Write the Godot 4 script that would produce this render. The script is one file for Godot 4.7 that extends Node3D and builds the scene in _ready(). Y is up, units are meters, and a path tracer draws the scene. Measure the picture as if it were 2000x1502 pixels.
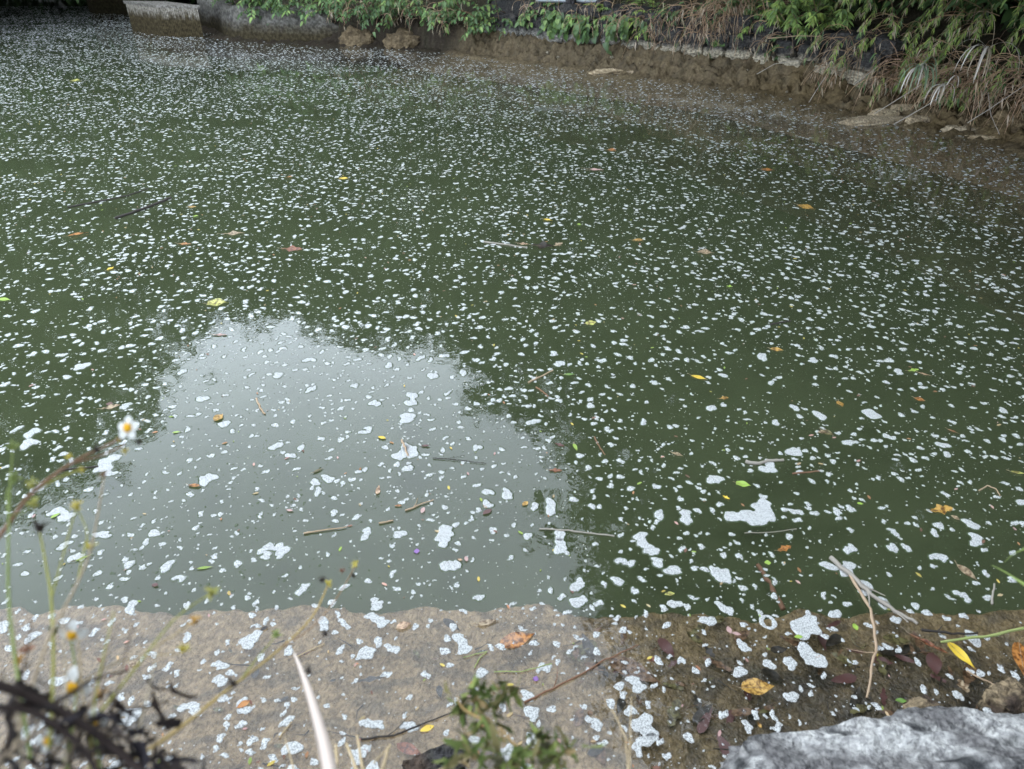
extends Node3D

# A foamy pond seen from its near bank: brown underwater shelf, green turbid water, far mud bank with a low stone wall and plants.

class Buf:
	var v := PackedVector3Array()
	var c := PackedColorArray()
	var uv := PackedVector2Array()
	var idx := PackedInt32Array()
	func p(a: Vector3, col := Color.WHITE, t := Vector2.ZERO) -> int:
		v.append(a)
		c.append(col)
		uv.append(t)
		return v.size() - 1
	func tri(a: int, b: int, d: int) -> void:
		idx.append(a)
		idx.append(b)
		idx.append(d)
	func quad(a: int, b: int, d: int, e: int) -> void:
		tri(a, b, d)
		tri(a, d, e)
	func add_to(m: ArrayMesh, mat: Material) -> ArrayMesh:
		if idx.is_empty():
			return m
		var n := PackedVector3Array()
		n.resize(v.size())
		for i in range(0, idx.size(), 3):
			var a := idx[i]
			var b := idx[i + 1]
			var d := idx[i + 2]
			var f := (v[d] - v[a]).cross(v[b] - v[a])
			n[a] += f
			n[b] += f
			n[d] += f
		for i in n.size():
			n[i] = n[i].normalized() if n[i].length_squared() > 1e-24 else Vector3.UP
		var arr := []
		arr.resize(Mesh.ARRAY_MAX)
		arr[Mesh.ARRAY_VERTEX] = v
		arr[Mesh.ARRAY_NORMAL] = n
		arr[Mesh.ARRAY_COLOR] = c
		arr[Mesh.ARRAY_TEX_UV] = uv
		arr[Mesh.ARRAY_INDEX] = idx
		m.add_surface_from_arrays(Mesh.PRIMITIVE_TRIANGLES, arr)
		m.surface_set_material(m.get_surface_count() - 1, mat)
		return m
	func mesh(mat: Material) -> ArrayMesh:
		return add_to(ArrayMesh.new(), mat)

var M := {}
var N := FastNoiseLite.new()
var NF := FastNoiseLite.new()
var NR := FastNoiseLite.new()
var rng := RandomNumberGenerator.new()
var shore := PackedVector3Array()
var shore_n := PackedVector3Array()
var leaf_meshes := {}

# ---------------------------------------------------------------- helpers
func obj(called: String, mesh: Mesh, parent: Node = null, mat: Material = null) -> MeshInstance3D:
	var o := MeshInstance3D.new()
	o.name = called
	o.mesh = mesh
	if mat:
		o.set_surface_override_material(0, mat)
	(parent if parent else self).add_child(o, true)
	return o

func tag(o: Node, label: String, category: String, group := "", kind := "") -> Node:
	o.set_meta("label", label)
	if category:
		o.set_meta("category", category)
	if group:
		o.set_meta("group", group)
	if kind:
		o.set_meta("kind", kind)
	return o

func struct(o: Node, label := "") -> Node:
	o.set_meta("kind", "structure")
	if label:
		o.set_meta("label", label)
	return o

func thing(called: String, at: Vector3, label: String, category: String, group := "") -> Node3D:
	var o := Node3D.new()
	o.name = called
	o.position = at
	add_child(o, true)
	tag(o, label, category, group)
	return o

func copies_of(called: String, mesh: Mesh, xf: Array, parent: Node = null, colors := []) -> MultiMeshInstance3D:
	var mm := MultiMesh.new()
	mm.transform_format = MultiMesh.TRANSFORM_3D
	mm.use_colors = not colors.is_empty()
	mm.mesh = mesh
	mm.instance_count = xf.size()
	for i in xf.size():
		mm.set_instance_transform(i, xf[i])
		if colors:
			mm.set_instance_color(i, colors[i])
	var o := MultiMeshInstance3D.new()
	o.name = called
	o.multimesh = mm
	(parent if parent else self).add_child(o, true)
	return o

func lin(r: float, g: float, b: float) -> Color:
	return Color(r, g, b)

func srgb_of(c: Color) -> Color:
	return c.linear_to_srgb()

func make(called: String, c: Color, rough := 0.8, spec := 0.5) -> StandardMaterial3D:
	var m := StandardMaterial3D.new()
	m.resource_name = called
	m.albedo_color = srgb_of(c)
	m.roughness = rough
	m.metallic_specular = spec
	M[called] = m
	return m

func vmake(called: String, rough := 0.85, spec := 0.4) -> StandardMaterial3D:
	var m := make(called, Color.WHITE, rough, spec)
	m.vertex_color_use_as_albedo = true
	return m

func noise_tex(sd: int, freq: float, lo: Color, hi: Color, size := 512, octaves := 5, a := 0.0, b := 1.0, kind := FastNoiseLite.TYPE_SIMPLEX_SMOOTH) -> NoiseTexture2D:
	var n := FastNoiseLite.new()
	n.seed = sd
	n.frequency = freq
	n.noise_type = kind
	n.fractal_octaves = octaves
	n.fractal_gain = 0.6
	if kind == FastNoiseLite.TYPE_CELLULAR:
		n.fractal_type = FastNoiseLite.FRACTAL_NONE
	var t := NoiseTexture2D.new()
	t.width = size
	t.height = size
	t.seamless = true
	t.noise = n
	var g := Gradient.new()
	g.set_color(0, lo)
	g.set_color(1, hi)
	g.set_offset(0, a)
	g.set_offset(1, b)
	t.color_ramp = g
	return t

func triplanar(m: StandardMaterial3D, tex: Texture2D, scale: float, bump: Texture2D = null, bump_cm := 0.0, world := true) -> void:
	m.albedo_texture = tex
	m.uv1_triplanar = true
	m.uv1_world_triplanar = world
	m.uv1_scale = Vector3.ONE * scale
	if bump:
		m.heightmap_enabled = true
		m.heightmap_texture = bump
		m.heightmap_scale = bump_cm

func r(a: float, b: float) -> float:
	return rng.randf_range(a, b)

func tone(c: Color, amount := 0.25) -> Color:
	var k := 1.0 + r(-amount, amount)
	return Color(c.r * k * r(0.93, 1.07), c.g * k, c.b * k * r(0.9, 1.1))

func tube(b: Buf, pts: PackedVector3Array, r0: float, r1: float, sides := 5, col := Color.WHITE, knobby := 0.0) -> void:
	var n := pts.size()
	var u := Vector3.ZERO
	var first := b.v.size()
	for i in n:
		var t: Vector3 = (pts[mini(i + 1, n - 1)] - pts[maxi(i - 1, 0)]).normalized()
		if i == 0:
			u = t.cross(Vector3.RIGHT if absf(t.x) < 0.8 else Vector3.UP).normalized()
		else:
			u = (u - t * u.dot(t)).normalized()
		var w := t.cross(u)
		var rad := lerpf(r0, r1, float(i) / (n - 1)) * (1.0 + knobby * sin(i * 2.7))
		for k in sides:
			var a := TAU * k / sides
			b.p(pts[i] + (u * cos(a) + w * sin(a)) * rad, col, Vector2(float(k) / sides, i * 0.3))
	for i in n - 1:
		for k in sides:
			var a0 := first + i * sides + k
			var b0 := first + i * sides + (k + 1) % sides
			b.tri(a0, a0 + sides, b0 + sides)
			b.tri(a0, b0 + sides, b0)
	var e := b.p(pts[n - 1], col)
	var s := b.p(pts[0], col)
	for k in sides:
		b.tri(first + (n - 1) * sides + k, e, first + (n - 1) * sides + (k + 1) % sides)
		b.tri(first + (k + 1) % sides, s, first + k)

func box(b: Buf, c: Vector3, h: Vector3, basis := Basis(), col := Color.WHITE, bev := 0.0) -> void:
	# a box of half size h; the bevel shrinks each face and joins it to its neighbours
	var ax := [Vector3.RIGHT, Vector3.UP, Vector3.BACK]
	for k in 3:
		for s in [-1.0, 1.0]:
			var nrm: Vector3 = ax[k] * s
			var u: Vector3 = ax[(k + 1) % 3]
			var w: Vector3 = ax[(k + 2) % 3] * s
			var hu: float = h[(k + 1) % 3]
			var hw: float = h[(k + 2) % 3]
			var q := []
			for e in [[-1, -1], [-1, 1], [1, 1], [1, -1]]:
				q.append(b.p(c + basis * (nrm * h[k] + u * (hu - bev) * e[0] + w * (hw - bev) * e[1]), col))
			b.quad(q[0], q[1], q[2], q[3])
			if bev > 0.0 and k < 3:
				var o := []
				for e in [[-1, -1], [-1, 1], [1, 1], [1, -1]]:
					o.append(b.p(c + basis * (nrm * (h[k] - bev) + u * hu * e[0] + w * hw * e[1]), col))
				for i in 4:
					b.quad(o[i], o[(i + 1) % 4], q[(i + 1) % 4], q[i])

func prof(kind: String, t: float) -> float:
	match kind:
		"ovate":
			return pow(sin(PI * pow(t, 0.72)), 0.85)
		"heart":
			return pow(sin(PI * (0.16 + 0.84 * pow(t, 0.75))), 0.8)
		"lance":
			return pow(sin(PI * pow(t, 0.6)), 0.9) if t < 0.999 else 0.0
		"blade":
			return minf(1.0, 0.55 + t * 1.5) * pow(maxf(0.0, 1.0 - t), 0.45)
		"oval":
			return pow(maxf(0.0, sin(PI * t)), 0.6)
		"ragged":
			return pow(maxf(0.0, sin(PI * t)), 0.6) * (0.75 + 0.3 * sin(t * 17.0))
	return sin(PI * t)

func leaf(b: Buf, xf: Transform3D, L: float, W: float, kind := "ovate", droop := 0.2, fold := 0.12, col := Color.WHITE, n := 5, twist := 0.0) -> void:
	var first := b.v.size()
	for i in n + 1:
		var t := float(i) / n
		var w := W * 0.5 * prof(kind, t)
		var y := -droop * L * t * t
		var z := L * t
		var cx := cos(twist * t)
		var sx := sin(twist * t)
		var bend := 0.06 * W * sin(t * 9.0)
		b.p(xf * Vector3(-w * cx, y + fold * w * 2.0 + bend - w * sx, z), col, Vector2(0.5 - w / W, t))
		b.p(xf * Vector3(0, y, z), Color(col.r * 1.12, col.g * 1.1, col.b * 1.1), Vector2(0.5, t))
		b.p(xf * Vector3(w * cx, y + fold * w * 2.0 - bend + w * sx, z), col, Vector2(0.5 + w / W, t))
	for i in n:
		for k in 2:
			var a := first + i * 3 + k
			b.tri(a, a + 1, a + 3)
			b.tri(a + 1, a + 4, a + 3)

func aim(at: Vector3, axis: Vector3, up := Vector3.UP) -> Transform3D:
	var z := axis.normalized()
	var y := (up - z * up.dot(z))
	if y.length() < 0.05:
		y = z.cross(Vector3.RIGHT)
	y = y.normalized()
	return Transform3D(Basis(y.cross(z), y, z), at)

func painted(how: String, q: Vector3, ca: Color, cb: Color, sd: float) -> Color:
	match how:
		"wall":
			return wall_paint(q)
		"clod":
			return ca.lerp(cb, smoothstep(-0.15, 0.3, NF.get_noise_3dv(q * 6.0 + Vector3.ONE * sd)))
		"seed":
			return ca.lerp(cb, smoothstep(-0.2, 0.3, NF.get_noise_3dv(q * 300.0)))
		"boulder":
			var k := NF.get_noise_3dv(q * 6.0) * 0.8 + NF.get_noise_3dv(q * 22.0) * 0.35
			var c := lin(0.22, 0.21, 0.20).lerp(lin(0.62, 0.605, 0.57), smoothstep(-0.25, 0.25, k))
			return c.lerp(lin(0.06, 0.06, 0.06), smoothstep(0.22, 0.42, NF.get_noise_3dv(q * 6.0 + Vector3(4, 1, 9))))
		"footing":
			var h := q.y + 0.10 * NF.get_noise_3dv(q * 3.0) + 0.06 * NF.get_noise_3dv(q * 11.0)
			var f := lin(0.30, 0.26, 0.21)
			f = f.lerp(lin(0.40, 0.36, 0.30), smoothstep(0.60, 0.48, h) * smoothstep(0.30, 0.42, h))
			return f.lerp(lin(0.085, 0.065, 0.032), smoothstep(0.46, 0.34, h)) * ca
	return ca

func lump(b: Buf, c: Vector3, h: Vector3, n: int, rough: float, freq: float, sd: float, square := 0.0, basis := Basis(), how := "", ca := Color.WHITE, cb := Color.WHITE) -> void:
	# a rounded, uneven block: a subdivided cube pulled towards a sphere and roughened
	for f in 6:
		var k := f / 2
		var s := 1.0 if f % 2 else -1.0
		var first := b.v.size()
		for i in n + 1:
			for j in n + 1:
				var q := Vector3.ZERO
				q[k] = s
				q[(k + 1) % 3] = (2.0 * i / n - 1.0) * s
				q[(k + 2) % 3] = 2.0 * j / n - 1.0
				var sp := q.normalized()
				var d := sp.lerp(q * 0.86, square)
				var e := NF.get_noise_3dv((sp + Vector3(sd, sd * 0.7, -sd)) * freq) * rough + NR.get_noise_3dv((sp * 1.0 + Vector3(-sd, sd, sd * 0.3)) * freq * 2.6) * rough * 0.45
				var at := c + basis * (d * h * (1.0 + e))
				b.p(at, painted(how, at, ca, cb, sd), Vector2(i, j) / n)
		for i in n:
			for j in n:
				var a := first + i * (n + 1) + j
				b.quad(a, a + n + 1, a + n + 2, a + 1)

# ---------------------------------------------------------------- the far bank as a function
func shore_at(x: float) -> int:
	var lo := 0
	var hi := shore.size() - 1
	while hi - lo > 1:
		var mid := (lo + hi) / 2
		if shore[mid].x < x:
			lo = mid
		else:
			hi = mid
	return lo

func bank_h(x: float, d: float) -> float:
	if d < 0.0:
		return d * 0.08
	var cut := 0.36 * smoothstep(0.02, 0.22, d) + 0.1 * smoothstep(0.22, 0.7, d)
	var slope := 0.03 * smoothstep(0.0, 0.05, d) + 0.27 * smoothstep(0.03, 0.5, d) + 0.12 * smoothstep(0.5, 0.75, d)
	var flat := 0.07 * smoothstep(0.0, 0.25, d) + 0.30 * smoothstep(0.55, 0.95, d)
	var y := lerpf(cut, slope, smoothstep(-1.0, -0.62, x))
	y = lerpf(y, flat, smoothstep(3.7, 4.3, x))
	return y + 0.55 * maxf(0.0, minf(d, 3.2) - 0.8) + 0.16 * maxf(0.0, d - 3.2)

func bank(x: float, d: float, lift := 0.0) -> Vector3:
	var i := shore_at(x)
	var q := shore[i] + shore_n[i] * d
	return Vector3(q.x, bank_h(x, d) + lift, q.z)

func water_dir(x: float) -> Vector3:
	return -shore_n[shore_at(x)]

# ---------------------------------------------------------------- materials
func materials() -> void:
	N.seed = 3
	N.frequency = 1.0
	N.fractal_octaves = 4
	NF.seed = 8
	NF.frequency = 1.0
	NF.fractal_octaves = 4
	NR.seed = 21
	NR.frequency = 1.0
	NR.fractal_type = FastNoiseLite.FRACTAL_RIDGED
	NR.fractal_octaves = 3
	var m: StandardMaterial3D
	# water: a clear sheet with a very fine ripple
	m = make("water", lin(0.05, 0.07, 0.045), 0.025, 0.5)
	m.albedo_color.a = 0.06
	m.transparency = BaseMaterial3D.TRANSPARENCY_ALPHA
	m.heightmap_enabled = true
	m.heightmap_texture = noise_tex(5, 0.011, Color.BLACK, Color.WHITE, 1024, 4)
	m.heightmap_scale = RIPPLE
	m.uv1_scale = Vector3(30, 30, 1)
	m = make("silt_haze", lin(0.108, 0.128, 0.062), 0.95, 0.1)
	m.albedo_color.a = 0.42
	m.transparency = BaseMaterial3D.TRANSPARENCY_ALPHA
	m = make("deep_water", lin(0.105, 0.134, 0.058), 0.95, 0.0)
	m.albedo_texture = noise_tex(77, 0.022, Color(0.84, 0.86, 0.82), Color(1, 1, 1), 512, 4, 0.25, 0.75)
	m = make("film_green", lin(0.065, 0.086, 0.042), 0.06, 0.5)
	# foam
	m = make("foam", lin(0.71, 0.705, 0.685), 0.5, 0.4)
	m.albedo_texture = foam_texture()
	m.heightmap_enabled = true
	m.heightmap_texture = m.albedo_texture
	m.heightmap_scale = 0.08
	m = make("foam_far", lin(0.62, 0.62, 0.60), 0.6, 0.4)
	# ground
	m = vmake("mud", 0.75, 0.35)
	triplanar(m, noise_tex(31, 0.02, Color(0.72, 0.70, 0.67), Color(1, 1, 1), 512, 6, 0.25, 0.75), 1.6, noise_tex(32, 0.03, Color.BLACK, Color.WHITE, 512, 6), 1.6)
	m = vmake("wet_mud", 0.35, 0.5)
	triplanar(m, M["mud"].albedo_texture, 3.4, M["mud"].heightmap_texture, 1.0)
	m = vmake("stone", 0.85, 0.35)
	triplanar(m, noise_tex(41, 0.02, Color(0.5, 0.5, 0.5), Color(1, 1, 1), 512, 6, 0.3, 0.7), 2.5, noise_tex(42, 0.03, Color.BLACK, Color.WHITE, 512, 6), 1.2)
	m = vmake("boulder", 0.8, 0.4)
	triplanar(m, noise_tex(43, 0.022, Color(0.62, 0.62, 0.63), Color(1, 1, 1), 1024, 5, 0.25, 0.65), 1.5, noise_tex(44, 0.03, Color.BLACK, Color.WHITE, 512, 6), 2.2)
	m = vmake("concrete", 0.9, 0.3)
	triplanar(m, noise_tex(51, 0.02, Color(0.6, 0.59, 0.57), Color(1, 1, 1), 512, 6, 0.25, 0.7), 1.3, noise_tex(52, 0.05, Color.BLACK, Color.WHITE, 512, 4), 0.6)
	m = make("pipe_metal", lin(0.34, 0.36, 0.38), 0.5, 0.5)
	m.metallic = 0.5
	# plants: backlit leaves in several tones, and the joined foliage with a colour per leaf
	m = vmake("foliage", 0.5, 0.4)
	m.backlight_enabled = true
	m.backlight = Color(0.5, 0.5, 0.5)
	m = vmake("canopy", 0.6, 0.3)
	m.backlight_enabled = true
	m.backlight = Color(0.35, 0.35, 0.35)
	m = vmake("bark", 0.9, 0.3)
	m = vmake("dry", 0.85, 0.3)
	m.backlight_enabled = true
	m.backlight = Color(0.2, 0.2, 0.2)
	leaf_tone("leaf_dark", lin(0.055, 0.10, 0.034))
	leaf_tone("leaf_mid", lin(0.105, 0.175, 0.058))
	leaf_tone("leaf_light", lin(0.19, 0.28, 0.08))
	leaf_tone("leaf_lime", lin(0.27, 0.36, 0.085))
	leaf_tone("leaf_blue", lin(0.16, 0.23, 0.13))
	leaf_tone("leaf_tan", lin(0.36, 0.29, 0.20))
	leaf_tone("leaf_pale", lin(0.58, 0.53, 0.46))
	# drifting leaves: each hue mottled by decay
	var spots := noise_tex(61, 0.012, Color(0.4, 0.32, 0.25), Color(1, 1, 1), 512, 6, 0.2, 0.62)
	drift_tone("orange", lin(0.52, 0.22, 0.055), spots)
	drift_tone("amber", lin(0.60, 0.36, 0.09), spots)
	drift_tone("yellow", lin(0.80, 0.55, 0.06), null)
	drift_tone("lemon", lin(0.62, 0.62, 0.18), spots)
	drift_tone("lime", lin(0.33, 0.48, 0.08), null)
	drift_tone("green", lin(0.14, 0.26, 0.05), null)
	drift_tone("brown", lin(0.20, 0.115, 0.06), spots)
	drift_tone("rust", lin(0.30, 0.10, 0.045), spots)
	drift_tone("tan", lin(0.48, 0.37, 0.24), spots)
	drift_tone("peach", lin(0.62, 0.42, 0.27), spots)
	drift_tone("maroon", lin(0.11, 0.045, 0.04), null)
	drift_tone("olive", lin(0.17, 0.15, 0.06), spots)
	drift_tone("pink", lin(0.52, 0.33, 0.30), null)
	drift_tone("purple", lin(0.25, 0.12, 0.36), null)
	drift_tone("black", lin(0.045, 0.034, 0.024), spots)
	make("petal", lin(0.74, 0.74, 0.70), 0.6, 0.3)
	make("disc", lin(0.78, 0.42, 0.03), 0.8, 0.2)
	make("straw", lin(0.55, 0.42, 0.25), 0.7, 0.3)
	make("reed", lin(0.66, 0.55, 0.47), 0.6, 0.4)
	make("twig_brown", lin(0.24, 0.13, 0.08), 0.8, 0.3)
	make("twig_tan", lin(0.46, 0.33, 0.22), 0.8, 0.3)
	make("twig_dark", lin(0.045, 0.038, 0.033), 0.7, 0.4)
	make("twig_grey", lin(0.36, 0.32, 0.27), 0.8, 0.3)
	make("stem_green", lin(0.35, 0.40, 0.14), 0.6, 0.4)

func leaf_tone(called: String, c: Color) -> void:
	var m := make(called, c, 0.45, 0.45)
	m.backlight_enabled = true
	m.backlight = Color(0.5, 0.5, 0.5)

func drift_tone(called: String, c: Color, spots: Texture2D) -> void:
	var m := make("drift_" + called, c, 0.4, 0.5)
	if spots:
		triplanar(m, spots, 7.0)
	m.backlight_enabled = true
	m.backlight = Color(0.15, 0.15, 0.15)

func foam_texture() -> ImageTexture:
	var g := RandomNumberGenerator.new()
	g.seed = 12
	var S := 512
	var im := Image.create(S, S, false, Image.FORMAT_RGB8)
	im.fill(Color(0.97, 0.98, 0.98))
	for i in 5200:
		var cx := g.randi() % S
		var cy := g.randi() % S
		var rad := 1.2 + pow(g.randf(), 4.0) * 7.0
		var dk := g.randf_range(0.38, 0.82)
		var R := int(ceil(rad))
		for y in range(-R, R + 1):
			for x in range(-R, R + 1):
				var q := sqrt(float(x * x + y * y)) / rad
				if q < 1.0:
					var k := lerpf(dk, 0.95, smoothstep(0.55, 1.0, q))
					im.set_pixel(posmod(cx + x, S), posmod(cy + y, S), Color(k, k * 1.005, k))
	return ImageTexture.create_from_image(im)

# ---------------------------------------------------------------- foam
func foam_poly(rad: float, lobes: int, stretch: float, g: RandomNumberGenerator) -> PackedVector2Array:
	# outline in millimetres: overlapping uneven discs in a wandering chain, their joints filled
	var out := PackedVector2Array()
	var at := Vector2.ZERO
	var dir := g.randf() * TAU
	for k in lobes:
		var rr := rad * (1.0 if lobes == 1 else g.randf_range(0.45, 0.8))
		var steps := 26
		var ph := g.randf() * TAU
		var ph2 := g.randf() * TAU
		var q := PackedVector2Array()
		for i in steps:
			var a := TAU * i / steps
			var d := rr * (1.0 + 0.19 * sin(2.0 * a + ph) + 0.12 * sin(3.0 * a + ph2) + 0.07 * sin(5.0 * a + ph * 2.0 + ph2) + 0.045 * sin(9.0 * a + ph2 * 3.0))
			q.append(at + Vector2(cos(a) * stretch, sin(a) / stretch) * d)
		if out.is_empty():
			out = q
		else:
			var best := PackedVector2Array()
			for s in Geometry2D.merge_polygons(out, q):
				if s.size() > best.size():
					best = s
			out = best
		dir += g.randf_range(-0.9, 0.9)
		at += Vector2.from_angle(dir) * rr * g.randf_range(0.9, 1.35)
		if lobes > 3 and g.randf() < 0.3:
			dir += g.randf_range(1.0, 2.2)
	if lobes > 1:
		var f := rad * 0.12
		var grown := Geometry2D.offset_polygon(out, f, Geometry2D.JOIN_ROUND)
		if grown.size():
			var back := Geometry2D.offset_polygon(grown[0], -f, Geometry2D.JOIN_ROUND)
			if back.size():
				out = back[0]
	# even spacing and centring
	var total := 0.0
	for i in out.size():
		total += out[i].distance_to(out[(i + 1) % out.size()])
	var count := clampi(int(total / maxf(1.8, rad * 0.18)), 10, 80)
	var even := PackedVector2Array()
	var walk := 0.0
	var i := 0
	for k in count:
		var goal := total * k / count
		while walk + out[i].distance_to(out[(i + 1) % out.size()]) < goal and i < out.size() * 2:
			walk += out[i].distance_to(out[(i + 1) % out.size()])
			i = (i + 1) % out.size()
		var seg := out[i].distance_to(out[(i + 1) % out.size()])
		even.append(out[i].lerp(out[(i + 1) % out.size()], clampf((goal - walk) / maxf(seg, 1e-6), 0.0, 1.0)))
	var mid := Vector2.ZERO
	for q in even:
		mid += q / even.size()
	for k in even.size():
		even[k] -= mid
	if Geometry2D.is_polygon_clockwise(even):
		even.reverse()
	return even

func foam_mesh(poly: PackedVector2Array, size: float, film: Material, skirt := true, top: Material = null, hole := 0.0) -> ArrayMesh:
	# size in mm tells how thick it is; rings: wet meniscus, raised rim, bubbly top
	var n := poly.size()
	var inset := clampf(size * 0.16, 0.6, 2.4)
	var high := clampf(size * 0.16, 0.8, 3.6)
	var lip := clampf(size * 0.26, 1.2, 5.5)
	var tri := Geometry2D.triangulate_polygon(poly)
	var body := Buf.new()
	var wet := Buf.new()
	var nrm := []
	for i in n:
		var t := (poly[(i + 1) % n] - poly[(i - 1 + n) % n]).normalized()
		nrm.append(Vector2(t.y, -t.x))
	var K := 0.001
	for i in n:
		var q := poly[i]
		var o: Vector2 = nrm[i]
		var a := q - o * inset * 0.3
		var t2 := q - o * inset
		body.p(Vector3(q.x, 0.25 * high, q.y) * K, Color.WHITE, q * 0.0085)
		body.p(Vector3(a.x, 0.75 * high, a.y) * K, Color.WHITE, a * 0.0085)
		body.p(Vector3(t2.x, high, t2.y) * K, Color.WHITE, t2 * 0.0085)
	for i in n:
		var j := (i + 1) % n
		for k in 2:
			body.quad(i * 3 + k, j * 3 + k, j * 3 + k + 1, i * 3 + k + 1)
	for i in range(0, tri.size(), 3):
		var ab := poly[tri[i + 1]] - poly[tri[i]]
		var ac := poly[tri[i + 2]] - poly[tri[i]]
		if ab.cross(ac) > 0.0:
			body.tri(tri[i] * 3 + 2, tri[i + 1] * 3 + 2, tri[i + 2] * 3 + 2)
		else:
			body.tri(tri[i] * 3 + 2, tri[i + 2] * 3 + 2, tri[i + 1] * 3 + 2)
	var m := body.mesh(top if top else M["foam"])
	if skirt:
		for i in n:
			var q := poly[i]
			var o: Vector2 = nrm[i]
			var q1 := q + o * lip * 0.45
			var q2 := q + o * lip
			wet.p(Vector3(q.x, 0.34 * high, q.y) * K)
			wet.p(Vector3(q1.x, 0.13 * high + 0.05, q1.y) * K)
			wet.p(Vector3(q2.x, 0.12, q2.y) * K)
		for i in n:
			var j := (i + 1) % n
			for k in 2:
				wet.quad(i * 3 + k, i * 3 + k + 1, j * 3 + k + 1, j * 3 + k)
		wet.add_to(m, film)
	return m

var taken := {}
func free_spot(x: float, z: float, rad: float, claim := true) -> bool:
	var cell := 0.2
	var reach := int(ceil((rad + 0.09) / cell))
	var cx := int(floor(x / cell))
	var cz := int(floor(z / cell))
	for i in range(cx - reach, cx + reach + 1):
		for j in range(cz - reach, cz + reach + 1):
			for q in taken.get(Vector2i(i, j), []):
				if Vector2(x - q.x, z - q.y).length() < (rad + q.z) * 0.92:
					return false
	if claim:
		var key := Vector2i(cx, cz)
		if not taken.has(key):
			taken[key] = []
		taken[key].append(Vector3(x, z, rad))
	return true

func shelf_edge(x: float) -> float:
	return -1.705 + 0.04 * N.get_noise_2d(x * 2.2, 3.0) + 0.022 * N.get_noise_2d(x * 7.0, 7.0) + 0.03 * smoothstep(0.1, 0.4, x)

func foam_patch(x: float, z: float, mm: float, lobes: int, stretch: float, turn: float, label := "", sd := 0) -> void:
	var g := RandomNumberGenerator.new()
	g.seed = 991 + sd
	var poly := foam_poly(mm, lobes, stretch, g)
	var reach := 0.0
	for q in poly:
		reach = maxf(reach, q.length())
	if lobes > 1:
		var k := mm * 1.25 / reach
		for i in poly.size():
			poly[i] *= k
		reach = mm * 1.25
	free_spot(x, z, reach * 0.001 * 0.85)
	var on_shelf := z > shelf_edge(x)
	var o := obj("foam_patch", foam_mesh(poly, mm, M["film_green"], not on_shelf))
	o.position = Vector3(x, 0.0, z)
	o.rotation.y = deg_to_rad(turn)
	if label:
		tag(o, label, "foam")
		return
	var look := "small round white foam patch"
	if lobes == 2:
		look = "white foam patch of two joined lobes"
	elif lobes > 2:
		look = "ragged white foam patch of several lobes"
	elif mm > 17.0:
		look = "broad rounded white foam patch"
	elif stretch > 1.16:
		look = "small oblong white foam patch"
	var where := "on the dark green water beyond the shelf"
	if on_shelf:
		where = "over the pale mud shelf" if x < 0.3 else "over the dark leaf litter of the shelf"
	elif x < -0.95:
		where = "on the water behind the wildflowers"
	elif x < 0.32 - 0.22 * (-z - 1.6):
		where = "in the mirrored sky on the water"
	tag(o, look + " afloat " + where, "foam", look.replace("patch", "patches") + " " + where)

func in_view(x: float, z: float, slack := 0.0) -> bool:
	# what the photograph shows of the water, a little widened
	var f := Vector3(x, -2.0, z)
	var fwd := Vector3(0, -sin(PITCH), -cos(PITCH))
	var up := Vector3(0, cos(PITCH), -sin(PITCH))
	var d := f.dot(fwd)
	return d > 0.2 and absf(f.x / d) < 0.73 + slack and absf(f.dot(up) / d) < 0.55 + slack

func on_water(x: float, z: float) -> bool:
	if z > -0.95:
		return false
	var i := shore_at(x)
	return (Vector3(x, 0, z) - shore[i]).dot(shore_n[i]) < -0.06

# ---------------------------------------------------------------- drifting things
func drift_leaf(x: float, z: float, L: float, turn: float, kind: String, col: String, label: String, group := "", W := 0.45, depth := 0.0) -> void:
	var b := Buf.new()
	var wob := r(-0.25, 0.25)
	leaf(b, Transform3D(Basis(), Vector3(0, 0, -L * 0.5)), L, L * W, kind, r(-0.06, 0.02), r(0.03, 0.13) if depth == 0.0 else 0.03, Color.WHITE, 9, wob)
	var m := b.mesh(M["drift_" + col])
	var o: Node3D
	if depth == 0.0 and L > 0.05:
		o = thing("leaf", Vector3(x, 0.004, z), label, "leaf", group)
		obj("blade", m, o)
		var s := Buf.new()
		tube(s, PackedVector3Array([Vector3(0, 0.001, -L * 0.5), Vector3(L * 0.04, 0.003, -L * 0.6), Vector3(L * 0.1, 0.001, -L * 0.72)]), 0.0011, 0.0008, 4)
		tube(s, PackedVector3Array([Vector3(0, 0.0012, -L * 0.5), Vector3(0, 0.0015 + 0.0, 0), Vector3(0, 0.001, L * 0.48)]), 0.0009, 0.0004, 4)
		obj("stalk", s.mesh(M["drift_tan"]), o)
	else:
		o = obj("leaf" if depth == 0.0 else "sunken_leaf", m)
		o.position = Vector3(x, 0.004 - depth, z)
		tag(o, label, "leaf", group)
	o.rotation = Vector3(r(-0.04, 0.04), deg_to_rad(turn), r(-0.05, 0.05))
	if depth == 0.0:
		free_spot(x, z, L * 0.4)

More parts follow.
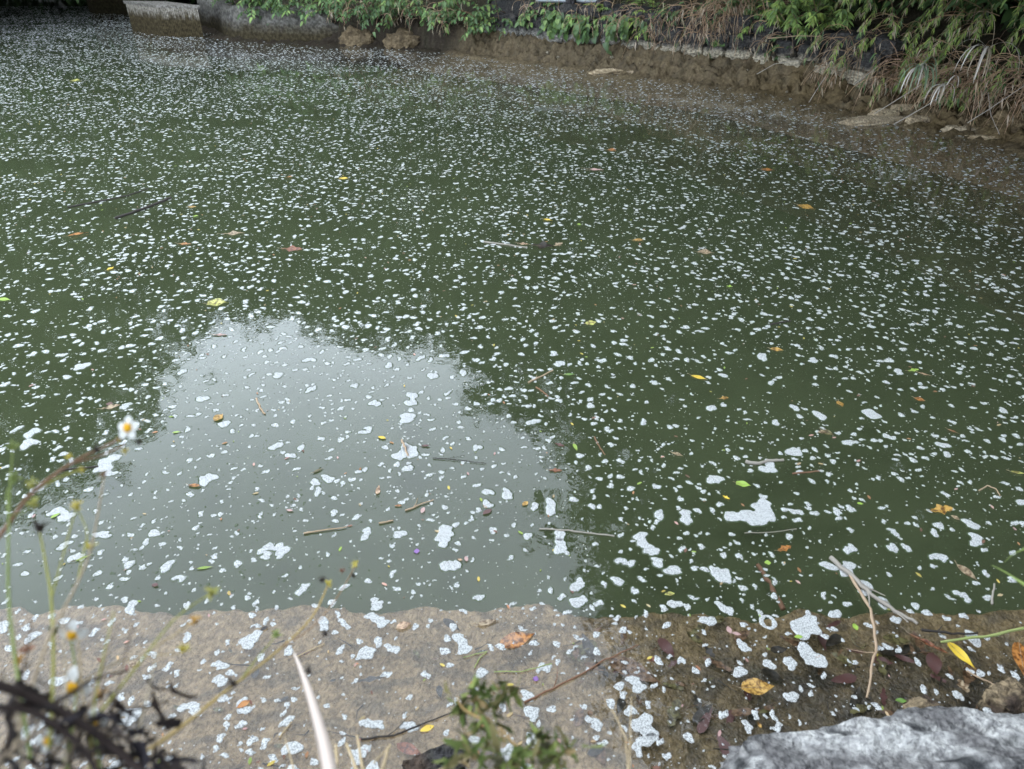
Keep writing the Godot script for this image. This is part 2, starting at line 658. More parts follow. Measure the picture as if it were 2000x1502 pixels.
func twig(called: String, pts: PackedVector3Array, r0: float, r1: float, mat: String, label: String, category := "twig", forks := 0) -> void:
	var q := PackedVector3Array()
	for i in pts.size() - 1:
		for k in 4:
			var t := k / 4.0
			q.append(pts[i].lerp(pts[i + 1], t) + (Vector3(r(-1, 1), r(-0.3, 0.3), r(-1, 1)) * r0 * 0.6 if i + k > 0 else Vector3.ZERO))
	q.append(pts[pts.size() - 1])
	var b := Buf.new()
	tube(b, q, r0, r1, 6, Color.WHITE, 0.12)
	if forks == 0:
		tag(obj(called, b.mesh(M[mat])), label, category)
		return
	var o := thing(called, Vector3.ZERO, label, category)
	obj("stick", b.mesh(M[mat]), o)
	for k in forks:
		var i := int(q.size() * (0.3 + 0.55 * k / forks))
		var dir: Vector3 = (q[i + 1] - q[i]).normalized()
		var side := Vector3(-dir.z, r(-0.05, 0.35), dir.x) * (1.0 if k % 2 else -1.0) * r(0.5, 1.3)
		var f := Buf.new()
		var L := r(0.025, 0.07)
		tube(f, PackedVector3Array([q[i], q[i] + (dir + side * 0.7) * L * 0.5, q[i] + (dir * 1.1 + side) * L]), r0 * 0.5, r0 * 0.2, 5)
		obj("side_twig", f.mesh(M[mat]), o)

# ---------------------------------------------------------------- plants
func one_leaf(kind: String, W: float, variant: int) -> ArrayMesh:
	var key := "%s%.2f%d" % [kind, W, variant]
	if not leaf_meshes.has(key):
		var b := Buf.new()
		leaf(b, Transform3D(), 1.0, W, kind, [0.12, 0.3, 0.5][variant], [0.16, 0.1, 0.22][variant], Color.WHITE, 6, [0.0, 0.4, -0.4][variant])
		leaf_meshes[key] = b.mesh(M["leaf_mid"])
	return leaf_meshes[key]

# how: leaf kind, leaf length, leaf width ratio, tones [names], stem colour, leaves per branch, droop of the branches, lean to the water
func plant(called: String, label: String, category: String, at: Vector3, toward: Vector3, branches: int, reach: float, rad: float, how: Dictionary, group := "") -> Node3D:
	var o := thing(called, at, label, category, group)
	var stems := Buf.new()
	var mass := Buf.new()
	var singles := []
	var tones: Array = how.tones
	var fan: int = how.get("fan", 0)
	var every := int(how.get("single_every", 3))
	var count := 0
	for k in branches:
		var start := Vector3(r(-rad, rad), r(0.0, how.get("rise", 0.1)), r(-rad, rad))
		var dir: Vector3 = (Vector3(r(-1, 1), r(0.1, 1.0) * how.get("up", 1.0), r(-1, 1)) + toward * how.get("lean", 0.5)).normalized()
		var L := reach * r(0.55, 1.1)
		var pts := PackedVector3Array([start])
		var steps := 6
		var p := start
		var dr: float = how.get("droop", 0.5)
		for i in steps:
			dir = (dir + Vector3(r(-0.2, 0.2), -dr * 0.35 * (i + 1) / steps, r(-0.2, 0.2))).normalized()
			p += dir * L / steps
			pts.append(p)
		tube(stems, pts, how.get("stem", 0.006), how.get("stem", 0.006) * 0.35, 4, tone(how.get("stem_col", Color(0.16, 0.1, 0.06)), 0.35))
		var per: int = how.leaves
		for i in per:
			var t := lerpf(how.get("from", 0.25), 1.0, (i + r(0.0, 0.8)) / per)
			var ft := clampf(t * steps, 0.0, steps - 0.01)
			var a := pts[int(ft)].lerp(pts[int(ft) + 1], ft - int(ft))
			var along := (pts[int(ft) + 1] - pts[int(ft)]).normalized()
			var side := along.cross(Vector3.UP).normalized() * (1.0 if i % 2 else -1.0)
			for q in maxi(1, fan):
				var axis: Vector3
				if fan:
					var sp := (q - (fan - 1) * 0.5) / maxf(1.0, fan - 1.0) * 2.2
					axis = (along + side * sp * 1.3 * (1.0 if i % 2 else -1.0) + Vector3(r(-0.2, 0.2), -how.get("hang", 0.3) + r(-0.2, 0.2), r(-0.2, 0.2)) + toward * 0.25)
				else:
					axis = along * r(0.2, 0.8) + side * r(0.5, 1.1) + Vector3(r(-0.25, 0.25), -how.get("hang", 0.3) + r(-0.3, 0.25), r(-0.25, 0.25)) + toward * 0.3
				var up := (Vector3.UP + toward * r(0.0, 0.9) + Vector3(r(-0.4, 0.4), 0, r(-0.4, 0.4)))
				var xf := aim(a, axis, up)
				var len: float = how.len * r(0.6, 1.15)
				var tn: String = tones[rng.randi() % tones.size()]
				count += 1
				if count % every == 0 and singles.size() < 70:
					singles.append([xf.scaled_local(Vector3.ONE * len), tn])
				else:
					leaf(mass, xf, len, len * how.w, how.kind, r(0.1, 0.5), r(0.08, 0.2), tone(M[tn].albedo_color.srgb_to_linear(), 0.3), 4, r(-0.4, 0.4))
	obj("stems", stems.mesh(M["bark"]), o).set_meta("kind", "stuff")
	if mass.v.size():
		obj("foliage", mass.mesh(M["foliage"]), o).set_meta("kind", "stuff")
	for s in singles:
		var lf := obj("leaf", one_leaf(how.kind, how.w, rng.randi() % 3), o, M[s[1]])
		lf.transform = s[0]
	return o

func blade_clump(called: String, label: String, at: Vector3, toward: Vector3, n: int, L: float, W: float, tones: Array, droop: float, spread := 0.5, up := 1.0, group := "") -> void:
	# long arching blades from one root, each blade a part
	var o := thing(called, at, label, "grass", group)
	for k in n:
		var dir := (Vector3(r(-spread, spread), up * r(0.5, 1.0), r(-spread, spread)) + toward * r(0.1, 0.7)).normalized()
		var b := Buf.new()
		var len := L * r(0.6, 1.1)
		var tn: String = tones[rng.randi() % tones.size()]
		var p := Vector3(r(-0.05, 0.05), 0, r(-0.05, 0.05))
		var steps := 9
		var side := dir.cross(Vector3.UP).normalized()
		side = (side + Vector3(r(-0.3, 0.3), 0, r(-0.3, 0.3))).normalized()
		var first := 0
		for i in steps + 1:
			var t := float(i) / steps
			var w := W * 0.5 * prof("blade", t) + 0.0006
			var nn := side.cross(dir).normalized()
			b.p(p - side * w + nn * w * 0.35, Color.WHITE, Vector2(0, t))
			b.p(p, Color.WHITE, Vector2(0.5, t))
			b.p(p + side * w + nn * w * 0.35, Color.WHITE, Vector2(1, t))
			dir = (dir + Vector3.DOWN * droop * (0.08 + 0.30 * t)).normalized()
			p += dir * len / steps
		for i in steps:
			for q in 2:
				var a := first + i * 3 + q
				b.tri(a, a + 3, a + 1)
				b.tri(a + 1, a + 3, a + 4)
		obj("blade", b.mesh(M[tn]), o)

func tree(label: String, root: Vector3, crowns: Array, leaf_col: Color, floor_y: float, group := "") -> void:
	# trunk, limbs to each crown, and each crown a cloud of leafy sprigs with gaps
	var o := thing("tree", root, label, "tree", group)
	var t := Buf.new()
	var fork := (crowns[0][0] as Vector3) - root
	fork = Vector3(fork.x * 0.35, maxf(2.6, fork.y * 0.55), fork.z * 0.35)
	tube(t, PackedVector3Array([Vector3(0, -0.3, 0), Vector3(0.05, fork.y * 0.4, 0.08), Vector3(fork.x * 0.6, fork.y * 0.75, fork.z * 0.6), fork]), 0.26, 0.17, 10, Color(0.10, 0.08, 0.06), 0.06)
	obj("trunk", t.mesh(M["bark"]), o)
	for c in crowns:
		var cen: Vector3 = c[0] - root
		for k in 5:
			var l := Buf.new()
			var tip: Vector3 = cen + Vector3(r(-1, 1), r(-0.4, 0.8), r(-1, 1)) * c[1] * 0.7
			tip.y = maxf(tip.y, floor_y - root.y + 0.3)
			tube(l, PackedVector3Array([fork * 0.97, fork.lerp(tip, 0.45) + Vector3(r(-0.3, 0.3), r(0.1, 0.5), r(-0.3, 0.3)), tip]), 0.09, 0.02, 6, Color(0.10, 0.08, 0.06))
			obj("limb", l.mesh(M["bark"]), o)
		var sprig := Buf.new()
		for k in 15:
			var dir := Vector3(r(-1, 1), r(-0.8, 0.6), r(-1, 1)).normalized()
			leaf(sprig, aim(dir * r(0.02, 0.25), dir + Vector3(0, -0.3, 0)), r(0.14, 0.24), r(0.07, 0.11), "ovate", 0.3, 0.1, tone(leaf_col, 0.35), 3)
		var xf := []
		var R: float = c[1]
		for i in int(c[2]):
			var d := Vector3(rng.randfn(), rng.randfn(), rng.randfn()).normalized()
			var edge := 1.0 + 0.22 * NF.get_noise_3dv(d * 2.1 + cen) + 0.12 * NF.get_noise_3dv(d * 6.0 + cen)
			var q: Vector3 = d * R * edge * pow(r(0.05, 1.0), 0.38)
			if NF.get_noise_3dv((q + cen) * 0.9) < -0.28:
				continue
			q.y *= c[3] if c.size() > 3 else 1.0
			q += cen
			if q.y + root.y < floor_y + 0.3 * NF.get_noise_2d(q.x, q.z):
				continue
			xf.append(Transform3D(Basis.from_euler(Vector3(r(-0.6, 0.6), r(0, TAU), r(-0.6, 0.6))).scaled(Vector3.ONE * r(0.8, 1.4)), q))
		copies_of("crown", sprig.mesh(M["canopy"]), xf, o).set_meta("kind", "stuff")

# ---------------------------------------------------------------- the scene
const PITCH := 0.575959
const RIPPLE := 0.036

func _ready() -> void:
	rng.seed = 20240
	# camera: eye 2 m above the water, looking down at the pond
	var cam := Camera3D.new()
	cam.name = "camera"
	cam.position = Vector3(0, 2, 0)
	cam.rotation = Vector3(-PITCH, 0, 0)
	cam.near = 0.05
	cam.far = 900.0
	var lens := CameraAttributesPhysical.new()
	lens.frustum_focal_length = 22.37
	lens.frustum_near = 0.05
	lens.frustum_far = 900.0
	lens.frustum_focus_distance = 4.2
	lens.exposure_aperture = 3.4
	cam.attributes = lens
	cam.fov = 56.42
	add_child(cam)
	cam.current = true
	# overcast sky, and the veiled sun in front of the viewer, high over the open end of the pond
	var we := WorldEnvironment.new()
	we.name = "environment"
	var env := Environment.new()
	env.background_mode = Environment.BG_SKY
	var sky := Sky.new()
	var sm := PanoramaSkyMaterial.new()
	sm.panorama = overcast()
	sm.filter = true
	sky.sky_material = sm
	env.sky = sky
	env.tonemap_mode = Environment.TONE_MAPPER_LINEAR
	env.tonemap_exposure = 2.95
	env.sdfgi_enabled = true
	env.ssao_enabled = true
	env.ssil_enabled = true
	we.environment = env
	add_child(we)
	var sun := DirectionalLight3D.new()
	sun.name = "veiled_sun"
	sun.light_energy = 0.15
	sun.light_angular_distance = 120.0
	sun.light_color = Color(1.0, 0.97, 0.92)
	sun.shadow_enabled = true
	add_child(sun)
	sun.look_at_from_position(Vector3(-0.485, 0.656, -0.578), Vector3.ZERO)
	materials()
	make_shore()
	setting()
	far_structures()
	far_plants()
	trees()
	near_things()
	drifting()
	all_foam()

func overcast() -> ImageTexture:
	# an even cloud cover, thin where the sun stands behind it
	var w := 512
	var h := 256
	var im := Image.create(w, h, false, Image.FORMAT_RGBF)
	var f := FastNoiseLite.new()
	f.seed = 14
	f.frequency = 1.3
	f.fractal_octaves = 5
	var sun := Vector3(-0.485, 0.656, -0.578).normalized()
	for j in h:
		var th := PI * (j + 0.5) / h
		for i in w:
			var az := TAU * ((i + 0.5) / w - 0.5)
			var d := Vector3(sin(th) * sin(az), cos(th), -sin(th) * cos(az))
			var q := d / (0.35 + absf(d.y))
			var n := f.get_noise_3dv(q * 0.9)
			var v := (1.0 + 0.25 * n) * lerpf(1.65, 0.8, smoothstep(0.36, 0.86, d.y))
			var ang := rad_to_deg(acos(clampf(d.dot(sun), -1, 1)))
			v += 5.0 * exp(-ang * ang / 120.0) * (0.8 + 0.6 * n) + 0.4 * exp(-ang * ang / 900.0)
			if d.y < 0.0:
				v = 0.25
			im.set_pixel(i, j, Color(v * 0.83, v * 0.965, v * (1.14 - 0.08 * n)))
	return ImageTexture.create_from_image(im)

func make_shore() -> void:
	var key := [Vector2(-34, -33), Vector2(-22, -31), Vector2(-15, -29.5), Vector2(-11, -27.5), Vector2(-9.0, -23.5), Vector2(-7.4, -18.6), Vector2(-6.2, -16.7), Vector2(-5.31, -15.6), Vector2(-3.13, -15.0), Vector2(-1.6, -14.36), Vector2(-0.67, -13.75), Vector2(0.38, -12.96), Vector2(1.2, -12.37), Vector2(2.29, -11.45), Vector2(3.45, -10.55), Vector2(4.0, -9.75), Vector2(4.36, -9.2), Vector2(4.76, -8.65), Vector2(5.0, -8.25), Vector2(5.36, -7.65), Vector2(5.6, -7.2), Vector2(6.2, -5.6), Vector2(6.8, -3), Vector2(7.2, 0), Vector2(7.6, 8), Vector2(8.4, 30)]
	for i in key.size() - 1:
		var a: Vector2 = key[maxi(i - 1, 0)]
		var b: Vector2 = key[i]
		var c: Vector2 = key[i + 1]
		var d: Vector2 = key[mini(i + 2, key.size() - 1)]
		var steps := maxi(2, int(b.distance_to(c) / (0.035 if b.x > -9.0 and b.x < 6.5 else 0.6)))
		for k in steps:
			var q := b.cubic_interpolate(c, a, d, float(k) / steps)
			shore.append(Vector3(q.x, 0, q.y))
	shore_n.resize(shore.size())
	for i in shore.size():
		var t := (shore[mini(i + 4, shore.size() - 1)] - shore[maxi(i - 4, 0)]).normalized()
		shore_n[i] = Vector3(t.z, 0, -t.x)

func setting() -> void:
	# pond bed and land to the horizon, under everything
	var g := PlaneMesh.new()
	g.size = Vector2(900, 900)
	g.material = make("bed", lin(0.10, 0.09, 0.06), 0.9, 0.2)
	var go := obj("ground", g)
	go.position = Vector3(0, -1.5, 0)
	struct(go)
	# the far bank: a strip along the waterline, from under the water up and away
	var ds := [-9.0, -6.0, -4.4, -3.2, -2.6, -2.0, -1.4, -1.0, -0.7, -0.5, -0.35, -0.22, -0.12, -0.05, 0.0, 0.02, 0.04, 0.06, 0.08, 0.1, 0.12, 0.14, 0.16, 0.18, 0.2, 0.225, 0.25, 0.275, 0.3, 0.325, 0.35, 0.375, 0.4, 0.43, 0.46, 0.49, 0.52, 0.56, 0.6, 0.65, 0.7, 0.76, 0.86, 1.0, 1.2, 1.5, 1.9, 2.4, 3.0, 4.0, 6.0, 10.0, 20.0, 60.0, 200.0]
	var b := Buf.new()
	var cols := ds.size()
	for i in shore.size():
		for d in ds:
			var q: Vector3 = shore[i] + shore_n[i] * d
			var fade := smoothstep(-1.0, 0.0, d)
			var y := bank_h(shore[i].x, d)
			var rough := 0.075 * NF.get_noise_2d(q.x * 2.4, q.z * 2.4) + 0.12 * NR.get_noise_2d(q.x * 4.0, q.z * 4.0) + 0.04 * NF.get_noise_2d(q.x * 13.0, q.z * 13.0) + 0.06 * minf(0.0, NR.get_noise_2d(q.x * 9.0, q.z * 9.0))
			y += rough * fade * (0.55 if d < 0.03 else 1.0)
			y += 0.12 * smoothstep(4.0, 20.0, d) * NF.get_noise_2d(q.x * 0.3, q.z * 0.3)
			var k := 0.5 + 0.5 * NF.get_noise_2d(q.x * 1.7, q.z * 1.7)
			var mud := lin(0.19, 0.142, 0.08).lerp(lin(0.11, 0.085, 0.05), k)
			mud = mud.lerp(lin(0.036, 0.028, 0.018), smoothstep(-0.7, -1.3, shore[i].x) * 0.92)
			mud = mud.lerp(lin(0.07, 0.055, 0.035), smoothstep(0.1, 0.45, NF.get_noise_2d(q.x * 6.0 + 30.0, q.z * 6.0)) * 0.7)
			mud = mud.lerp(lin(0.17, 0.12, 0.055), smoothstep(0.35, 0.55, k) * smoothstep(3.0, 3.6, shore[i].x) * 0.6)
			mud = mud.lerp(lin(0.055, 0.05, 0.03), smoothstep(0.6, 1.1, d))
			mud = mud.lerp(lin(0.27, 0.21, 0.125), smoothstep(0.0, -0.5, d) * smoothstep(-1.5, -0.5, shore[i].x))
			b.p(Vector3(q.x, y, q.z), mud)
	for i in shore.size() - 1:
		for j in cols - 1:
			var a := i * cols + j
			b.quad(a, a + 1, a + cols + 1, a + cols)
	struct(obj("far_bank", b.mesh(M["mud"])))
	# the near bank with its underwater shelf
	b = Buf.new()
	var nx := 360
	var nz := 170
	for j in nz + 1:
		for i in nx + 1:
			var fx := float(i) / nx * 2.0 - 1.0
			var x := fx * 2.4 + 18.0 * pow(maxf(0.0, absf(fx) - 0.86) / 0.14, 2.0) * signf(fx)
			var fz := float(j) / nz
			var z := -2.0 + 1.5 * fz + 30.0 * pow(maxf(0.0, fz - 0.9) / 0.1, 3.0)
			var e := shelf_edge(x)
			var y := -0.062 + 0.03 * smoothstep(e, -1.0, z) + 0.5 * smoothstep(-1.08, -0.35, z)
			y += (0.012 * NF.get_noise_2d(x * 4.0, z * 4.0) + 0.006 * NF.get_noise_2d(x * 17.0, z * 17.0) + 0.006 * NR.get_noise_2d(x * 9.0, z * 9.0))
			if z > -1.0:
				y += 0.05 * NF.get_noise_2d(x * 3.0, z * 3.0)
			else:
				y = minf(y, -0.012)
			y -= 1.2 * smoothstep(0.0, 0.16, e - z)
			var k := 0.5 + 0.5 * NF.get_noise_2d(x * 5.0, z * 5.0)
			var litter := smoothstep(0.25, 0.9, x + 0.25 * NF.get_noise_2d(x * 3.0 + 9.0, z * 3.0)) * smoothstep(-1.62, -1.35, z + 0.1 * NF.get_noise_2d(x * 6.0, z * 6.0))
			var col := lin(0.47, 0.335, 0.185).lerp(lin(0.34, 0.242, 0.134), k)
			col = col.lerp(lin(0.27, 0.195, 0.09), smoothstep(0.15, 0.5, x) * 0.8)
			col = col.lerp(lin(0.075, 0.058, 0.04), litter * (0.62 + 0.36 * smoothstep(-0.1, 0.25, NF.get_noise_2d(x * 8.0, z * 8.0))))
			var streak := NR.get_noise_2d(x * 2.2 + 5.0, z * 3.4)
			col = col.lerp(lin(0.10, 0.085, 0.065), smoothstep(0.35, 0.75, streak) * 0.5)
			b.p(Vector3(x, y, z), col)
	for j in nz:
		for i in nx:
			var a := j * (nx + 1) + i
			b.tri(a, a + 1, a + nx + 1)
			b.tri(a + 1, a + nx + 2, a + nx + 1)
	struct(obj("near_bank", b.mesh(M["wet_mud"])))
	# the water: clear surface, suspended silt, and the green depth that nothing shows through
	var sheet := PlaneMesh.new()
	sheet.size = Vector2(60, 60)
	sheet.material = M["water"]
	var w := obj("pond_water", sheet)
	w.position = Vector3(-10, 0, -10)
	struct(w)
	for s in [[-0.105, "silt_haze"], [-0.165, "silt_haze"], [-0.25, "deep_water"]]:
		var p := PlaneMesh.new()
		p.size = Vector2(60, 60)
		p.material = M[s[1]]
		var o := obj("turbid_water", p)
		o.position = Vector3(-10, s[0], -10)
		struct(o)

func fluted_box(called: String, label: String, corner: Vector3, a: Vector3, bdir: Vector3, wa: float, wb: float, high: float, dark: float) -> void:
	# a square footing with ribbed faces and an overhanging slab on top; corner is its nearest corner
	var o := thing(called, corner, label, "footing")
	var up := Vector3.UP
	var core := Buf.new()
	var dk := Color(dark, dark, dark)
	for f in [[a, bdir, wa], [bdir, a, wb]]:
		var dir: Vector3 = f[0]
		var out: Vector3 = -(f[1] as Vector3)
		var n := int(f[2] / 0.038)
		var ribs := Buf.new()
		for k in n:
			for part in 2:
				pass
			var w: float = f[2] / n
			var x0 := (k + 0.12) * w
			var x1 := (k + 0.78) * w
			var hs := [-0.5, 0.0, 0.1, 0.2, 0.3, 0.38, 0.46, 0.55, 0.65, high]
			var prev := []
			for h in hs:
				var y := minf(h, high)
				var jut := 0.016 + 0.01 * NF.get_noise_2d(k * 3.1, y * 20.0)
				var row := []
				for e in [[x0, 0.0], [x0 + 0.005, jut], [x1 - 0.005, jut], [x1, 0.0]]:
					var q: Vector3 = dir * e[0] + out * e[1] + up * y
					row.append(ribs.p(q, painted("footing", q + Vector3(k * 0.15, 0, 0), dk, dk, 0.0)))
				if prev:
					for i in 3:
						if dir == a:
							ribs.quad(prev[i], row[i], row[i + 1], prev[i + 1])
						else:
							ribs.quad(prev[i], prev[i + 1], row[i + 1], row[i])
				prev = row
		obj("ribs", ribs.mesh(M["concrete"]), o).set_meta("kind", "stuff")
	var cen := a * wa * 0.5 + bdir * wb * 0.5
	var bs := Basis(a, up, a.cross(up))
	# the body behind the ribs, as four walls that follow the two directions
	var q4 := [Vector3.ZERO, a * wa, a * wa + bdir * wb, bdir * wb]
	for i in 4:
		var p0: Vector3 = q4[i]
		var p1: Vector3 = q4[(i + 1) % 4]
		var rows := []
		for h in [-0.5, 0.1, 0.25, 0.4, 0.55, high]:
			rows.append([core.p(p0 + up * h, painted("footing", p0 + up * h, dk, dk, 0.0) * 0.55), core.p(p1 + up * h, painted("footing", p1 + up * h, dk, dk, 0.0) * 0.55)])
		for k in rows.size() - 1:
			core.quad(rows[k][0], rows[k + 1][0], rows[k + 1][1], rows[k][1])
	obj("body", core.mesh(M["concrete"]), o)
	var lid := Buf.new()
	var over := 0.035
	var l4 := [-(a + bdir) * over, a * (wa + over) - bdir * over, a * (wa + over) + bdir * (wb + over), bdir * (wb + over) - a * over]
	var low := []
	var top := []
	for q in l4:
		low.append(q + up * high)
		top.append(q + up * (high + 0.055))
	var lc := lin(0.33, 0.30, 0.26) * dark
	for i in 4:
		var j := (i + 1) % 4
		var z := [lid.p(low[i], lc * 0.8), lid.p(top[i], lc * 0.8), lid.p(top[j], lc * 0.8), lid.p(low[j], lc * 0.8)]
		lid.quad(z[0], z[1], z[2], z[3])
	var z1 := [lid.p(top[0], lc), lid.p(top[3], lc), lid.p(top[2], lc), lid.p(top[1], lc)]
	lid.quad(z1[0], z1[1], z1[2], z1[3])
	obj("slab", lid.mesh(M["concrete"]), o)

func wall_paint(q: Vector3) -> Color:
	var k := q.y + 0.07 * NF.get_noise_3dv(q * 4.0) + 0.03 * NF.get_noise_3dv(q * 15.0)
	var c := lin(0.075, 0.072, 0.07)
	c = c.lerp(lin(0.15, 0.13, 0.11), smoothstep(-0.1, 0.4, NF.get_noise_3dv(q * 7.0)) * 0.7)
	var pale := lin(0.36, 0.335, 0.29).lerp(lin(0.60, 0.52, 0.38), smoothstep(1.3, 2.4, q.x))
	return c.lerp(pale, smoothstep(0.46, 0.33, k))

func far_structures() -> void:
	fluted_box("concrete_footing", "ribbed concrete footing with flat slab and tide stain, nearer of two in the water", Vector3(-7.097, 0.000, -16.072), Vector3(0.986, 0.000, 0.167), Vector3(-0.769, 0.000, -0.639), 0.899, 1.241, 0.520, 1.00)
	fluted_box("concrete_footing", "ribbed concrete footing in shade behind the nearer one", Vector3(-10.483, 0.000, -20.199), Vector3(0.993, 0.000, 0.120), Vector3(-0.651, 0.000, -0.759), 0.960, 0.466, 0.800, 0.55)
	# concrete ledge behind the footings: its own piece of wall along the bank
	var b := Buf.new()
	var xs := []
	var x := -6.9
	while x < -2.9:
		xs.append(x)
		x += 0.08
	var prev := []
	for X in xs:
		var row := []
		var f := smoothstep(-2.9, -4.0, X)
		var top := 0.58 * f + 0.10 * (1.0 - f) + 0.02 * NF.get_noise_1d(X * 5.0)
		for e in [[0.10, -0.05], [0.11, 0.12], [0.12, 0.25], [0.13, 0.34], [0.14, 0.42], [0.15, 0.5], [0.17, 1.0], [0.45, 1.02]]:
			var q: Vector3 = bank(X, e[0])
			q.y = e[1] if e[1] < 0.9 else top + (e[1] - 1.0)
			q.y = minf(q.y, top + (e[1] - 1.0 if e[1] > 0.9 else 0.0))
			q += shore_n[shore_at(X)] * (0.03 * NF.get_noise_2d(X * 5.0, q.y * 6.0) - 0.1 + 0.35 * (1.0 - f) * (1.0 - f))
			var k := q.y + 0.06 * NF.get_noise_2d(X * 3.0, q.y * 8.0)
			var c := lin(0.22, 0.205, 0.18).lerp(lin(0.09, 0.085, 0.075), smoothstep(0.0, 0.5, NF.get_noise_2d(X * 4.0, q.y * 5.0)))
			c = c.lerp(lin(0.075, 0.06, 0.035), smoothstep(0.34, 0.2, k))
			row.append(b.p(q, c))
		if prev:
			for i in row.size() - 1:
				b.quad(prev[i], prev[i + 1], row[i + 1], row[i])
		prev = row
	tag(obj("concrete_ledge", b.mesh(M["concrete"])), "low stained concrete ledge with brown tide mark beside the ribbed footing", "wall")
	# dry stone wall: every stone a part
	var wall := thing("stone_wall", Vector3.ZERO, "low dark stone wall with a pale band along its foot above the mud bank", "wall")
	var course := 0
	for c in [[0.52, 0.345, 0.085, 0.30], [0.58, 0.52, 0.11, 0.36], [0.66, 0.71, 0.10, 0.40]]:
		var X := -0.78 + course * 0.12
		while X < 4.15:
			var wd := r(0.22, 0.42) * (1.0 if course else 1.1)
			var i := shore_at(X)
			var t := Vector3(-shore_n[i].z, 0, shore_n[i].x)
			i = shore_at(X + wd * 0.5 * t.x)
			t = Vector3(-shore_n[i].z, 0, shore_n[i].x)
			var at: Vector3 = shore[i] + shore_n[i] * (c[0] + r(-0.02, 0.04))
			at.y = c[1] - 0.05 * smoothstep(2.6, 4.0, X) + r(-0.02, 0.02)
			var bs := Basis(t, Vector3.UP, t.cross(Vector3.UP)).rotated(t.cross(Vector3.UP), r(-0.14, 0.14))
			var s := Buf.new()
			lump(s, at, Vector3(wd * 0.56, c[2] * r(0.95, 1.25), 0.15), 8, 0.24, 1.5, X * 7.0 + course * 31.0, 0.5, bs, "wall")
			if not (course == 2 and r(0, 1) < 0.3):
				obj("stone", s.mesh(M["stone"]), wall)
			X += wd * 0.97 * absf(t.x)
		course += 1
	var pack := Buf.new()
	var before := []
	for k in 120:
		var X := -0.85 + k * 0.042
		var row := []
		for e in [[0.53, 0.2], [0.56, 0.44], [0.63, 0.6], [0.72, 0.78], [0.95, 0.84]]:
			var q: Vector3 = bank(X, e[0])
			q.y = e[1] - 0.05 * smoothstep(2.6, 4.0, X) + 0.03 * NF.get_noise_2d(X * 9.0, e[1] * 9.0)
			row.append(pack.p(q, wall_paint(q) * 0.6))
		if before:
			for i in 4:
				pack.quad(before[i], before[i + 1], row[i + 1], row[i])
		before = row
	obj("earth_packing", pack.mesh(M["stone"]), wall)
	# upright jagged stones standing on the wall
	var n := 0
	for e in [[0.62, 0.82, 0.09, 0.17], [1.02, 0.80, 0.06, 0.12], [1.16, 0.80, 0.07, 0.14], [2.05, 0.78, 0.12, 0.13], [3.02, 0.72, 0.14, 0.12], [3.3, 0.66, 0.16, 0.11]]:
		var s := Buf.new()
		var at := bank(e[0], 0.66)
		at.y = e[1]
		lump(s, Vector3.ZERO, Vector3(e[2], e[3], 0.08), 7, 0.28, 1.4, n * 3.7 + 2.0, 0.35, Basis(Vector3.FORWARD, r(-0.2, 0.2)), "", lin(0.085, 0.078, 0.075))
		var o := obj("rock", s.mesh(M["stone"]))
		o.position = at
		tag(o, ["jagged dark rock standing on the stone wall below the metal pipe", "thin pointed rock on the wall beside the hanging vine", "squat dark rock on the wall next to the thin pointed rock", "rounded dark rock above the pale wall foot among dry stems", "grey rubble rock at the wall top under the dry stems", "wide rubble rock at the wall end near the reed leaves"][n], "rock")
		n += 1
	# pale metal pipe lying behind the wall
	b = Buf.new()
	var p0 := Vector3(0.40, 0.86, -13.55)
	var p1 := Vector3(1.45, 0.86, -13.35)
	tube(b, PackedVector3Array([p0, p0.lerp(p1, 0.5), p1]), 0.03, 0.03, 16)
	tag(obj("pipe", b.mesh(M["pipe_metal"])), "pale metal pipe lying on the bank behind the stone wall", "pipe")
	# clods and stones along the waterline
	clod(Vector3(-2.910, 0.000, -15.005), Vector3(0.320, 0.240, 0.200), 1.0, lin(0.24, 0.18, 0.105), lin(0.13, 0.095, 0.055), "brown mud clod rising from the water under the drooping shrub", "mud_clod", 0.20, 0.00, 0.48)
	clod(Vector3(-1.983, 0.000, -14.614), Vector3(0.340, 0.250, 0.200), 2.0, lin(0.24, 0.18, 0.105), lin(0.13, 0.095, 0.055), "brown mud clod at the foot of the bank under the grass tuft", "mud_clod", 0.20, 0.00, 0.48)
	clod(Vector3(-1.453, 0.000, -14.872), Vector3(0.220, 0.220, 0.150), 4.0, lin(0.13, 0.095, 0.055), lin(0.13, 0.095, 0.055), "dark mud clod at the foot of the undercut bank", "mud_clod", 0.20, 0.00, 0.48)
	clod(Vector3(-0.906, 0.000, -14.614), Vector3(0.160, 0.260, 0.150), 5.0, lin(0.13, 0.095, 0.055), lin(0.07, 0.055, 0.035), "dark jutting mud corner before the stone wall", "mud_clod", 0.20, 0.00, 0.48)
	clod(Vector3(1.554, 0.000, -12.007), Vector3(0.340, 0.040, 0.140), 6.0, lin(0.72, 0.58, 0.39), lin(0.5, 0.39, 0.25), "flat pale mud spit in the water below the stone wall", "mud_clod", 0.20, 0.30, 0.48)
	clod(Vector3(1.496, 0.000, -12.420), Vector3(0.100, 0.060, 0.070), 7.0, lin(0.24, 0.18, 0.105), lin(0.5, 0.39, 0.25), "small mud heap on the pale spit", "mud_clod", 0.20, 0.00, 0.48)
	clod(Vector3(1.861, 0.000, -11.919), Vector3(0.130, 0.040, 0.070), 8.0, lin(0.72, 0.58, 0.39), lin(0.5, 0.39, 0.25), "pale stone at the end of the mud spit", "rock", 0.20, 0.00, 0.24)
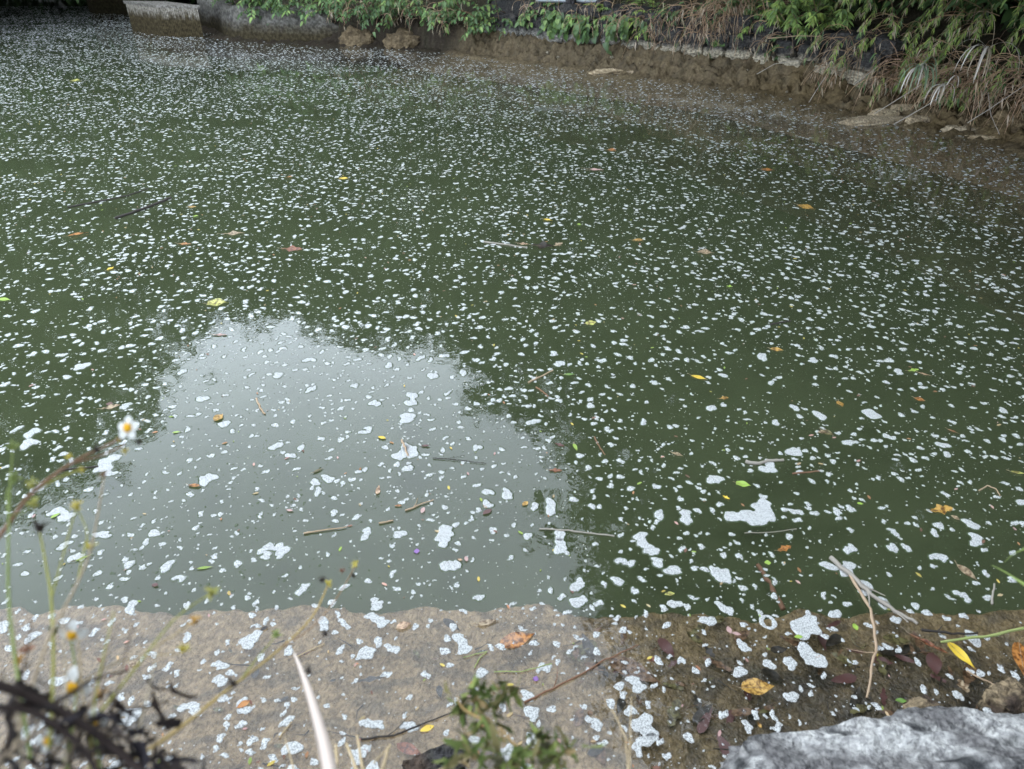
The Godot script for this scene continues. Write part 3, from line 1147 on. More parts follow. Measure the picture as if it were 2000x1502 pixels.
	clod(Vector3(4.297, 0.000, -8.775), Vector3(0.450, 0.050, 0.160), 9.0, lin(0.72, 0.58, 0.39), lin(0.5, 0.39, 0.25), "broad flat pale stone lying in the water below the reed slope", "rock", 0.30, 0.25, 0.24)
	clod(Vector3(4.454, 0.000, -8.957), Vector3(0.190, 0.100, 0.110), 10.0, lin(0.62, 0.5, 0.32), lin(0.5, 0.39, 0.25), "rounded tan stone lying on the broad flat stone", "rock", 0.35, 0.20, 0.24)
	clod(Vector3(4.767, 0.000, -9.063), Vector3(0.220, 0.140, 0.110), 11.0, lin(0.56, 0.44, 0.28), lin(0.5, 0.39, 0.25), "blocky tan stone leaning behind the rounded one", "rock", 0.60, -0.20, 0.10)
	clod(Vector3(4.749, 0.000, -8.699), Vector3(0.160, 0.080, 0.090), 12.0, lin(0.56, 0.44, 0.28), lin(0.5, 0.39, 0.25), "small tan stone at the end of the stone group", "rock", 0.40, 0.00, 0.24)
	clod(Vector3(5.043, 0.000, -8.290), Vector3(0.200, 0.060, 0.100), 13.0, lin(0.72, 0.58, 0.39), lin(0.5, 0.39, 0.25), "low pale stone alone at the edge of the mud", "rock", 0.30, -0.30, 0.24)
	clod(Vector3(5.152, 0.000, -7.999), Vector3(0.180, 0.025, 0.070), 14.0, lin(0.72, 0.58, 0.39), lin(0.5, 0.39, 0.25), "thin mud spit next to the low pale stone", "mud_clod", 0.30, -0.30, 0.48)
	clod(Vector3(5.619, 0.000, -8.176), Vector3(0.340, 0.220, 0.240), 15.0, lin(0.28, 0.21, 0.12), lin(0.13, 0.095, 0.055), "large cracked mud lump at the edge of the photo", "mud_clod", 0.35, 0.00, 0.48)

func clod(at: Vector3, h: Vector3, sd: float, col: Color, col2: Color, label: String, called: String, square := 0.2, turn := 0.0, rough := 0.3) -> void:
	var s := Buf.new()
	lump(s, Vector3.ZERO, h, 12, rough, 1.5, sd, square, Basis(Vector3.UP, turn), "clod", col, col2)
	var o := obj(called, s.mesh(M["mud"] if called != "rock" else M["boulder"]))
	o.position = at
	tag(o, label, called.replace("_", " "))

func far_plants() -> void:
	var broad := {"kind": "ovate", "len": 0.115, "w": 0.5, "tones": ["leaf_dark", "leaf_dark", "leaf_mid", "leaf_mid", "leaf_light"], "leaves": 10, "droop": 0.9, "lean": 0.9, "up": 0.9, "hang": 0.35, "stem": 0.006, "rise": 0.25}
	var small := broad.duplicate()
	small.merge({"len": 0.085, "w": 0.5, "leaves": 14, "tones": ["leaf_dark", "leaf_dark", "leaf_mid"]}, true)
	var lance := broad.duplicate()
	lance.merge({"kind": "lance", "len": 0.13, "w": 0.24, "tones": ["leaf_mid", "leaf_light", "leaf_light", "leaf_lime"], "leaves": 7, "fan": 4, "droop": 0.7, "hang": 0.5}, true)
	var feather := broad.duplicate()
	feather.merge({"kind": "lance", "len": 0.10, "w": 0.18, "tones": ["leaf_light", "leaf_lime", "leaf_mid"], "leaves": 9, "fan": 3, "droop": 0.6, "hang": 0.3}, true)
	var heart := {"kind": "heart", "len": 0.125, "w": 0.8, "tones": ["leaf_dark", "leaf_mid", "leaf_mid", "leaf_light"], "leaves": 9, "droop": 2.6, "lean": 0.9, "up": 0.3, "hang": 0.7, "stem": 0.005, "rise": 0.1, "single_every": 2, "from": 0.1}
	var bamboo := {"kind": "lance", "len": 0.108, "w": 0.13, "tones": ["leaf_light", "leaf_lime", "leaf_lime", "leaf_mid", "leaf_tan"], "leaves": 4, "fan": 5, "droop": 1.7, "lean": 0.9, "up": 0.7, "hang": 0.75, "stem": 0.0045, "stem_col": Color(0.33, 0.22, 0.13), "rise": 0.35, "from": 0.62, "single_every": 4}
	var dry := {"kind": "lance", "len": 0.12, "w": 0.12, "tones": ["leaf_tan", "leaf_tan", "leaf_dark"], "leaves": 1, "droop": 2.2, "lean": 0.75, "up": 0.45, "hang": 0.9, "stem": 0.0052, "stem_col": Color(0.36, 0.245, 0.155), "rise": 0.4, "from": 0.5, "single_every": 6}
	var list := [
		# x, d, lift, branches, reach, radius, how, name, category, label
		[-5.95, 0.30, 0.42, 16, 0.45, 0.2, small, "shrub", "small trailing shrub on the ledge close by the footing"],
		[-5.2, 0.25, 0.40, 18, 0.45, 0.2, broad, "shrub", "leafy trailing shrub down the middle of the concrete ledge"],
		[-4.5, 0.22, 0.34, 18, 0.45, 0.2, small, "shrub", "small-leaved trailing shrub near the end of the concrete ledge"],
		[-5.60, 0.37, 0.15, 20, 0.55, 0.25, small, "shrub", "low leafy shrub on the concrete ledge next to the footing"],
		[-4.90, 0.37, 0.10, 22, 0.55, 0.25, broad, "shrub", "dark broad-leaved shrub hanging over the concrete ledge"],
		[-4.20, 0.32, 0.05, 24, 0.6, 0.28, broad, "shrub", "thick shrub at the end of the concrete ledge beside the grass tuft"],
		[-3.50, 0.42, 0.10, 26, 0.65, 0.3, broad, "shrub", "leafy shrub drooping over the first mud clod"],
		[-2.75, 0.37, 0.10, 28, 0.65, 0.3, small, "shrub", "small-leaved shrub between the two mud clods"],
		[-2.05, 0.32, 0.10, 28, 0.7, 0.3, broad, "shrub", "broad-leaved shrub drooping over the second mud clod"],
		[-1.35, 0.32, 0.10, 28, 0.7, 0.3, broad, "shrub", "dark shrub hanging over the undercut bank before the stone wall"],
		[-0.65, 0.47, 0.10, 28, 0.65, 0.3, broad, "shrub", "broad-leaved shrub at the start of the stone wall"],
		[0.05, 0.76, 0.09, 26, 0.6, 0.25, broad, "shrub", "leafy shrub on the wall beside the jagged dark rock"],
		[0.55, 0.58, 0.29, 10, 0.42, 0.15, heart, "vine", "heart-leaved vine hanging on the wall below the metal pipe"],
		[1.00, 0.58, 0.27, 13, 0.5, 0.2, heart, "vine", "thick heart-leaved vine covering the middle of the stone wall"],
		[1.45, 0.58, 0.29, 14, 0.52, 0.2, heart, "vine", "heart-leaved vine with large leaves under the feathery bush"],
		[1.25, 0.96, 0.04, 30, 0.5, 0.28, feather, "bush", "feathery yellow-green bush above the heart-leaved vines"],
		[1.75, 0.86, 0.04, 24, 0.55, 0.25, feather, "bush", "feathery green bush beside the dry brown stems"],
		[2.15, 1.06, 0.04, 22, 0.6, 0.3, small, "shrub", "dark shrub behind the rounded dark rock"],
		[2.85, 1.11, 0.19, 24, 0.65, 0.3, small, "shrub", "dark small-leaved shrub above the grey rubble"],
		[2.75, 0.62, 0.14, 5, 0.32, 0.1, heart, "vine", "sparse creeper on the dark rubble of the wall"],
		[3.25, 0.91, 0.29, 24, 0.6, 0.25, lance, "bush", "bright lance-leaved bush lit at the front above the rubble wall"],
		[3.60, 0.95, 0.18, 20, 0.6, 0.25, lance, "bush", "lance-leaved bush next to the reed slope"],
		[3.45, 0.55, 0.08, 6, 0.3, 0.1, small, "shrub", "small leafy sprig growing from the wall end"],
		[5.75, 1.15, 0.43, 40, 0.7, 0.35, small, "shrub", "dark small-leaved shrub on the slope behind the pale green blades"],
		[5.55, 0.80, 0.03, 22, 0.5, 0.2, small, "shrub", "small dark shrub low on the slope above the cracked mud lump"],
	]
	for e in list:
		plant(e[7], e[8], e[7], bank(e[0], e[1], e[2]), water_dir(e[0]), e[3], e[4], e[5], e[6])
	# dry stems and bamboo-like reed grass on the slope
	var k := 0
	for e in [[0.15, 0.5, 0.25, 26, 0.34], [0.95, 0.5, 0.25, 30, 0.36], [1.55, 0.5, 0.22, 34, 0.4], [2.6, 0.6, 0.15, 40, 0.5], [3.4, 0.6, 0.15, 44, 0.5], [-3.0, 0.12, 0.25, 40, 0.4], [-2.0, 0.12, 0.28, 40, 0.4], [-1.1, 0.12, 0.28, 44, 0.4], [1.95, 0.68, 0.04, 60, 0.6], [2.35, 0.81, 0.14, 80, 0.65], [2.75, 0.91, 0.24, 155, 0.8], [3.10, 1.16, 0.29, 40, 0.6], [3.95, 0.80, -0.02, 130, 0.75], [4.35, 0.80, -0.02, 145, 0.8], [4.80, 0.80, -0.02, 155, 0.8], [5.15, 0.80, 0.03, 155, 0.8], [5.50, 0.75, 0.08, 155, 0.8], [5.85, 0.75, 0.13, 145, 0.8]]:
		plant("dry_grass", "tangle of dry brown stems hanging down the bank " + ["below the leafy shrub on the wall", "under the thick heart-leaved vine", "below the feathery green bush", "from the rubble under the slender trunk", "in front of the bright lance-leaved bush", "between the first shrubs over the clods", "over the second mud clod", "over the undercut before the stone wall", "over the pale end of the wall foot", "beside the rounded dark rock", "around the slender forked tree", "below the lance-leaved bushes", "at the end of the stone wall", "above the flat stones in the water", "over the dark hollow in the mud", "between the two clumps of pale blades", "above the cracked mud lump", "where the bank leaves the picture"][k], "dry grass", bank(e[0], e[1], e[2]), water_dir(e[0]), e[3], e[4], 0.32, dry, "dry stem tangles on the far bank")
		k += 1
	k = 0
	for e in [[3.85, 0.80, 0.03, 22, 0.6], [4.10, 1.05, 0.13, 26, 0.65], [4.40, 0.85, 0.03, 26, 0.65], [4.65, 1.25, 0.23, 28, 0.7], [4.85, 0.85, 0.00, 26, 0.65], [5.10, 1.20, 0.18, 26, 0.7], [4.30, 1.55, 0.33, 26, 0.7], [4.90, 1.65, 0.38, 26, 0.7], [5.35, 0.95, 0.03, 22, 0.65], [3.70, 1.45, 0.28, 24, 0.7]]:
		plant("reed_grass", "clump of bright green reed grass with fanned leaves " + ["at the end of the stone wall", "beside the lance-leaved bushes", "hanging above the flat stones", "high on the slope above the flat stones", "over the dark hollow in the mud bank", "under the pale green blades", "on the upper slope behind the brown stems", "on the upper slope near the top edge of the photo", "beside the small dark shrub", "behind the bright lance-leaved bush"][k], "reed grass", bank(e[0], e[1], e[2]), water_dir(e[0]), e[3], e[4], 0.3, bamboo, "reed grass clumps on the far bank")
		k += 1
	# a back row that closes the view, each bush of its own
	k = 0
	for X in [-13.0, -11.0, -9.0, -7.4, -6.2, -5.1, -3.9, -2.8, -1.7, -0.6, 0.4, 2.6, 3.4, 4.2, 5.0, 5.6]:
		var dark := broad.duplicate()
		dark.merge({"len": 0.12, "tones": ["leaf_dark", "leaf_dark", "leaf_mid"], "single_every": 9, "droop": 0.7}, true)
		plant("bush", "dark bush of the undergrowth standing behind " + ["the open dark water beyond the footings", "the far dark water", "the rear ribbed footing", "the gap between the footings", "the nearer ribbed footing", "the concrete ledge", "the first mud clod", "the small-leaved shrub between the clods", "the shrub over the undercut bank", "the start of the stone wall", "the jagged rock by the pipe", "the dry stems and the rounded rock", "the bright lance-leaved bush", "the first reed clumps", "the tall reed slope", "the pale green blades"][k], "bush", bank(X, 1.9 if X > -8.0 else 0.9, 0.05), water_dir(X), 34, 0.9, 0.5, dark, "dark bushes behind the front plants")
		k += 1
	blade_clump("grass_tuft", "bright arching grass tuft at the end of the concrete ledge", bank(-3.95, 0.3, 0.35), water_dir(-3.95), 26, 0.42, 0.012, ["leaf_light", "leaf_mid"], 1.3, 0.6)
	blade_clump("grass_tuft", "thin grass tuft hanging between the shrubs over the undercut bank", bank(-1.0, 0.4, 0.4), water_dir(-1.0), 18, 0.5, 0.012, ["leaf_mid", "leaf_dark"], 1.5, 0.5)
	blade_clump("grass_tuft", "long grass tuft hanging from the shrubs near the second mud clod", bank(-1.9, 0.4, 0.35), water_dir(-1.9), 14, 0.55, 0.014, ["leaf_mid", "leaf_light"], 1.5, 0.5)
	blade_clump("blade_clump", "tall clump of wide pale green blades arching down at the edge of the photo", Vector3(5.10, 1.32, -8.05), Vector3(-0.75, 0, 0.6), 18, 0.7, 0.05, ["leaf_blue", "leaf_blue", "leaf_light"], 1.1, 0.45)
	blade_clump("blade_clump", "drooping pale green blades over the flat stones", Vector3(4.56, 0.62, -8.62), Vector3(-0.55, 0, 0.75), 15, 0.42, 0.022, ["leaf_blue", "leaf_blue", "leaf_pale"], 2.2, 0.4, 0.4)
	blade_clump("blade_clump", "curled dead white blades hanging over the mud hollow", Vector3(4.66, 0.50, -8.22), Vector3(-0.4, 0, 0.8), 13, 0.30, 0.018, ["leaf_pale", "leaf_pale", "leaf_tan"], 2.4, 0.5, 0.3)
	blade_clump("blade_clump", "thin dry blades bent over the pale foot of the wall", bank(3.35, 0.55, 0.4), water_dir(3.3), 9, 0.45, 0.014, ["leaf_tan", "leaf_pale", "leaf_blue"], 2.0, 0.5, 0.4)
	blade_clump("blade_clump", "long straw blades trailing from the slope beside the drooping green blades", Vector3(5.0, 0.85, -8.2), Vector3(-0.7, 0, 0.7), 12, 0.6, 0.02, ["leaf_pale", "leaf_tan"], 2.0, 0.4, 0.5)
	blade_clump("blade_clump", "dead grass blades drooping from the slope over the cracked mud lump", bank(5.55, 0.7, 0.35), water_dir(5.5), 26, 0.5, 0.008, ["leaf_tan", "leaf_pale"], 2.0, 0.6, 0.4)
	# pebbles lying in the mud
	for i in 40:
		var X := r(-0.5, 5.3)
		var s := Buf.new()
		var sz := r(0.012, 0.04)
		lump(s, Vector3.ZERO, Vector3(sz * r(0.8, 1.6), sz * 0.7, sz), 4, 0.3, 1.4, i * 3.1, 0.3, Basis(Vector3.UP, r(0, 3)), "clod", lin(0.5, 0.43, 0.31), lin(0.26, 0.2, 0.13))
		var pb := obj("pebble", s.mesh(M["stone"]))
		pb.position = bank(X, r(0.02, 0.5), 0.01)
		tag(pb, "small pale pebble stuck in the mud slope of the far bank", "pebble", "pebbles in the far mud bank")
	# slender forked tree among the dry stems
	var o := thing("sapling", bank(2.7, 1.0), "slender forked bare trunk standing among the dry brown stems", "tree")
	var b := Buf.new()
	tube(b, PackedVector3Array([Vector3(0, -0.1, 0), Vector3(-0.02, 0.3, 0), Vector3(-0.1, 0.6, 0.02), Vector3(-0.25, 1.1, 0)]), 0.03, 0.018, 7, Color(0.22, 0.19, 0.15))
	obj("trunk", b.mesh(M["bark"]), o)
	b = Buf.new()
	tube(b, PackedVector3Array([Vector3(-0.02, 0.28, 0), Vector3(0.08, 0.5, 0.02), Vector3(0.14, 1.0, 0)]), 0.02, 0.012, 6, Color(0.2, 0.17, 0.13))
	obj("branch", b.mesh(M["bark"]), o)
	# bare sticks that lean over the mud
	twig("stick", PackedVector3Array([Vector3(4.276, 0.074, -8.832), Vector3(4.405, 0.358, -8.484), Vector3(4.476, 0.483, -8.356)]), 0.0060, 0.0030, "twig_grey", "long pale stick leaning from the green blades onto the flat stones", "stick")
	twig("stick", PackedVector3Array([Vector3(4.362, 0.030, -8.494), Vector3(4.541, 0.238, -8.331), Vector3(4.655, 0.447, -8.134)]), 0.0066, 0.0030, "twig_grey", "pale stick leaning from the dead white blades down to the flat stones", "stick")
	twig("stick", PackedVector3Array([Vector3(4.149, 0.316, -9.276), Vector3(4.302, 0.530, -9.131)]), 0.0055, 0.0030, "twig_grey", "short pale stick poking from the reed grass", "stick")
	twig("stick", PackedVector3Array([Vector3(3.813, 0.025, -9.691), Vector3(3.914, 0.347, -9.602)]), 0.0055, 0.0035, "twig_grey", "grey stick standing in the mud at the wall end", "stick")
	twig("stick", PackedVector3Array([Vector3(3.460, 0.647, -10.672), Vector3(3.791, 0.705, -10.459), Vector3(4.004, 0.722, -10.273)]), 0.0050, 0.0030, "twig_tan", "thin horizontal stick across the dark gap under the lance leaves", "stick")
	twig("stick", PackedVector3Array([Vector3(4.871, 0.172, -7.949), Vector3(4.998, 0.458, -7.690), Vector3(5.092, 0.655, -7.543)]), 0.0055, 0.0025, "twig_grey", "grey bare stick lying along the slope above the low pale stone", "stick")
	twig("stick", PackedVector3Array([Vector3(4.945, 0.141, -8.016), Vector3(4.862, 0.431, -7.950), Vector3(4.760, 0.786, -7.897)]), 0.0039, 0.0020, "twig_tan", "thin upright dry stem in front of the mud hollow", "stick")
	twig("stick", PackedVector3Array([Vector3(3.319, 0.235, -10.444), Vector3(3.483, 0.384, -10.308), Vector3(3.733, 0.456, -10.124)]), 0.0050, 0.0025, "twig_grey", "bent grey twig on the pale wall foot", "stick")
	twig("stick", PackedVector3Array([Vector3(5.024, 0.140, -7.602), Vector3(4.877, 0.324, -7.619), Vector3(4.794, 0.538, -7.655)]), 0.0039, 0.0020, "twig_grey", "thin bent dry stem beside the cracked mud lump", "stick")

func trees() -> void:
	var dk := lin(0.040, 0.068, 0.024)
	tree("broad tree overhanging the bank beyond the reed slope, its crown mirrored dark in the pond", Vector3(9.2, 1.0, -9.0), [[Vector3(6.3, 5.6, -8.3), 5.35, 6800]], dk, 2.0)
	tree("leaning tree beyond the bank whose crown closes the sky over the reed slope", Vector3(11.0, 1.2, -4.0), [[Vector3(8.4, 5.4, -3.6), 4.2, 4200]], dk, 1.6)
	tree("tall tree behind the stone wall", Vector3(4.5, 1.8, -18.5), [[Vector3(2.6, 5.6, -17.5), 5.0, 4600]], dk, 0.9)
	tree("middle tree behind the leafy bank shrubs", Vector3(-3.0, 1.8, -21.0), [[Vector3(-3.4, 4.6, -20.5), 4.7, 4600]], dk, 0.8)
	tree("tree behind the concrete ledge and ribbed footings", Vector3(-7.0, 1.8, -22.5), [[Vector3(-8.6, 4.2, -21.8), 4.9, 5000]], dk, 0.75)
	tree("large dark tree at the far corner of the pond beyond the footings", Vector3(-19.5, 1.0, -17.5), [[Vector3(-14.9, 5.7, -16.6), 6.4, 8000]], dk, 0.8)
	tree("rounded thicket at the top of the reed slope", Vector3(7.4, 1.2, -9.6), [[Vector3(7.4, 2.5, -9.6), 1.9, 1500]], dk, 1.05)
	tree("thicket on top of the slope past the pale blades", Vector3(8.4, 1.2, -7.0), [[Vector3(8.4, 2.5, -7.0), 2.0, 1500]], dk, 1.15)
	tree("thicket above the end of the stone wall", Vector3(6.0, 1.2, -12.0), [[Vector3(6.0, 2.5, -12.0), 2.0, 1500]], dk, 0.9)
	tree("thicket behind the lance-leaved bushes", Vector3(4.4, 1.2, -14.0), [[Vector3(4.4, 2.4, -14.0), 2.0, 1500]], dk, 0.75)
	tree("thicket behind the metal pipe", Vector3(1.8, 1.2, -16.0), [[Vector3(1.8, 2.3, -16.0), 2.0, 1500]], dk, 0.6)
	tree("tree behind the viewer on the near bank", Vector3(-5.5, 0.5, 6.5), [[Vector3(-4.4, 6.4, 5.6), 4.8, 4000]], dk, 2.6)
	tree("second tree on the near bank, at the back of the boulder", Vector3(6.0, 0.6, 4.6), [[Vector3(5.4, 6.6, 4.2), 4.8, 4000]], dk, 2.6)
	tree("low spreading tree on the far shore past the dark corner", Vector3(-24.0, 1.0, -14.0), [[Vector3(-20.0, 5.6, -12.0), 6.0, 6500]], dk, 0.5)
	tree("tree on the far shore beyond the open end of the pond", Vector3(-29.0, 1.0, -22.0), [[Vector3(-26.0, 4.6, -22.0), 6.4, 6500]], dk, 0.5)
	tree("tree at the back of the inlet, past the dense one", Vector3(-22.0, 1.0, -32.0), [[Vector3(-19.5, 4.4, -27.0), 5.6, 6000]], dk, 0.3)
	tree("dense tree over the inlet behind the rear footing", Vector3(-14.0, 1.0, -31.0), [[Vector3(-13.0, 4.0, -27.5), 5.5, 5500]], dk, 0.3)

func near_things() -> void:
	# grey boulder on the near edge
	var s := Buf.new()
	lump(s, Vector3(0.97, 0.15, -0.875), Vector3(0.49, 0.26, 0.21), 40, 0.15, 1.2, 5.3, 0.55, Basis(Vector3.UP, 0.05) * Basis(Vector3.BACK, 0.10), "boulder")
	tag(obj("boulder", s.mesh(M["boulder"])), "pale grey boulder with white lichen patches on the near bank", "boulder")
	var wf := thing("wildflower", Vector3.ZERO, "tall wildflower with one open white daisy and a long brown stem", "wildflower")
	stem(wf, PackedVector3Array([Vector3(-0.545, 1.458, -0.506), Vector3(-0.533, 1.462, -0.540), Vector3(-0.520, 1.479, -0.585), Vector3(-0.495, 1.487, -0.628), Vector3(-0.475, 1.486, -0.657), Vector3(-0.452, 1.491, -0.677)]), 0.0025, 0.0011, lin(0.24, 0.135, 0.085))
	stem(wf, PackedVector3Array([Vector3(-0.520, 1.479, -0.585), Vector3(-0.507, 1.478, -0.611), Vector3(-0.486, 1.479, -0.628)]), 0.0016, 0.0011, lin(0.34, 0.33, 0.09))
	stem(wf, PackedVector3Array([Vector3(-0.495, 1.487, -0.628), Vector3(-0.475, 1.479, -0.652), Vector3(-0.459, 1.477, -0.675)]), 0.0016, 0.0008, lin(0.24, 0.135, 0.085))
	daisy(wf, Vector3(-0.448, 1.502, -0.674), 0.0138, Vector3(-0.2, 0.6, 0.75), 5, 0.05)
	seed_head(wf, Vector3(-0.477, 1.489, -0.650), 0.0036, lin(0.045, 0.035, 0.03), true)
	seed_head(wf, Vector3(-0.442, 1.480, -0.675), 0.0032, lin(0.045, 0.035, 0.03), true)
	seed_head(wf, Vector3(-0.520, 1.486, -0.591), 0.0047, lin(0.34, 0.33, 0.09), false)
	seed_head(wf, Vector3(-0.497, 1.493, -0.631), 0.0029, lin(0.55, 0.46, 0.10), false)
	seed_head(wf, Vector3(-0.463, 1.485, -0.672), 0.0025, lin(0.55, 0.46, 0.10), false)
	seed_head(wf, Vector3(-0.457, 1.473, -0.668), 0.0029, lin(0.55, 0.46, 0.10), false)
	seed_head(wf, Vector3(-0.486, 1.478, -0.627), 0.0029, lin(0.55, 0.46, 0.10), false)
	var ws := thing("wildflower", Vector3.ZERO, "wildflower with several yellow-green seed heads on thin green stems", "wildflower")
	seed_head(ws, Vector3(-0.531, 1.530, -0.602), 0.0047, lin(0.23, 0.28, 0.09), false)
	seed_head(ws, Vector3(-0.527, 1.503, -0.583), 0.0047, lin(0.23, 0.28, 0.09), false)
	seed_head(ws, Vector3(-0.511, 1.475, -0.573), 0.0047, lin(0.34, 0.33, 0.09), false)
	seed_head(ws, Vector3(-0.478, 1.459, -0.587), 0.0047, lin(0.55, 0.46, 0.10), false)
	seed_head(ws, Vector3(-0.463, 1.422, -0.563), 0.0047, lin(0.55, 0.46, 0.10), false)
	seed_head(ws, Vector3(-0.505, 1.454, -0.559), 0.0054, lin(0.045, 0.035, 0.03), true)
	stem(ws, PackedVector3Array([Vector3(-0.409, 1.402, -0.338), Vector3(-0.477, 1.446, -0.452), Vector3(-0.517, 1.489, -0.547), Vector3(-0.530, 1.527, -0.600)]), 0.0016, 0.0007, lin(0.23, 0.28, 0.09))
	stem(ws, PackedVector3Array([Vector3(-0.517, 1.485, -0.544), Vector3(-0.526, 1.498, -0.564), Vector3(-0.527, 1.501, -0.582)]), 0.0010, 0.0006, lin(0.23, 0.28, 0.09))
	stem(ws, PackedVector3Array([Vector3(-0.397, 1.394, -0.339), Vector3(-0.435, 1.406, -0.425), Vector3(-0.467, 1.422, -0.491), Vector3(-0.486, 1.437, -0.525), Vector3(-0.504, 1.451, -0.556)]), 0.0017, 0.0009, lin(0.34, 0.33, 0.09))
	stem(ws, PackedVector3Array([Vector3(-0.422, 1.408, -0.335), Vector3(-0.443, 1.421, -0.437), Vector3(-0.444, 1.431, -0.503), Vector3(-0.452, 1.435, -0.552), Vector3(-0.458, 1.464, -0.606), Vector3(-0.462, 1.471, -0.624)]), 0.0016, 0.0006, lin(0.42, 0.33, 0.22))
	stem(ws, PackedVector3Array([Vector3(-0.449, 1.424, -0.509), Vector3(-0.453, 1.435, -0.534), Vector3(-0.462, 1.441, -0.566), Vector3(-0.478, 1.458, -0.586)]), 0.0009, 0.0006, lin(0.34, 0.33, 0.09))
	stem(ws, PackedVector3Array([Vector3(-0.467, 1.422, -0.491), Vector3(-0.476, 1.447, -0.560), Vector3(-0.478, 1.458, -0.586)]), 0.0009, 0.0006, lin(0.34, 0.33, 0.09))
	stem(ws, PackedVector3Array([Vector3(-0.517, 1.485, -0.544), Vector3(-0.513, 1.478, -0.558), Vector3(-0.511, 1.474, -0.572)]), 0.0009, 0.0006, lin(0.23, 0.28, 0.09))
	seed_head(ws, Vector3(-0.462, 1.472, -0.625), 0.0029, lin(0.24, 0.135, 0.085), true)
	var wd := thing("wildflower", Vector3.ZERO, "low wildflower with drooping white petals among dark dry leaves", "wildflower")
	stem(wd, PackedVector3Array([Vector3(-0.383, 1.381, -0.332), Vector3(-0.402, 1.378, -0.376), Vector3(-0.420, 1.379, -0.422), Vector3(-0.441, 1.395, -0.462)]), 0.0016, 0.0009, lin(0.23, 0.28, 0.09))
	stem(wd, PackedVector3Array([Vector3(-0.358, 1.370, -0.338), Vector3(-0.376, 1.370, -0.366), Vector3(-0.392, 1.366, -0.388)]), 0.0014, 0.0009, lin(0.23, 0.28, 0.09))
	stem(wd, PackedVector3Array([Vector3(-0.386, 1.378, -0.391), Vector3(-0.383, 1.362, -0.451), Vector3(-0.368, 1.360, -0.515), Vector3(-0.345, 1.354, -0.556)]), 0.0014, 0.0007, lin(0.34, 0.33, 0.09))
	stem(wd, PackedVector3Array([Vector3(-0.420, 1.379, -0.422), Vector3(-0.398, 1.364, -0.461), Vector3(-0.357, 1.336, -0.491)]), 0.0009, 0.0006, lin(0.46, 0.35, 0.18))
	stem(wd, PackedVector3Array([Vector3(-0.382, 1.348, -0.488), Vector3(-0.362, 1.350, -0.507), Vector3(-0.348, 1.352, -0.519)]), 0.0009, 0.0006, lin(0.46, 0.35, 0.18))
	daisy(wd, Vector3(-0.441, 1.398, -0.466), 0.0125, Vector3(0.1, 0.3, 0.9), 4, 0.50)
	daisy(wd, Vector3(-0.422, 1.379, -0.420), 0.0170, Vector3(-0.3, 0.4, 0.8), 4, 0.40)
	daisy(wd, Vector3(-0.392, 1.367, -0.389), 0.0135, Vector3(0.2, 0.3, 0.9), 4, 0.50)
	daisy(wd, Vector3(-0.411, 1.389, -0.361), 0.0100, Vector3(0.2, 0.8, 0.5), 4, 0.30)
	seed_head(wd, Vector3(-0.332, 1.375, -0.540), 0.0054, lin(0.34, 0.33, 0.09), false)
	seed_head(wd, Vector3(-0.345, 1.360, -0.513), 0.0043, lin(0.50, 0.29, 0.08), false)
	seed_head(wd, Vector3(-0.352, 1.345, -0.489), 0.0043, lin(0.55, 0.46, 0.10), false)
	seed_head(wd, Vector3(-0.477, 1.398, -0.449), 0.0043, lin(0.3, 0.12, 0.06), false)
	seed_head(wd, Vector3(-0.481, 1.394, -0.439), 0.0043, lin(0.50, 0.29, 0.08), false)
	seed_head(wd, Vector3(-0.460, 1.400, -0.469), 0.0043, lin(0.10, 0.12, 0.04), false)
	seed_head(wd, Vector3(-0.415, 1.343, -0.435), 0.0043, lin(0.50, 0.29, 0.08), true)
	var wl := thing("dry_stalk", Vector3.ZERO, "long dry yellow stem leaning over the mud shelf with small dark seed heads", "dry stem")
	stem(wl, PackedVector3Array([Vector3(-0.378, 1.321, -0.369), Vector3(-0.359, 1.275, -0.438), Vector3(-0.338, 1.236, -0.512), Vector3(-0.309, 1.187, -0.606), Vector3(-0.287, 1.159, -0.682), Vector3(-0.279, 1.154, -0.743)]), 0.0024, 0.0010, lin(0.50, 0.36, 0.14))
	stem(wl, PackedVector3Array([Vector3(-0.306, 1.189, -0.610), Vector3(-0.281, 1.165, -0.659), Vector3(-0.261, 1.149, -0.728), Vector3(-0.250, 1.137, -0.796)]), 0.0011, 0.0006, lin(0.36, 0.22, 0.12))
	stem(wl, PackedVector3Array([Vector3(-0.330, 1.223, -0.536), Vector3(-0.323, 1.217, -0.568), Vector3(-0.312, 1.206, -0.612)]), 0.0011, 0.0006, lin(0.34, 0.33, 0.09))
	seed_head(wl, Vector3(-0.278, 1.156, -0.746), 0.0043, lin(0.55, 0.46, 0.10), false)
	seed_head(wl, Vector3(-0.287, 1.161, -0.748), 0.0043, lin(0.045, 0.035, 0.03), true)
	seed_head(wl, Vector3(-0.264, 1.151, -0.776), 0.0029, lin(0.2, 0.08, 0.05), true)
	seed_head(wl, Vector3(-0.249, 1.140, -0.799), 0.0043, lin(0.55, 0.46, 0.10), false)
	seed_head(wl, Vector3(-0.249, 1.136, -0.779), 0.0032, lin(0.045, 0.035, 0.03), true)
	seed_head(wl, Vector3(-0.311, 1.207, -0.614), 0.0047, lin(0.23, 0.28, 0.09), false)
	seed_head(wl, Vector3(-0.262, 1.156, -0.655), 0.0036, lin(0.045, 0.035, 0.03), true)
	seed_head(wl, Vector3(-0.267, 1.170, -0.585), 0.0036, lin(0.045, 0.035, 0.03), true)
	seed_head(wl, Vector3(-0.331, 1.239, -0.520), 0.0043, lin(0.045, 0.035, 0.03), true)
	var dd := thing("dry_plant", Vector3.ZERO, "dark withered plant with curled dead leaves at the near bank", "dry plant")
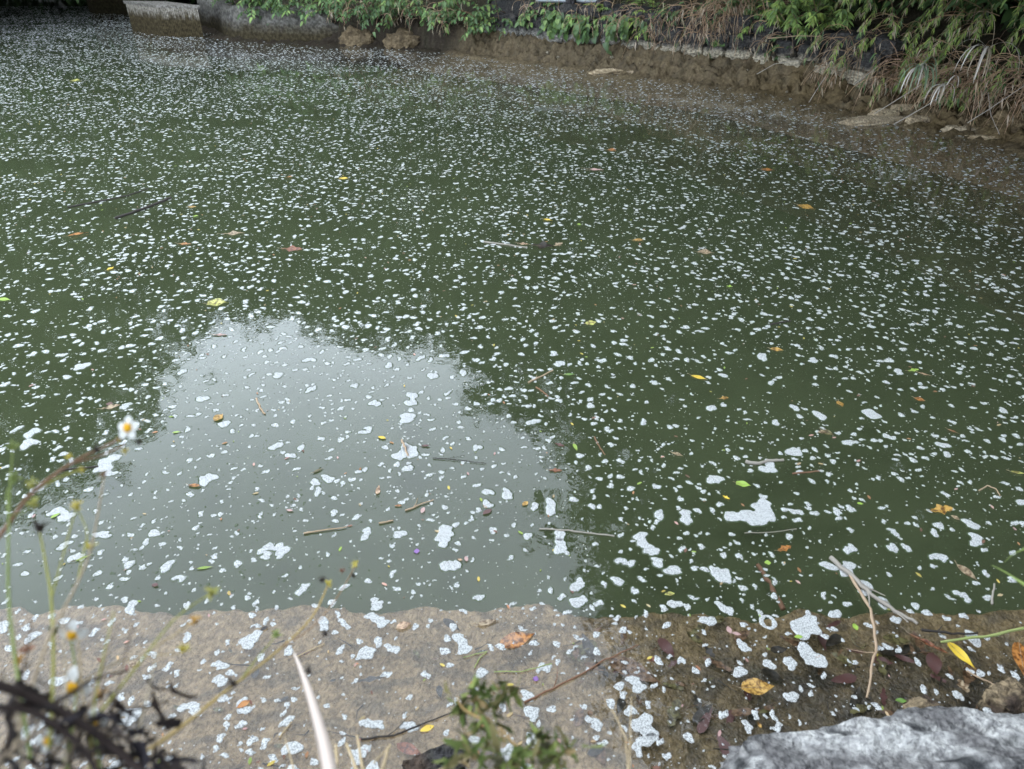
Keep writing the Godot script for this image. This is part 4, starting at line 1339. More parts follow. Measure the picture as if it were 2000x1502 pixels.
	stem(dd, PackedVector3Array([Vector3(-0.448, 1.475, -0.364), Vector3(-0.428, 1.450, -0.371), Vector3(-0.408, 1.423, -0.374), Vector3(-0.381, 1.401, -0.369), Vector3(-0.343, 1.382, -0.352), Vector3(-0.295, 1.366, -0.323)]), 0.0046, 0.0032, lin(0.045, 0.035, 0.03))
	stem(dd, PackedVector3Array([Vector3(-0.438, 1.457, -0.350), Vector3(-0.412, 1.431, -0.362), Vector3(-0.377, 1.402, -0.352), Vector3(-0.348, 1.383, -0.327)]), 0.0029, 0.0021, lin(0.045, 0.035, 0.03))
	stem(dd, PackedVector3Array([Vector3(-0.405, 1.420, -0.374), Vector3(-0.395, 1.399, -0.414), Vector3(-0.374, 1.386, -0.434)]), 0.0022, 0.0011, lin(0.045, 0.035, 0.03))
	stem(dd, PackedVector3Array([Vector3(-0.381, 1.401, -0.369), Vector3(-0.368, 1.372, -0.399), Vector3(-0.341, 1.348, -0.426)]), 0.0021, 0.0010, lin(0.045, 0.035, 0.03))
	stem(dd, PackedVector3Array([Vector3(-0.412, 1.434, -0.320), Vector3(-0.408, 1.419, -0.346), Vector3(-0.408, 1.422, -0.373)]), 0.0024, 0.0016, lin(0.28, 0.22, 0.16))
	stem(dd, PackedVector3Array([Vector3(-0.362, 1.383, -0.336), Vector3(-0.343, 1.350, -0.363), Vector3(-0.321, 1.326, -0.386)]), 0.0021, 0.0010, lin(0.045, 0.035, 0.03))
	dry_leaf(dd, Vector3(-0.370, 1.401, -0.364), Vector3(0.55, -0.82, 0.26), 0.030, 0.009, lin(0.03, 0.026, 0.03))
	dry_leaf(dd, Vector3(-0.342, 1.389, -0.361), Vector3(0.30, -0.28, 0.36), 0.032, 0.014, lin(0.035, 0.028, 0.026))
	dry_leaf(dd, Vector3(-0.383, 1.406, -0.374), Vector3(0.24, -0.92, 0.19), 0.026, 0.007, lin(0.09, 0.07, 0.055))
	dry_leaf(dd, Vector3(-0.381, 1.346, -0.387), Vector3(-0.41, -0.96, 0.49), 0.023, 0.012, lin(0.03, 0.026, 0.03))
	dry_leaf(dd, Vector3(-0.441, 1.395, -0.400), Vector3(0.17, -0.28, -0.17), 0.025, 0.012, lin(0.055, 0.045, 0.04))
	dry_leaf(dd, Vector3(-0.384, 1.369, -0.390), Vector3(-0.47, -0.61, -0.35), 0.029, 0.010, lin(0.03, 0.026, 0.03))
	dry_leaf(dd, Vector3(-0.341, 1.355, -0.362), Vector3(0.28, -0.57, -0.21), 0.043, 0.007, lin(0.03, 0.026, 0.03))
	dry_leaf(dd, Vector3(-0.377, 1.408, -0.369), Vector3(0.52, -0.22, -0.32), 0.028, 0.012, lin(0.03, 0.026, 0.03))
	dry_leaf(dd, Vector3(-0.415, 1.394, -0.384), Vector3(0.20, -0.32, -0.14), 0.041, 0.008, lin(0.09, 0.07, 0.055))
	dry_leaf(dd, Vector3(-0.380, 1.361, -0.405), Vector3(-0.19, -0.84, 0.35), 0.035, 0.008, lin(0.03, 0.026, 0.03))
	dry_leaf(dd, Vector3(-0.405, 1.377, -0.384), Vector3(-0.18, -0.42, 0.24), 0.030, 0.013, lin(0.03, 0.026, 0.03))
	dry_leaf(dd, Vector3(-0.384, 1.360, -0.403), Vector3(0.55, -0.53, 0.03), 0.027, 0.009, lin(0.055, 0.045, 0.04))
	dry_leaf(dd, Vector3(-0.413, 1.409, -0.368), Vector3(0.14, -0.16, 0.02), 0.029, 0.010, lin(0.03, 0.026, 0.03))
	dry_leaf(dd, Vector3(-0.436, 1.385, -0.392), Vector3(-0.37, -0.47, 0.12), 0.027, 0.011, lin(0.055, 0.045, 0.04))
	dry_leaf(dd, Vector3(-0.431, 1.464, -0.375), Vector3(-0.44, -0.71, -0.32), 0.035, 0.009, lin(0.055, 0.045, 0.04))
	dry_leaf(dd, Vector3(-0.356, 1.400, -0.361), Vector3(-0.35, -0.35, -0.13), 0.031, 0.008, lin(0.09, 0.07, 0.055))
	dry_leaf(dd, Vector3(-0.420, 1.450, -0.364), Vector3(0.14, -0.91, 0.05), 0.044, 0.008, lin(0.09, 0.07, 0.055))
	dry_leaf(dd, Vector3(-0.435, 1.439, -0.387), Vector3(0.08, -0.52, -0.03), 0.036, 0.011, lin(0.055, 0.045, 0.04))
	dry_leaf(dd, Vector3(-0.340, 1.334, -0.389), Vector3(-0.60, -0.90, 0.07), 0.029, 0.013, lin(0.055, 0.045, 0.04))
	dry_leaf(dd, Vector3(-0.418, 1.380, -0.400), Vector3(-0.01, -0.57, 0.21), 0.044, 0.013, lin(0.03, 0.026, 0.03))
	dry_leaf(dd, Vector3(-0.416, 1.412, -0.369), Vector3(-0.22, -0.11, -0.01), 0.025, 0.006, lin(0.09, 0.07, 0.055))
	dry_leaf(dd, Vector3(-0.321, 1.367, -0.363), Vector3(-0.55, -0.88, -0.11), 0.034, 0.008, lin(0.03, 0.026, 0.03))
	dry_leaf(dd, Vector3(-0.343, 1.386, -0.362), Vector3(0.59, -0.74, 0.11), 0.034, 0.013, lin(0.03, 0.026, 0.03))
	dry_leaf(dd, Vector3(-0.322, 1.380, -0.349), Vector3(-0.45, -0.75, 0.21), 0.039, 0.006, lin(0.09, 0.07, 0.055))
	dry_leaf(dd, Vector3(-0.351, 1.402, -0.358), Vector3(0.06, -0.38, -0.39), 0.022, 0.012, lin(0.055, 0.045, 0.04))
	dry_leaf(dd, Vector3(-0.389, 1.379, -0.389), Vector3(0.16, -0.57, 0.41), 0.033, 0.011, lin(0.03, 0.026, 0.03))
	dry_leaf(dd, Vector3(-0.335, 1.379, -0.380), Vector3(-0.60, -0.30, 0.08), 0.043, 0.007, lin(0.03, 0.026, 0.03))
	dry_leaf(dd, Vector3(-0.384, 1.387, -0.375), Vector3(-0.20, -0.86, 0.09), 0.024, 0.008, lin(0.035, 0.028, 0.026))
	dry_leaf(dd, Vector3(-0.359, 1.355, -0.382), Vector3(0.57, -0.10, 0.20), 0.025, 0.007, lin(0.035, 0.028, 0.026))
	dry_leaf(dd, Vector3(-0.336, 1.386, -0.362), Vector3(0.47, -0.11, 0.21), 0.025, 0.011, lin(0.03, 0.026, 0.03))
	dry_leaf(dd, Vector3(-0.419, 1.446, -0.372), Vector3(-0.14, -0.94, -0.44), 0.039, 0.013, lin(0.035, 0.028, 0.026))
	dry_leaf(dd, Vector3(-0.394, 1.411, -0.375), Vector3(0.12, -0.56, 0.44), 0.043, 0.007, lin(0.09, 0.07, 0.055))
	dry_leaf(dd, Vector3(-0.397, 1.366, -0.395), Vector3(0.06, -0.80, -0.44), 0.028, 0.012, lin(0.055, 0.045, 0.04))
	dry_leaf(dd, Vector3(-0.428, 1.446, -0.380), Vector3(-0.15, -0.34, -0.32), 0.037, 0.007, lin(0.035, 0.028, 0.026))
	dry_leaf(dd, Vector3(-0.430, 1.439, -0.367), Vector3(0.45, -0.57, -0.18), 0.034, 0.009, lin(0.035, 0.028, 0.026))
	dry_leaf(dd, Vector3(-0.326, 1.352, -0.359), Vector3(0.35, -0.33, -0.42), 0.041, 0.007, lin(0.03, 0.026, 0.03))
	dry_leaf(dd, Vector3(-0.413, 1.401, -0.384), Vector3(-0.18, -0.65, -0.36), 0.037, 0.012, lin(0.09, 0.07, 0.055))
	dry_leaf(dd, Vector3(-0.342, 1.355, -0.365), Vector3(0.11, -0.48, 0.24), 0.023, 0.006, lin(0.03, 0.026, 0.03))
	dry_leaf(dd, Vector3(-0.440, 1.432, -0.408), Vector3(-0.18, -0.62, -0.20), 0.029, 0.010, lin(0.03, 0.026, 0.03))
	dry_leaf(dd, Vector3(-0.357, 1.401, -0.361), Vector3(0.44, -0.22, -0.03), 0.025, 0.013, lin(0.09, 0.07, 0.055))
	dry_leaf(dd, Vector3(-0.359, 1.373, -0.353), Vector3(0.30, -0.72, -0.44), 0.037, 0.010, lin(0.035, 0.028, 0.026))
	dry_leaf(dd, Vector3(-0.444, 1.418, -0.385), Vector3(-0.25, -0.39, 0.23), 0.023, 0.012, lin(0.055, 0.045, 0.04))
	dry_leaf(dd, Vector3(-0.380, 1.379, -0.397), Vector3(0.22, -0.83, -0.14), 0.039, 0.012, lin(0.035, 0.028, 0.026))
	dry_leaf(dd, Vector3(-0.433, 1.420, -0.400), Vector3(0.53, -0.42, -0.07), 0.022, 0.006, lin(0.09, 0.07, 0.055))
	dry_leaf(dd, Vector3(-0.417, 1.368, -0.385), Vector3(0.02, -0.68, -0.41), 0.027, 0.012, lin(0.035, 0.028, 0.026))
	dry_leaf(dd, Vector3(-0.400, 1.384, -0.382), Vector3(0.17, -0.55, 0.28), 0.028, 0.009, lin(0.035, 0.028, 0.026))
	dry_leaf(dd, Vector3(-0.428, 1.434, -0.353), Vector3(0.01, -0.64, 0.03), 0.043, 0.012, lin(0.035, 0.028, 0.026))
	dry_leaf(dd, Vector3(-0.314, 1.365, -0.353), Vector3(-0.51, -0.34, 0.12), 0.034, 0.010, lin(0.03, 0.026, 0.03))
	dry_leaf(dd, Vector3(-0.424, 1.392, -0.404), Vector3(-0.23, -0.60, 0.33), 0.035, 0.007, lin(0.055, 0.045, 0.04))
	dry_leaf(dd, Vector3(-0.349, 1.388, -0.376), Vector3(-0.12, -0.88, 0.04), 0.028, 0.007, lin(0.03, 0.026, 0.03))
	dry_leaf(dd, Vector3(-0.388, 1.376, -0.384), Vector3(-0.54, -0.82, -0.21), 0.042, 0.007, lin(0.09, 0.07, 0.055))
	dry_leaf(dd, Vector3(-0.415, 1.388, -0.386), Vector3(-0.60, -0.74, 0.44), 0.035, 0.010, lin(0.055, 0.045, 0.04))
	dry_leaf(dd, Vector3(-0.373, 1.358, -0.369), Vector3(-0.28, -0.27, -0.12), 0.029, 0.008, lin(0.055, 0.045, 0.04))
	dry_leaf(dd, Vector3(-0.386, 1.406, -0.377), Vector3(-0.56, -0.51, 0.24), 0.023, 0.006, lin(0.035, 0.028, 0.026))
	dry_leaf(dd, Vector3(-0.410, 1.390, -0.371), Vector3(-0.32, -0.61, -0.14), 0.030, 0.007, lin(0.09, 0.07, 0.055))
	dry_leaf(dd, Vector3(-0.455, 1.416, -0.415), Vector3(-0.28, -0.45, 0.13), 0.032, 0.014, lin(0.055, 0.045, 0.04))
	dry_leaf(dd, Vector3(-0.439, 1.438, -0.389), Vector3(-0.08, -0.60, 0.27), 0.034, 0.014, lin(0.055, 0.045, 0.04))
	dry_leaf(dd, Vector3(-0.447, 1.401, -0.377), Vector3(-0.10, -0.95, 0.48), 0.043, 0.008, lin(0.035, 0.028, 0.026))
	dry_leaf(dd, Vector3(-0.422, 1.395, -0.397), Vector3(-0.24, -0.54, 0.26), 0.030, 0.012, lin(0.055, 0.045, 0.04))
	dry_leaf(dd, Vector3(-0.382, 1.356, -0.388), Vector3(-0.53, -0.56, -0.15), 0.041, 0.010, lin(0.055, 0.045, 0.04))
	dry_leaf(dd, Vector3(-0.444, 1.396, -0.385), Vector3(-0.36, -0.28, -0.18), 0.042, 0.011, lin(0.03, 0.026, 0.03))
	dry_leaf(dd, Vector3(-0.388, 1.424, -0.357), Vector3(0.01, -0.47, -0.32), 0.023, 0.011, lin(0.03, 0.026, 0.03))
	dry_leaf(dd, Vector3(-0.398, 1.391, -0.396), Vector3(-0.06, -0.29, 0.08), 0.034, 0.012, lin(0.035, 0.028, 0.026))
	dry_leaf(dd, Vector3(-0.385, 1.375, -0.383), Vector3(0.03, -0.74, -0.42), 0.040, 0.011, lin(0.035, 0.028, 0.026))
	dry_leaf(dd, Vector3(-0.322, 1.395, -0.374), Vector3(0.52, -0.79, -0.46), 0.037, 0.014, lin(0.035, 0.028, 0.026))
	dry_leaf(dd, Vector3(-0.374, 1.349, -0.374), Vector3(0.29, -0.45, -0.29), 0.043, 0.008, lin(0.035, 0.028, 0.026))
	dry_leaf(dd, Vector3(-0.382, 1.395, -0.375), Vector3(-0.39, -0.41, 0.40), 0.031, 0.007, lin(0.09, 0.07, 0.055))
	dry_leaf(dd, Vector3(-0.391, 1.377, -0.384), Vector3(-0.15, -0.20, -0.29), 0.040, 0.012, lin(0.09, 0.07, 0.055))
	dry_leaf(dd, Vector3(-0.319, 1.365, -0.352), Vector3(0.19, -0.49, 0.13), 0.032, 0.009, lin(0.03, 0.026, 0.03))
	dry_leaf(dd, Vector3(-0.329, 1.365, -0.361), Vector3(-0.26, -0.46, 0.47), 0.032, 0.007, lin(0.055, 0.045, 0.04))
	dry_leaf(dd, Vector3(-0.380, 1.404, -0.381), Vector3(-0.48, -0.29, -0.17), 0.023, 0.010, lin(0.035, 0.028, 0.026))
	dry_leaf(dd, Vector3(-0.324, 1.365, -0.368), Vector3(0.42, -0.42, 0.43), 0.043, 0.011, lin(0.055, 0.045, 0.04))
	dry_leaf(dd, Vector3(-0.331, 1.375, -0.347), Vector3(-0.20, -0.67, 0.26), 0.039, 0.013, lin(0.03, 0.026, 0.03))
	dry_leaf(dd, Vector3(-0.376, 1.351, -0.388), Vector3(0.55, -0.44, 0.47), 0.030, 0.013, lin(0.035, 0.028, 0.026))
	dry_leaf(dd, Vector3(-0.429, 1.378, -0.388), Vector3(0.32, -0.78, 0.44), 0.031, 0.007, lin(0.03, 0.026, 0.03))
	dry_leaf(dd, Vector3(-0.381, 1.383, -0.349), Vector3(0.56, -0.15, -0.43), 0.022, 0.012, lin(0.09, 0.07, 0.055))
	dry_leaf(dd, Vector3(-0.318, 1.368, -0.361), Vector3(-0.43, -0.18, 0.14), 0.035, 0.008, lin(0.035, 0.028, 0.026))
	dry_leaf(dd, Vector3(-0.292, 1.374, -0.349), Vector3(-0.10, -0.79, 0.17), 0.025, 0.014, lin(0.035, 0.028, 0.026))
	dry_leaf(dd, Vector3(-0.386, 1.368, -0.372), Vector3(0.43, -0.78, -0.05), 0.041, 0.006, lin(0.055, 0.045, 0.04))
	dry_leaf(dd, Vector3(-0.378, 1.406, -0.353), Vector3(-0.05, -0.66, 0.02), 0.044, 0.008, lin(0.035, 0.028, 0.026))
	dry_leaf(dd, Vector3(-0.450, 1.388, -0.350), Vector3(0.12, -0.24, -0.03), 0.023, 0.009, lin(0.035, 0.028, 0.026))
	dry_leaf(dd, Vector3(-0.386, 1.358, -0.365), Vector3(0.17, -0.43, -0.46), 0.032, 0.012, lin(0.035, 0.028, 0.026))
	dry_leaf(dd, Vector3(-0.319, 1.329, -0.377), Vector3(-0.58, -0.27, -0.33), 0.025, 0.012, lin(0.09, 0.07, 0.055))
	dry_leaf(dd, Vector3(-0.273, 1.351, -0.348), Vector3(-0.09, -0.76, -0.03), 0.022, 0.011, lin(0.09, 0.07, 0.055))
	dry_leaf(dd, Vector3(-0.327, 1.350, -0.375), Vector3(-0.56, -0.63, -0.35), 0.039, 0.010, lin(0.035, 0.028, 0.026))
	dry_leaf(dd, Vector3(-0.356, 1.403, -0.343), Vector3(-0.16, -0.44, -0.49), 0.024, 0.007, lin(0.03, 0.026, 0.03))
	dry_leaf(dd, Vector3(-0.383, 1.403, -0.350), Vector3(0.48, -0.20, 0.06), 0.025, 0.011, lin(0.09, 0.07, 0.055))
	dry_leaf(dd, Vector3(-0.386, 1.382, -0.355), Vector3(0.56, -0.78, 0.07), 0.022, 0.006, lin(0.09, 0.07, 0.055))
	dry_leaf(dd, Vector3(-0.386, 1.416, -0.330), Vector3(-0.58, -0.81, -0.27), 0.040, 0.006, lin(0.055, 0.045, 0.04))
	dry_leaf(dd, Vector3(-0.425, 1.419, -0.336), Vector3(-0.57, -0.73, -0.05), 0.043, 0.009, lin(0.035, 0.028, 0.026))
	dry_leaf(dd, Vector3(-0.339, 1.331, -0.370), Vector3(0.59, -0.73, -0.33), 0.037, 0.006, lin(0.035, 0.028, 0.026))
	dry_leaf(dd, Vector3(-0.346, 1.374, -0.370), Vector3(0.38, -0.66, -0.09), 0.030, 0.010, lin(0.03, 0.026, 0.03))
	dry_leaf(dd, Vector3(-0.391, 1.421, -0.333), Vector3(-0.49, -0.69, -0.36), 0.028, 0.008, lin(0.09, 0.07, 0.055))
	dry_leaf(dd, Vector3(-0.333, 1.341, -0.375), Vector3(0.15, -0.65, 0.13), 0.038, 0.011, lin(0.055, 0.045, 0.04))
	dry_leaf(dd, Vector3(-0.293, 1.335, -0.361), Vector3(0.08, -0.19, -0.14), 0.022, 0.006, lin(0.035, 0.028, 0.026))
	dry_leaf(dd, Vector3(-0.347, 1.397, -0.336), Vector3(0.11, -0.89, 0.22), 0.036, 0.008, lin(0.03, 0.026, 0.03))
	dry_leaf(dd, Vector3(-0.429, 1.401, -0.355), Vector3(-0.49, -0.94, -0.04), 0.044, 0.011, lin(0.035, 0.028, 0.026))
	dry_leaf(dd, Vector3(-0.377, 1.388, -0.356), Vector3(-0.24, -0.21, -0.18), 0.033, 0.007, lin(0.03, 0.026, 0.03))
	dry_leaf(dd, Vector3(-0.386, 1.403, -0.331), Vector3(-0.49, -0.68, -0.42), 0.032, 0.010, lin(0.03, 0.026, 0.03))
	dry_leaf(dd, Vector3(-0.394, 1.409, -0.328), Vector3(0.00, -0.16, -0.16), 0.025, 0.008, lin(0.035, 0.028, 0.026))
	dry_leaf(dd, Vector3(-0.357, 1.365, -0.352), Vector3(0.19, -0.62, 0.28), 0.029, 0.007, lin(0.09, 0.07, 0.055))
	dry_leaf(dd, Vector3(-0.375, 1.394, -0.337), Vector3(0.16, -0.42, 0.46), 0.038, 0.007, lin(0.035, 0.028, 0.026))
	dry_leaf(dd, Vector3(-0.308, 1.336, -0.377), Vector3(-0.39, -0.30, 0.04), 0.037, 0.012, lin(0.055, 0.045, 0.04))
	dry_leaf(dd, Vector3(-0.365, 1.407, -0.344), Vector3(-0.52, -0.35, -0.09), 0.023, 0.008, lin(0.03, 0.026, 0.03))
	dry_leaf(dd, Vector3(-0.296, 1.317, -0.373), Vector3(0.01, -0.91, -0.08), 0.032, 0.014, lin(0.055, 0.045, 0.04))
	dry_leaf(dd, Vector3(-0.333, 1.374, -0.354), Vector3(-0.17, -0.93, -0.12), 0.040, 0.007, lin(0.055, 0.045, 0.04))
	dry_leaf(dd, Vector3(-0.423, 1.397, -0.333), Vector3(-0.08, -0.76, 0.05), 0.023, 0.013, lin(0.03, 0.026, 0.03))
	dry_leaf(dd, Vector3(-0.404, 1.417, -0.330), Vector3(-0.37, -0.21, 0.21), 0.025, 0.006, lin(0.035, 0.028, 0.026))
	dry_leaf(dd, Vector3(-0.382, 1.357, -0.370), Vector3(0.09, -0.55, -0.22), 0.033, 0.009, lin(0.09, 0.07, 0.055))
	dry_leaf(dd, Vector3(-0.420, 1.406, -0.338), Vector3(0.54, -0.31, -0.05), 0.025, 0.007, lin(0.055, 0.045, 0.04))
	dry_leaf(dd, Vector3(-0.395, 1.380, -0.427), Vector3(-0.15, -1.0, 0.3), 0.035, 0.009, lin(0.045, 0.035, 0.03))
	dry_leaf(dd, Vector3(-0.390, 1.374, -0.422), Vector3(0.17, -1.0, 0.3), 0.040, 0.009, lin(0.045, 0.035, 0.03))
	dry_leaf(dd, Vector3(-0.361, 1.369, -0.440), Vector3(-0.10, -1.0, 0.3), 0.038, 0.009, lin(0.045, 0.035, 0.03))
	dry_leaf(dd, Vector3(-0.355, 1.360, -0.432), Vector3(-0.14, -1.0, 0.3), 0.037, 0.009, lin(0.045, 0.035, 0.03))
	dry_leaf(dd, Vector3(-0.342, 1.359, -0.441), Vector3(-0.05, -1.0, 0.3), 0.034, 0.009, lin(0.045, 0.035, 0.03))
	dry_leaf(dd, Vector3(-0.371, 1.357, -0.414), Vector3(-0.17, -1.0, 0.3), 0.039, 0.009, lin(0.045, 0.035, 0.03))
	dry_leaf(dd, Vector3(-0.364, 1.351, -0.410), Vector3(-0.13, -1.0, 0.3), 0.039, 0.009, lin(0.045, 0.035, 0.03))
	stem(dd, PackedVector3Array([Vector3(-0.396, 1.386, -0.325), Vector3(-0.413, 1.373, -0.378), Vector3(-0.431, 1.377, -0.427)]), 0.0012, 0.0006, lin(0.16, 0.12, 0.09))
	stem(dd, PackedVector3Array([Vector3(-0.367, 1.372, -0.333), Vector3(-0.395, 1.381, -0.408), Vector3(-0.407, 1.406, -0.488)]), 0.0011, 0.0006, lin(0.34, 0.33, 0.09))
	stem(dd, PackedVector3Array([Vector3(-0.388, 1.382, -0.328), Vector3(-0.397, 1.380, -0.405), Vector3(-0.404, 1.399, -0.483)]), 0.0014, 0.0006, lin(0.36, 0.28, 0.2))
	stem(dd, PackedVector3Array([Vector3(-0.430, 1.404, -0.316), Vector3(-0.444, 1.398, -0.382), Vector3(-0.454, 1.409, -0.449)]), 0.0011, 0.0006, lin(0.16, 0.12, 0.09))
	stem(dd, PackedVector3Array([Vector3(-0.340, 1.360, -0.339), Vector3(-0.356, 1.357, -0.406), Vector3(-0.366, 1.369, -0.475)]), 0.0014, 0.0006, lin(0.5, 0.42, 0.3))
	stem(dd, PackedVector3Array([Vector3(-0.366, 1.371, -0.333), Vector3(-0.380, 1.372, -0.408), Vector3(-0.390, 1.392, -0.485)]), 0.0012, 0.0006, lin(0.16, 0.12, 0.09))
	stem(dd, PackedVector3Array([Vector3(-0.380, 1.378, -0.329), Vector3(-0.406, 1.377, -0.391), Vector3(-0.427, 1.392, -0.453)]), 0.0012, 0.0006, lin(0.36, 0.28, 0.2))
	stem(dd, PackedVector3Array([Vector3(-0.418, 1.397, -0.319), Vector3(-0.451, 1.385, -0.352), Vector3(-0.474, 1.379, -0.383)]), 0.0015, 0.0006, lin(0.5, 0.42, 0.3))
	stem(dd, PackedVector3Array([Vector3(-0.362, 1.369, -0.334), Vector3(-0.385, 1.360, -0.385), Vector3(-0.407, 1.365, -0.434)]), 0.0015, 0.0006, lin(0.36, 0.28, 0.2))
	stem(dd, PackedVector3Array([Vector3(-0.409, 1.393, -0.322), Vector3(-0.449, 1.407, -0.391), Vector3(-0.480, 1.439, -0.460)]), 0.0013, 0.0006, lin(0.5, 0.42, 0.3))
	stem(dd, PackedVector3Array([Vector3(-0.408, 1.392, -0.322), Vector3(-0.443, 1.391, -0.372), Vector3(-0.478, 1.405, -0.418)]), 0.0012, 0.0006, lin(0.5, 0.42, 0.3))
	stem(dd, PackedVector3Array([Vector3(-0.358, 1.368, -0.335), Vector3(-0.401, 1.378, -0.398), Vector3(-0.432, 1.402, -0.461)]), 0.0008, 0.0006, lin(0.46, 0.35, 0.18))
	stem(dd, PackedVector3Array([Vector3(-0.428, 1.403, -0.316), Vector3(-0.448, 1.406, -0.389), Vector3(-0.467, 1.430, -0.462)]), 0.0015, 0.0006, lin(0.16, 0.12, 0.09))
	stem(dd, PackedVector3Array([Vector3(-0.382, 1.379, -0.329), Vector3(-0.416, 1.390, -0.401), Vector3(-0.446, 1.422, -0.473)]), 0.0015, 0.0006, lin(0.5, 0.42, 0.3))
	stem(dd, PackedVector3Array([Vector3(-0.366, 1.371, -0.333), Vector3(-0.381, 1.353, -0.377), Vector3(-0.384, 1.343, -0.421)]), 0.0013, 0.0006, lin(0.5, 0.42, 0.3))
	stem(dd, PackedVector3Array([Vector3(-0.384, 1.380, -0.328), Vector3(-0.407, 1.362, -0.365), Vector3(-0.418, 1.351, -0.401)]), 0.0012, 0.0006, lin(0.34, 0.33, 0.09))
	var rb := thing("reed_blade", Vector3.ZERO, "single pale dry reed leaf standing up before the mud shelf", "reed leaf")
	blade(rb, PackedVector3Array([Vector3(-0.217, 1.117, -0.462), Vector3(-0.250, 1.098, -0.538), Vector3(-0.288, 1.084, -0.614), Vector3(-0.319, 1.070, -0.670), Vector3(-0.333, 1.066, -0.693)]), 0.024, 0.001, "reed")
	twig("straw", PackedVector3Array([Vector3(-0.214, 0.963, -0.564), Vector3(-0.244, 0.922, -0.645)]), 0.0026, 0.0020, "straw", "split straw stub leaning beside the pale reed leaf", "straw")
	twig("straw", PackedVector3Array([Vector3(-0.192, 0.959, -0.566), Vector3(-0.191, 0.916, -0.634)]), 0.0026, 0.0020, "straw", "slanting straw stub at the bottom edge", "straw")
	twig("straw", PackedVector3Array([Vector3(-0.258, 0.953, -0.570), Vector3(-0.272, 0.929, -0.626)]), 0.0026, 0.0020, "straw", "short upright straw stub beside the reed leaf", "straw")
	twig("straw", PackedVector3Array([Vector3(-0.218, 0.981, -0.554), Vector3(-0.253, 0.944, -0.619)]), 0.0026, 0.0020, "straw", "pinkish straw stub crossing another", "straw")
	twig("straw", PackedVector3Array([Vector3(-0.309, 0.981, -0.554), Vector3(-0.350, 0.942, -0.630)]), 0.0012, 0.0008, "straw", "thin straw rising from the shelf before the reed leaf", "straw")
	twig("straw", PackedVector3Array([Vector3(-0.205, 0.950, -0.586), Vector3(-0.192, 0.915, -0.632)]), 0.0012, 0.0008, "straw", "short straw bent over the slanting stub", "straw")
	twig("straw", PackedVector3Array([Vector3(-0.107, 1.038, -0.523), Vector3(-0.054, 1.010, -0.563)]), 0.0012, 0.0008, "straw", "low straw beside the green dry plant", "straw")
	twig("straw", PackedVector3Array([Vector3(0.155, 1.043, -0.520), Vector3(0.169, 0.979, -0.608), Vector3(0.161, 0.931, -0.685)]), 0.0012, 0.0008, "straw", "thin dry stalk curving up from the bottom edge", "straw")
	twig("straw", PackedVector3Array([Vector3(0.156, 1.043, -0.519), Vector3(0.176, 0.980, -0.608), Vector3(0.196, 0.928, -0.709)]), 0.0012, 0.0008, "straw", "thin straight dry stalk beside the curving one", "straw")
	var gp := thing("dry_plant", Vector3.ZERO, "withered green-brown weed with curled tips in the middle of the near edge", "dry plant")
	stem(gp, PackedVector3Array([Vector3(0.000, 1.180, -0.417), Vector3(-0.018, 1.170, -0.482), Vector3(-0.035, 1.169, -0.518), Vector3(-0.046, 1.167, -0.551)]), 0.0044, 0.0024, lin(0.16, 0.2, 0.06))
	stem(gp, PackedVector3Array([Vector3(-0.009, 1.177, -0.454), Vector3(0.025, 1.164, -0.492), Vector3(0.038, 1.165, -0.511)]), 0.0021, 0.0011, lin(0.2, 0.22, 0.07))
	stem(gp, PackedVector3Array([Vector3(0.006, 1.176, -0.431), Vector3(0.055, 1.166, -0.472), Vector3(0.078, 1.159, -0.498)]), 0.0021, 0.0011, lin(0.2, 0.22, 0.07))
	stem(gp, PackedVector3Array([Vector3(-0.015, 1.176, -0.472), Vector3(-0.059, 1.165, -0.491), Vector3(-0.070, 1.164, -0.467)]), 0.0021, 0.0011, lin(0.2, 0.22, 0.07))
	stem(gp, PackedVector3Array([Vector3(-0.035, 1.169, -0.518), Vector3(-0.061, 1.168, -0.533), Vector3(-0.070, 1.168, -0.550)]), 0.0021, 0.0011, lin(0.42, 0.28, 0.12))
	stem(gp, PackedVector3Array([Vector3(-0.039, 1.165, -0.531), Vector3(-0.016, 1.164, -0.549), Vector3(-0.010, 1.171, -0.559)]), 0.0021, 0.0011, lin(0.2, 0.22, 0.07))
	stem(gp, PackedVector3Array([Vector3(0.011, 1.180, -0.417), Vector3(0.070, 1.174, -0.443)]), 0.0021, 0.0011, lin(0.2, 0.22, 0.07))
	stem(gp, PackedVector3Array([Vector3(0.012, 1.176, -0.472), Vector3(-0.016, 1.173, -0.506)]), 0.0021, 0.0011, lin(0.42, 0.28, 0.12))
	dry_leaf(gp, Vector3(-0.024, 1.168, -0.554), Vector3(-0.22, 0.39, -0.77), 0.020, 0.008, lin(0.16, 0.14, 0.06))
	dry_leaf(gp, Vector3(-0.003, 1.172, -0.561), Vector3(0.92, -0.51, 0.05), 0.016, 0.012, lin(0.16, 0.14, 0.06))
	dry_leaf(gp, Vector3(0.038, 1.162, -0.488), Vector3(0.59, -0.25, 0.32), 0.026, 0.013, lin(0.16, 0.14, 0.06))
	dry_leaf(gp, Vector3(-0.079, 1.168, -0.471), Vector3(-0.50, 0.23, 0.54), 0.016, 0.010, lin(0.2, 0.24, 0.07))
	dry_leaf(gp, Vector3(-0.013, 1.170, -0.558), Vector3(-0.13, 0.47, 0.25), 0.016, 0.010, lin(0.2, 0.24, 0.07))
	dry_leaf(gp, Vector3(-0.017, 1.168, -0.458), Vector3(0.10, 0.72, 0.67), 0.019, 0.013, lin(0.26, 0.19, 0.09))
	dry_leaf(gp, Vector3(-0.069, 1.167, -0.548), Vector3(0.45, -0.33, 0.77), 0.018, 0.011, lin(0.08, 0.11, 0.03))
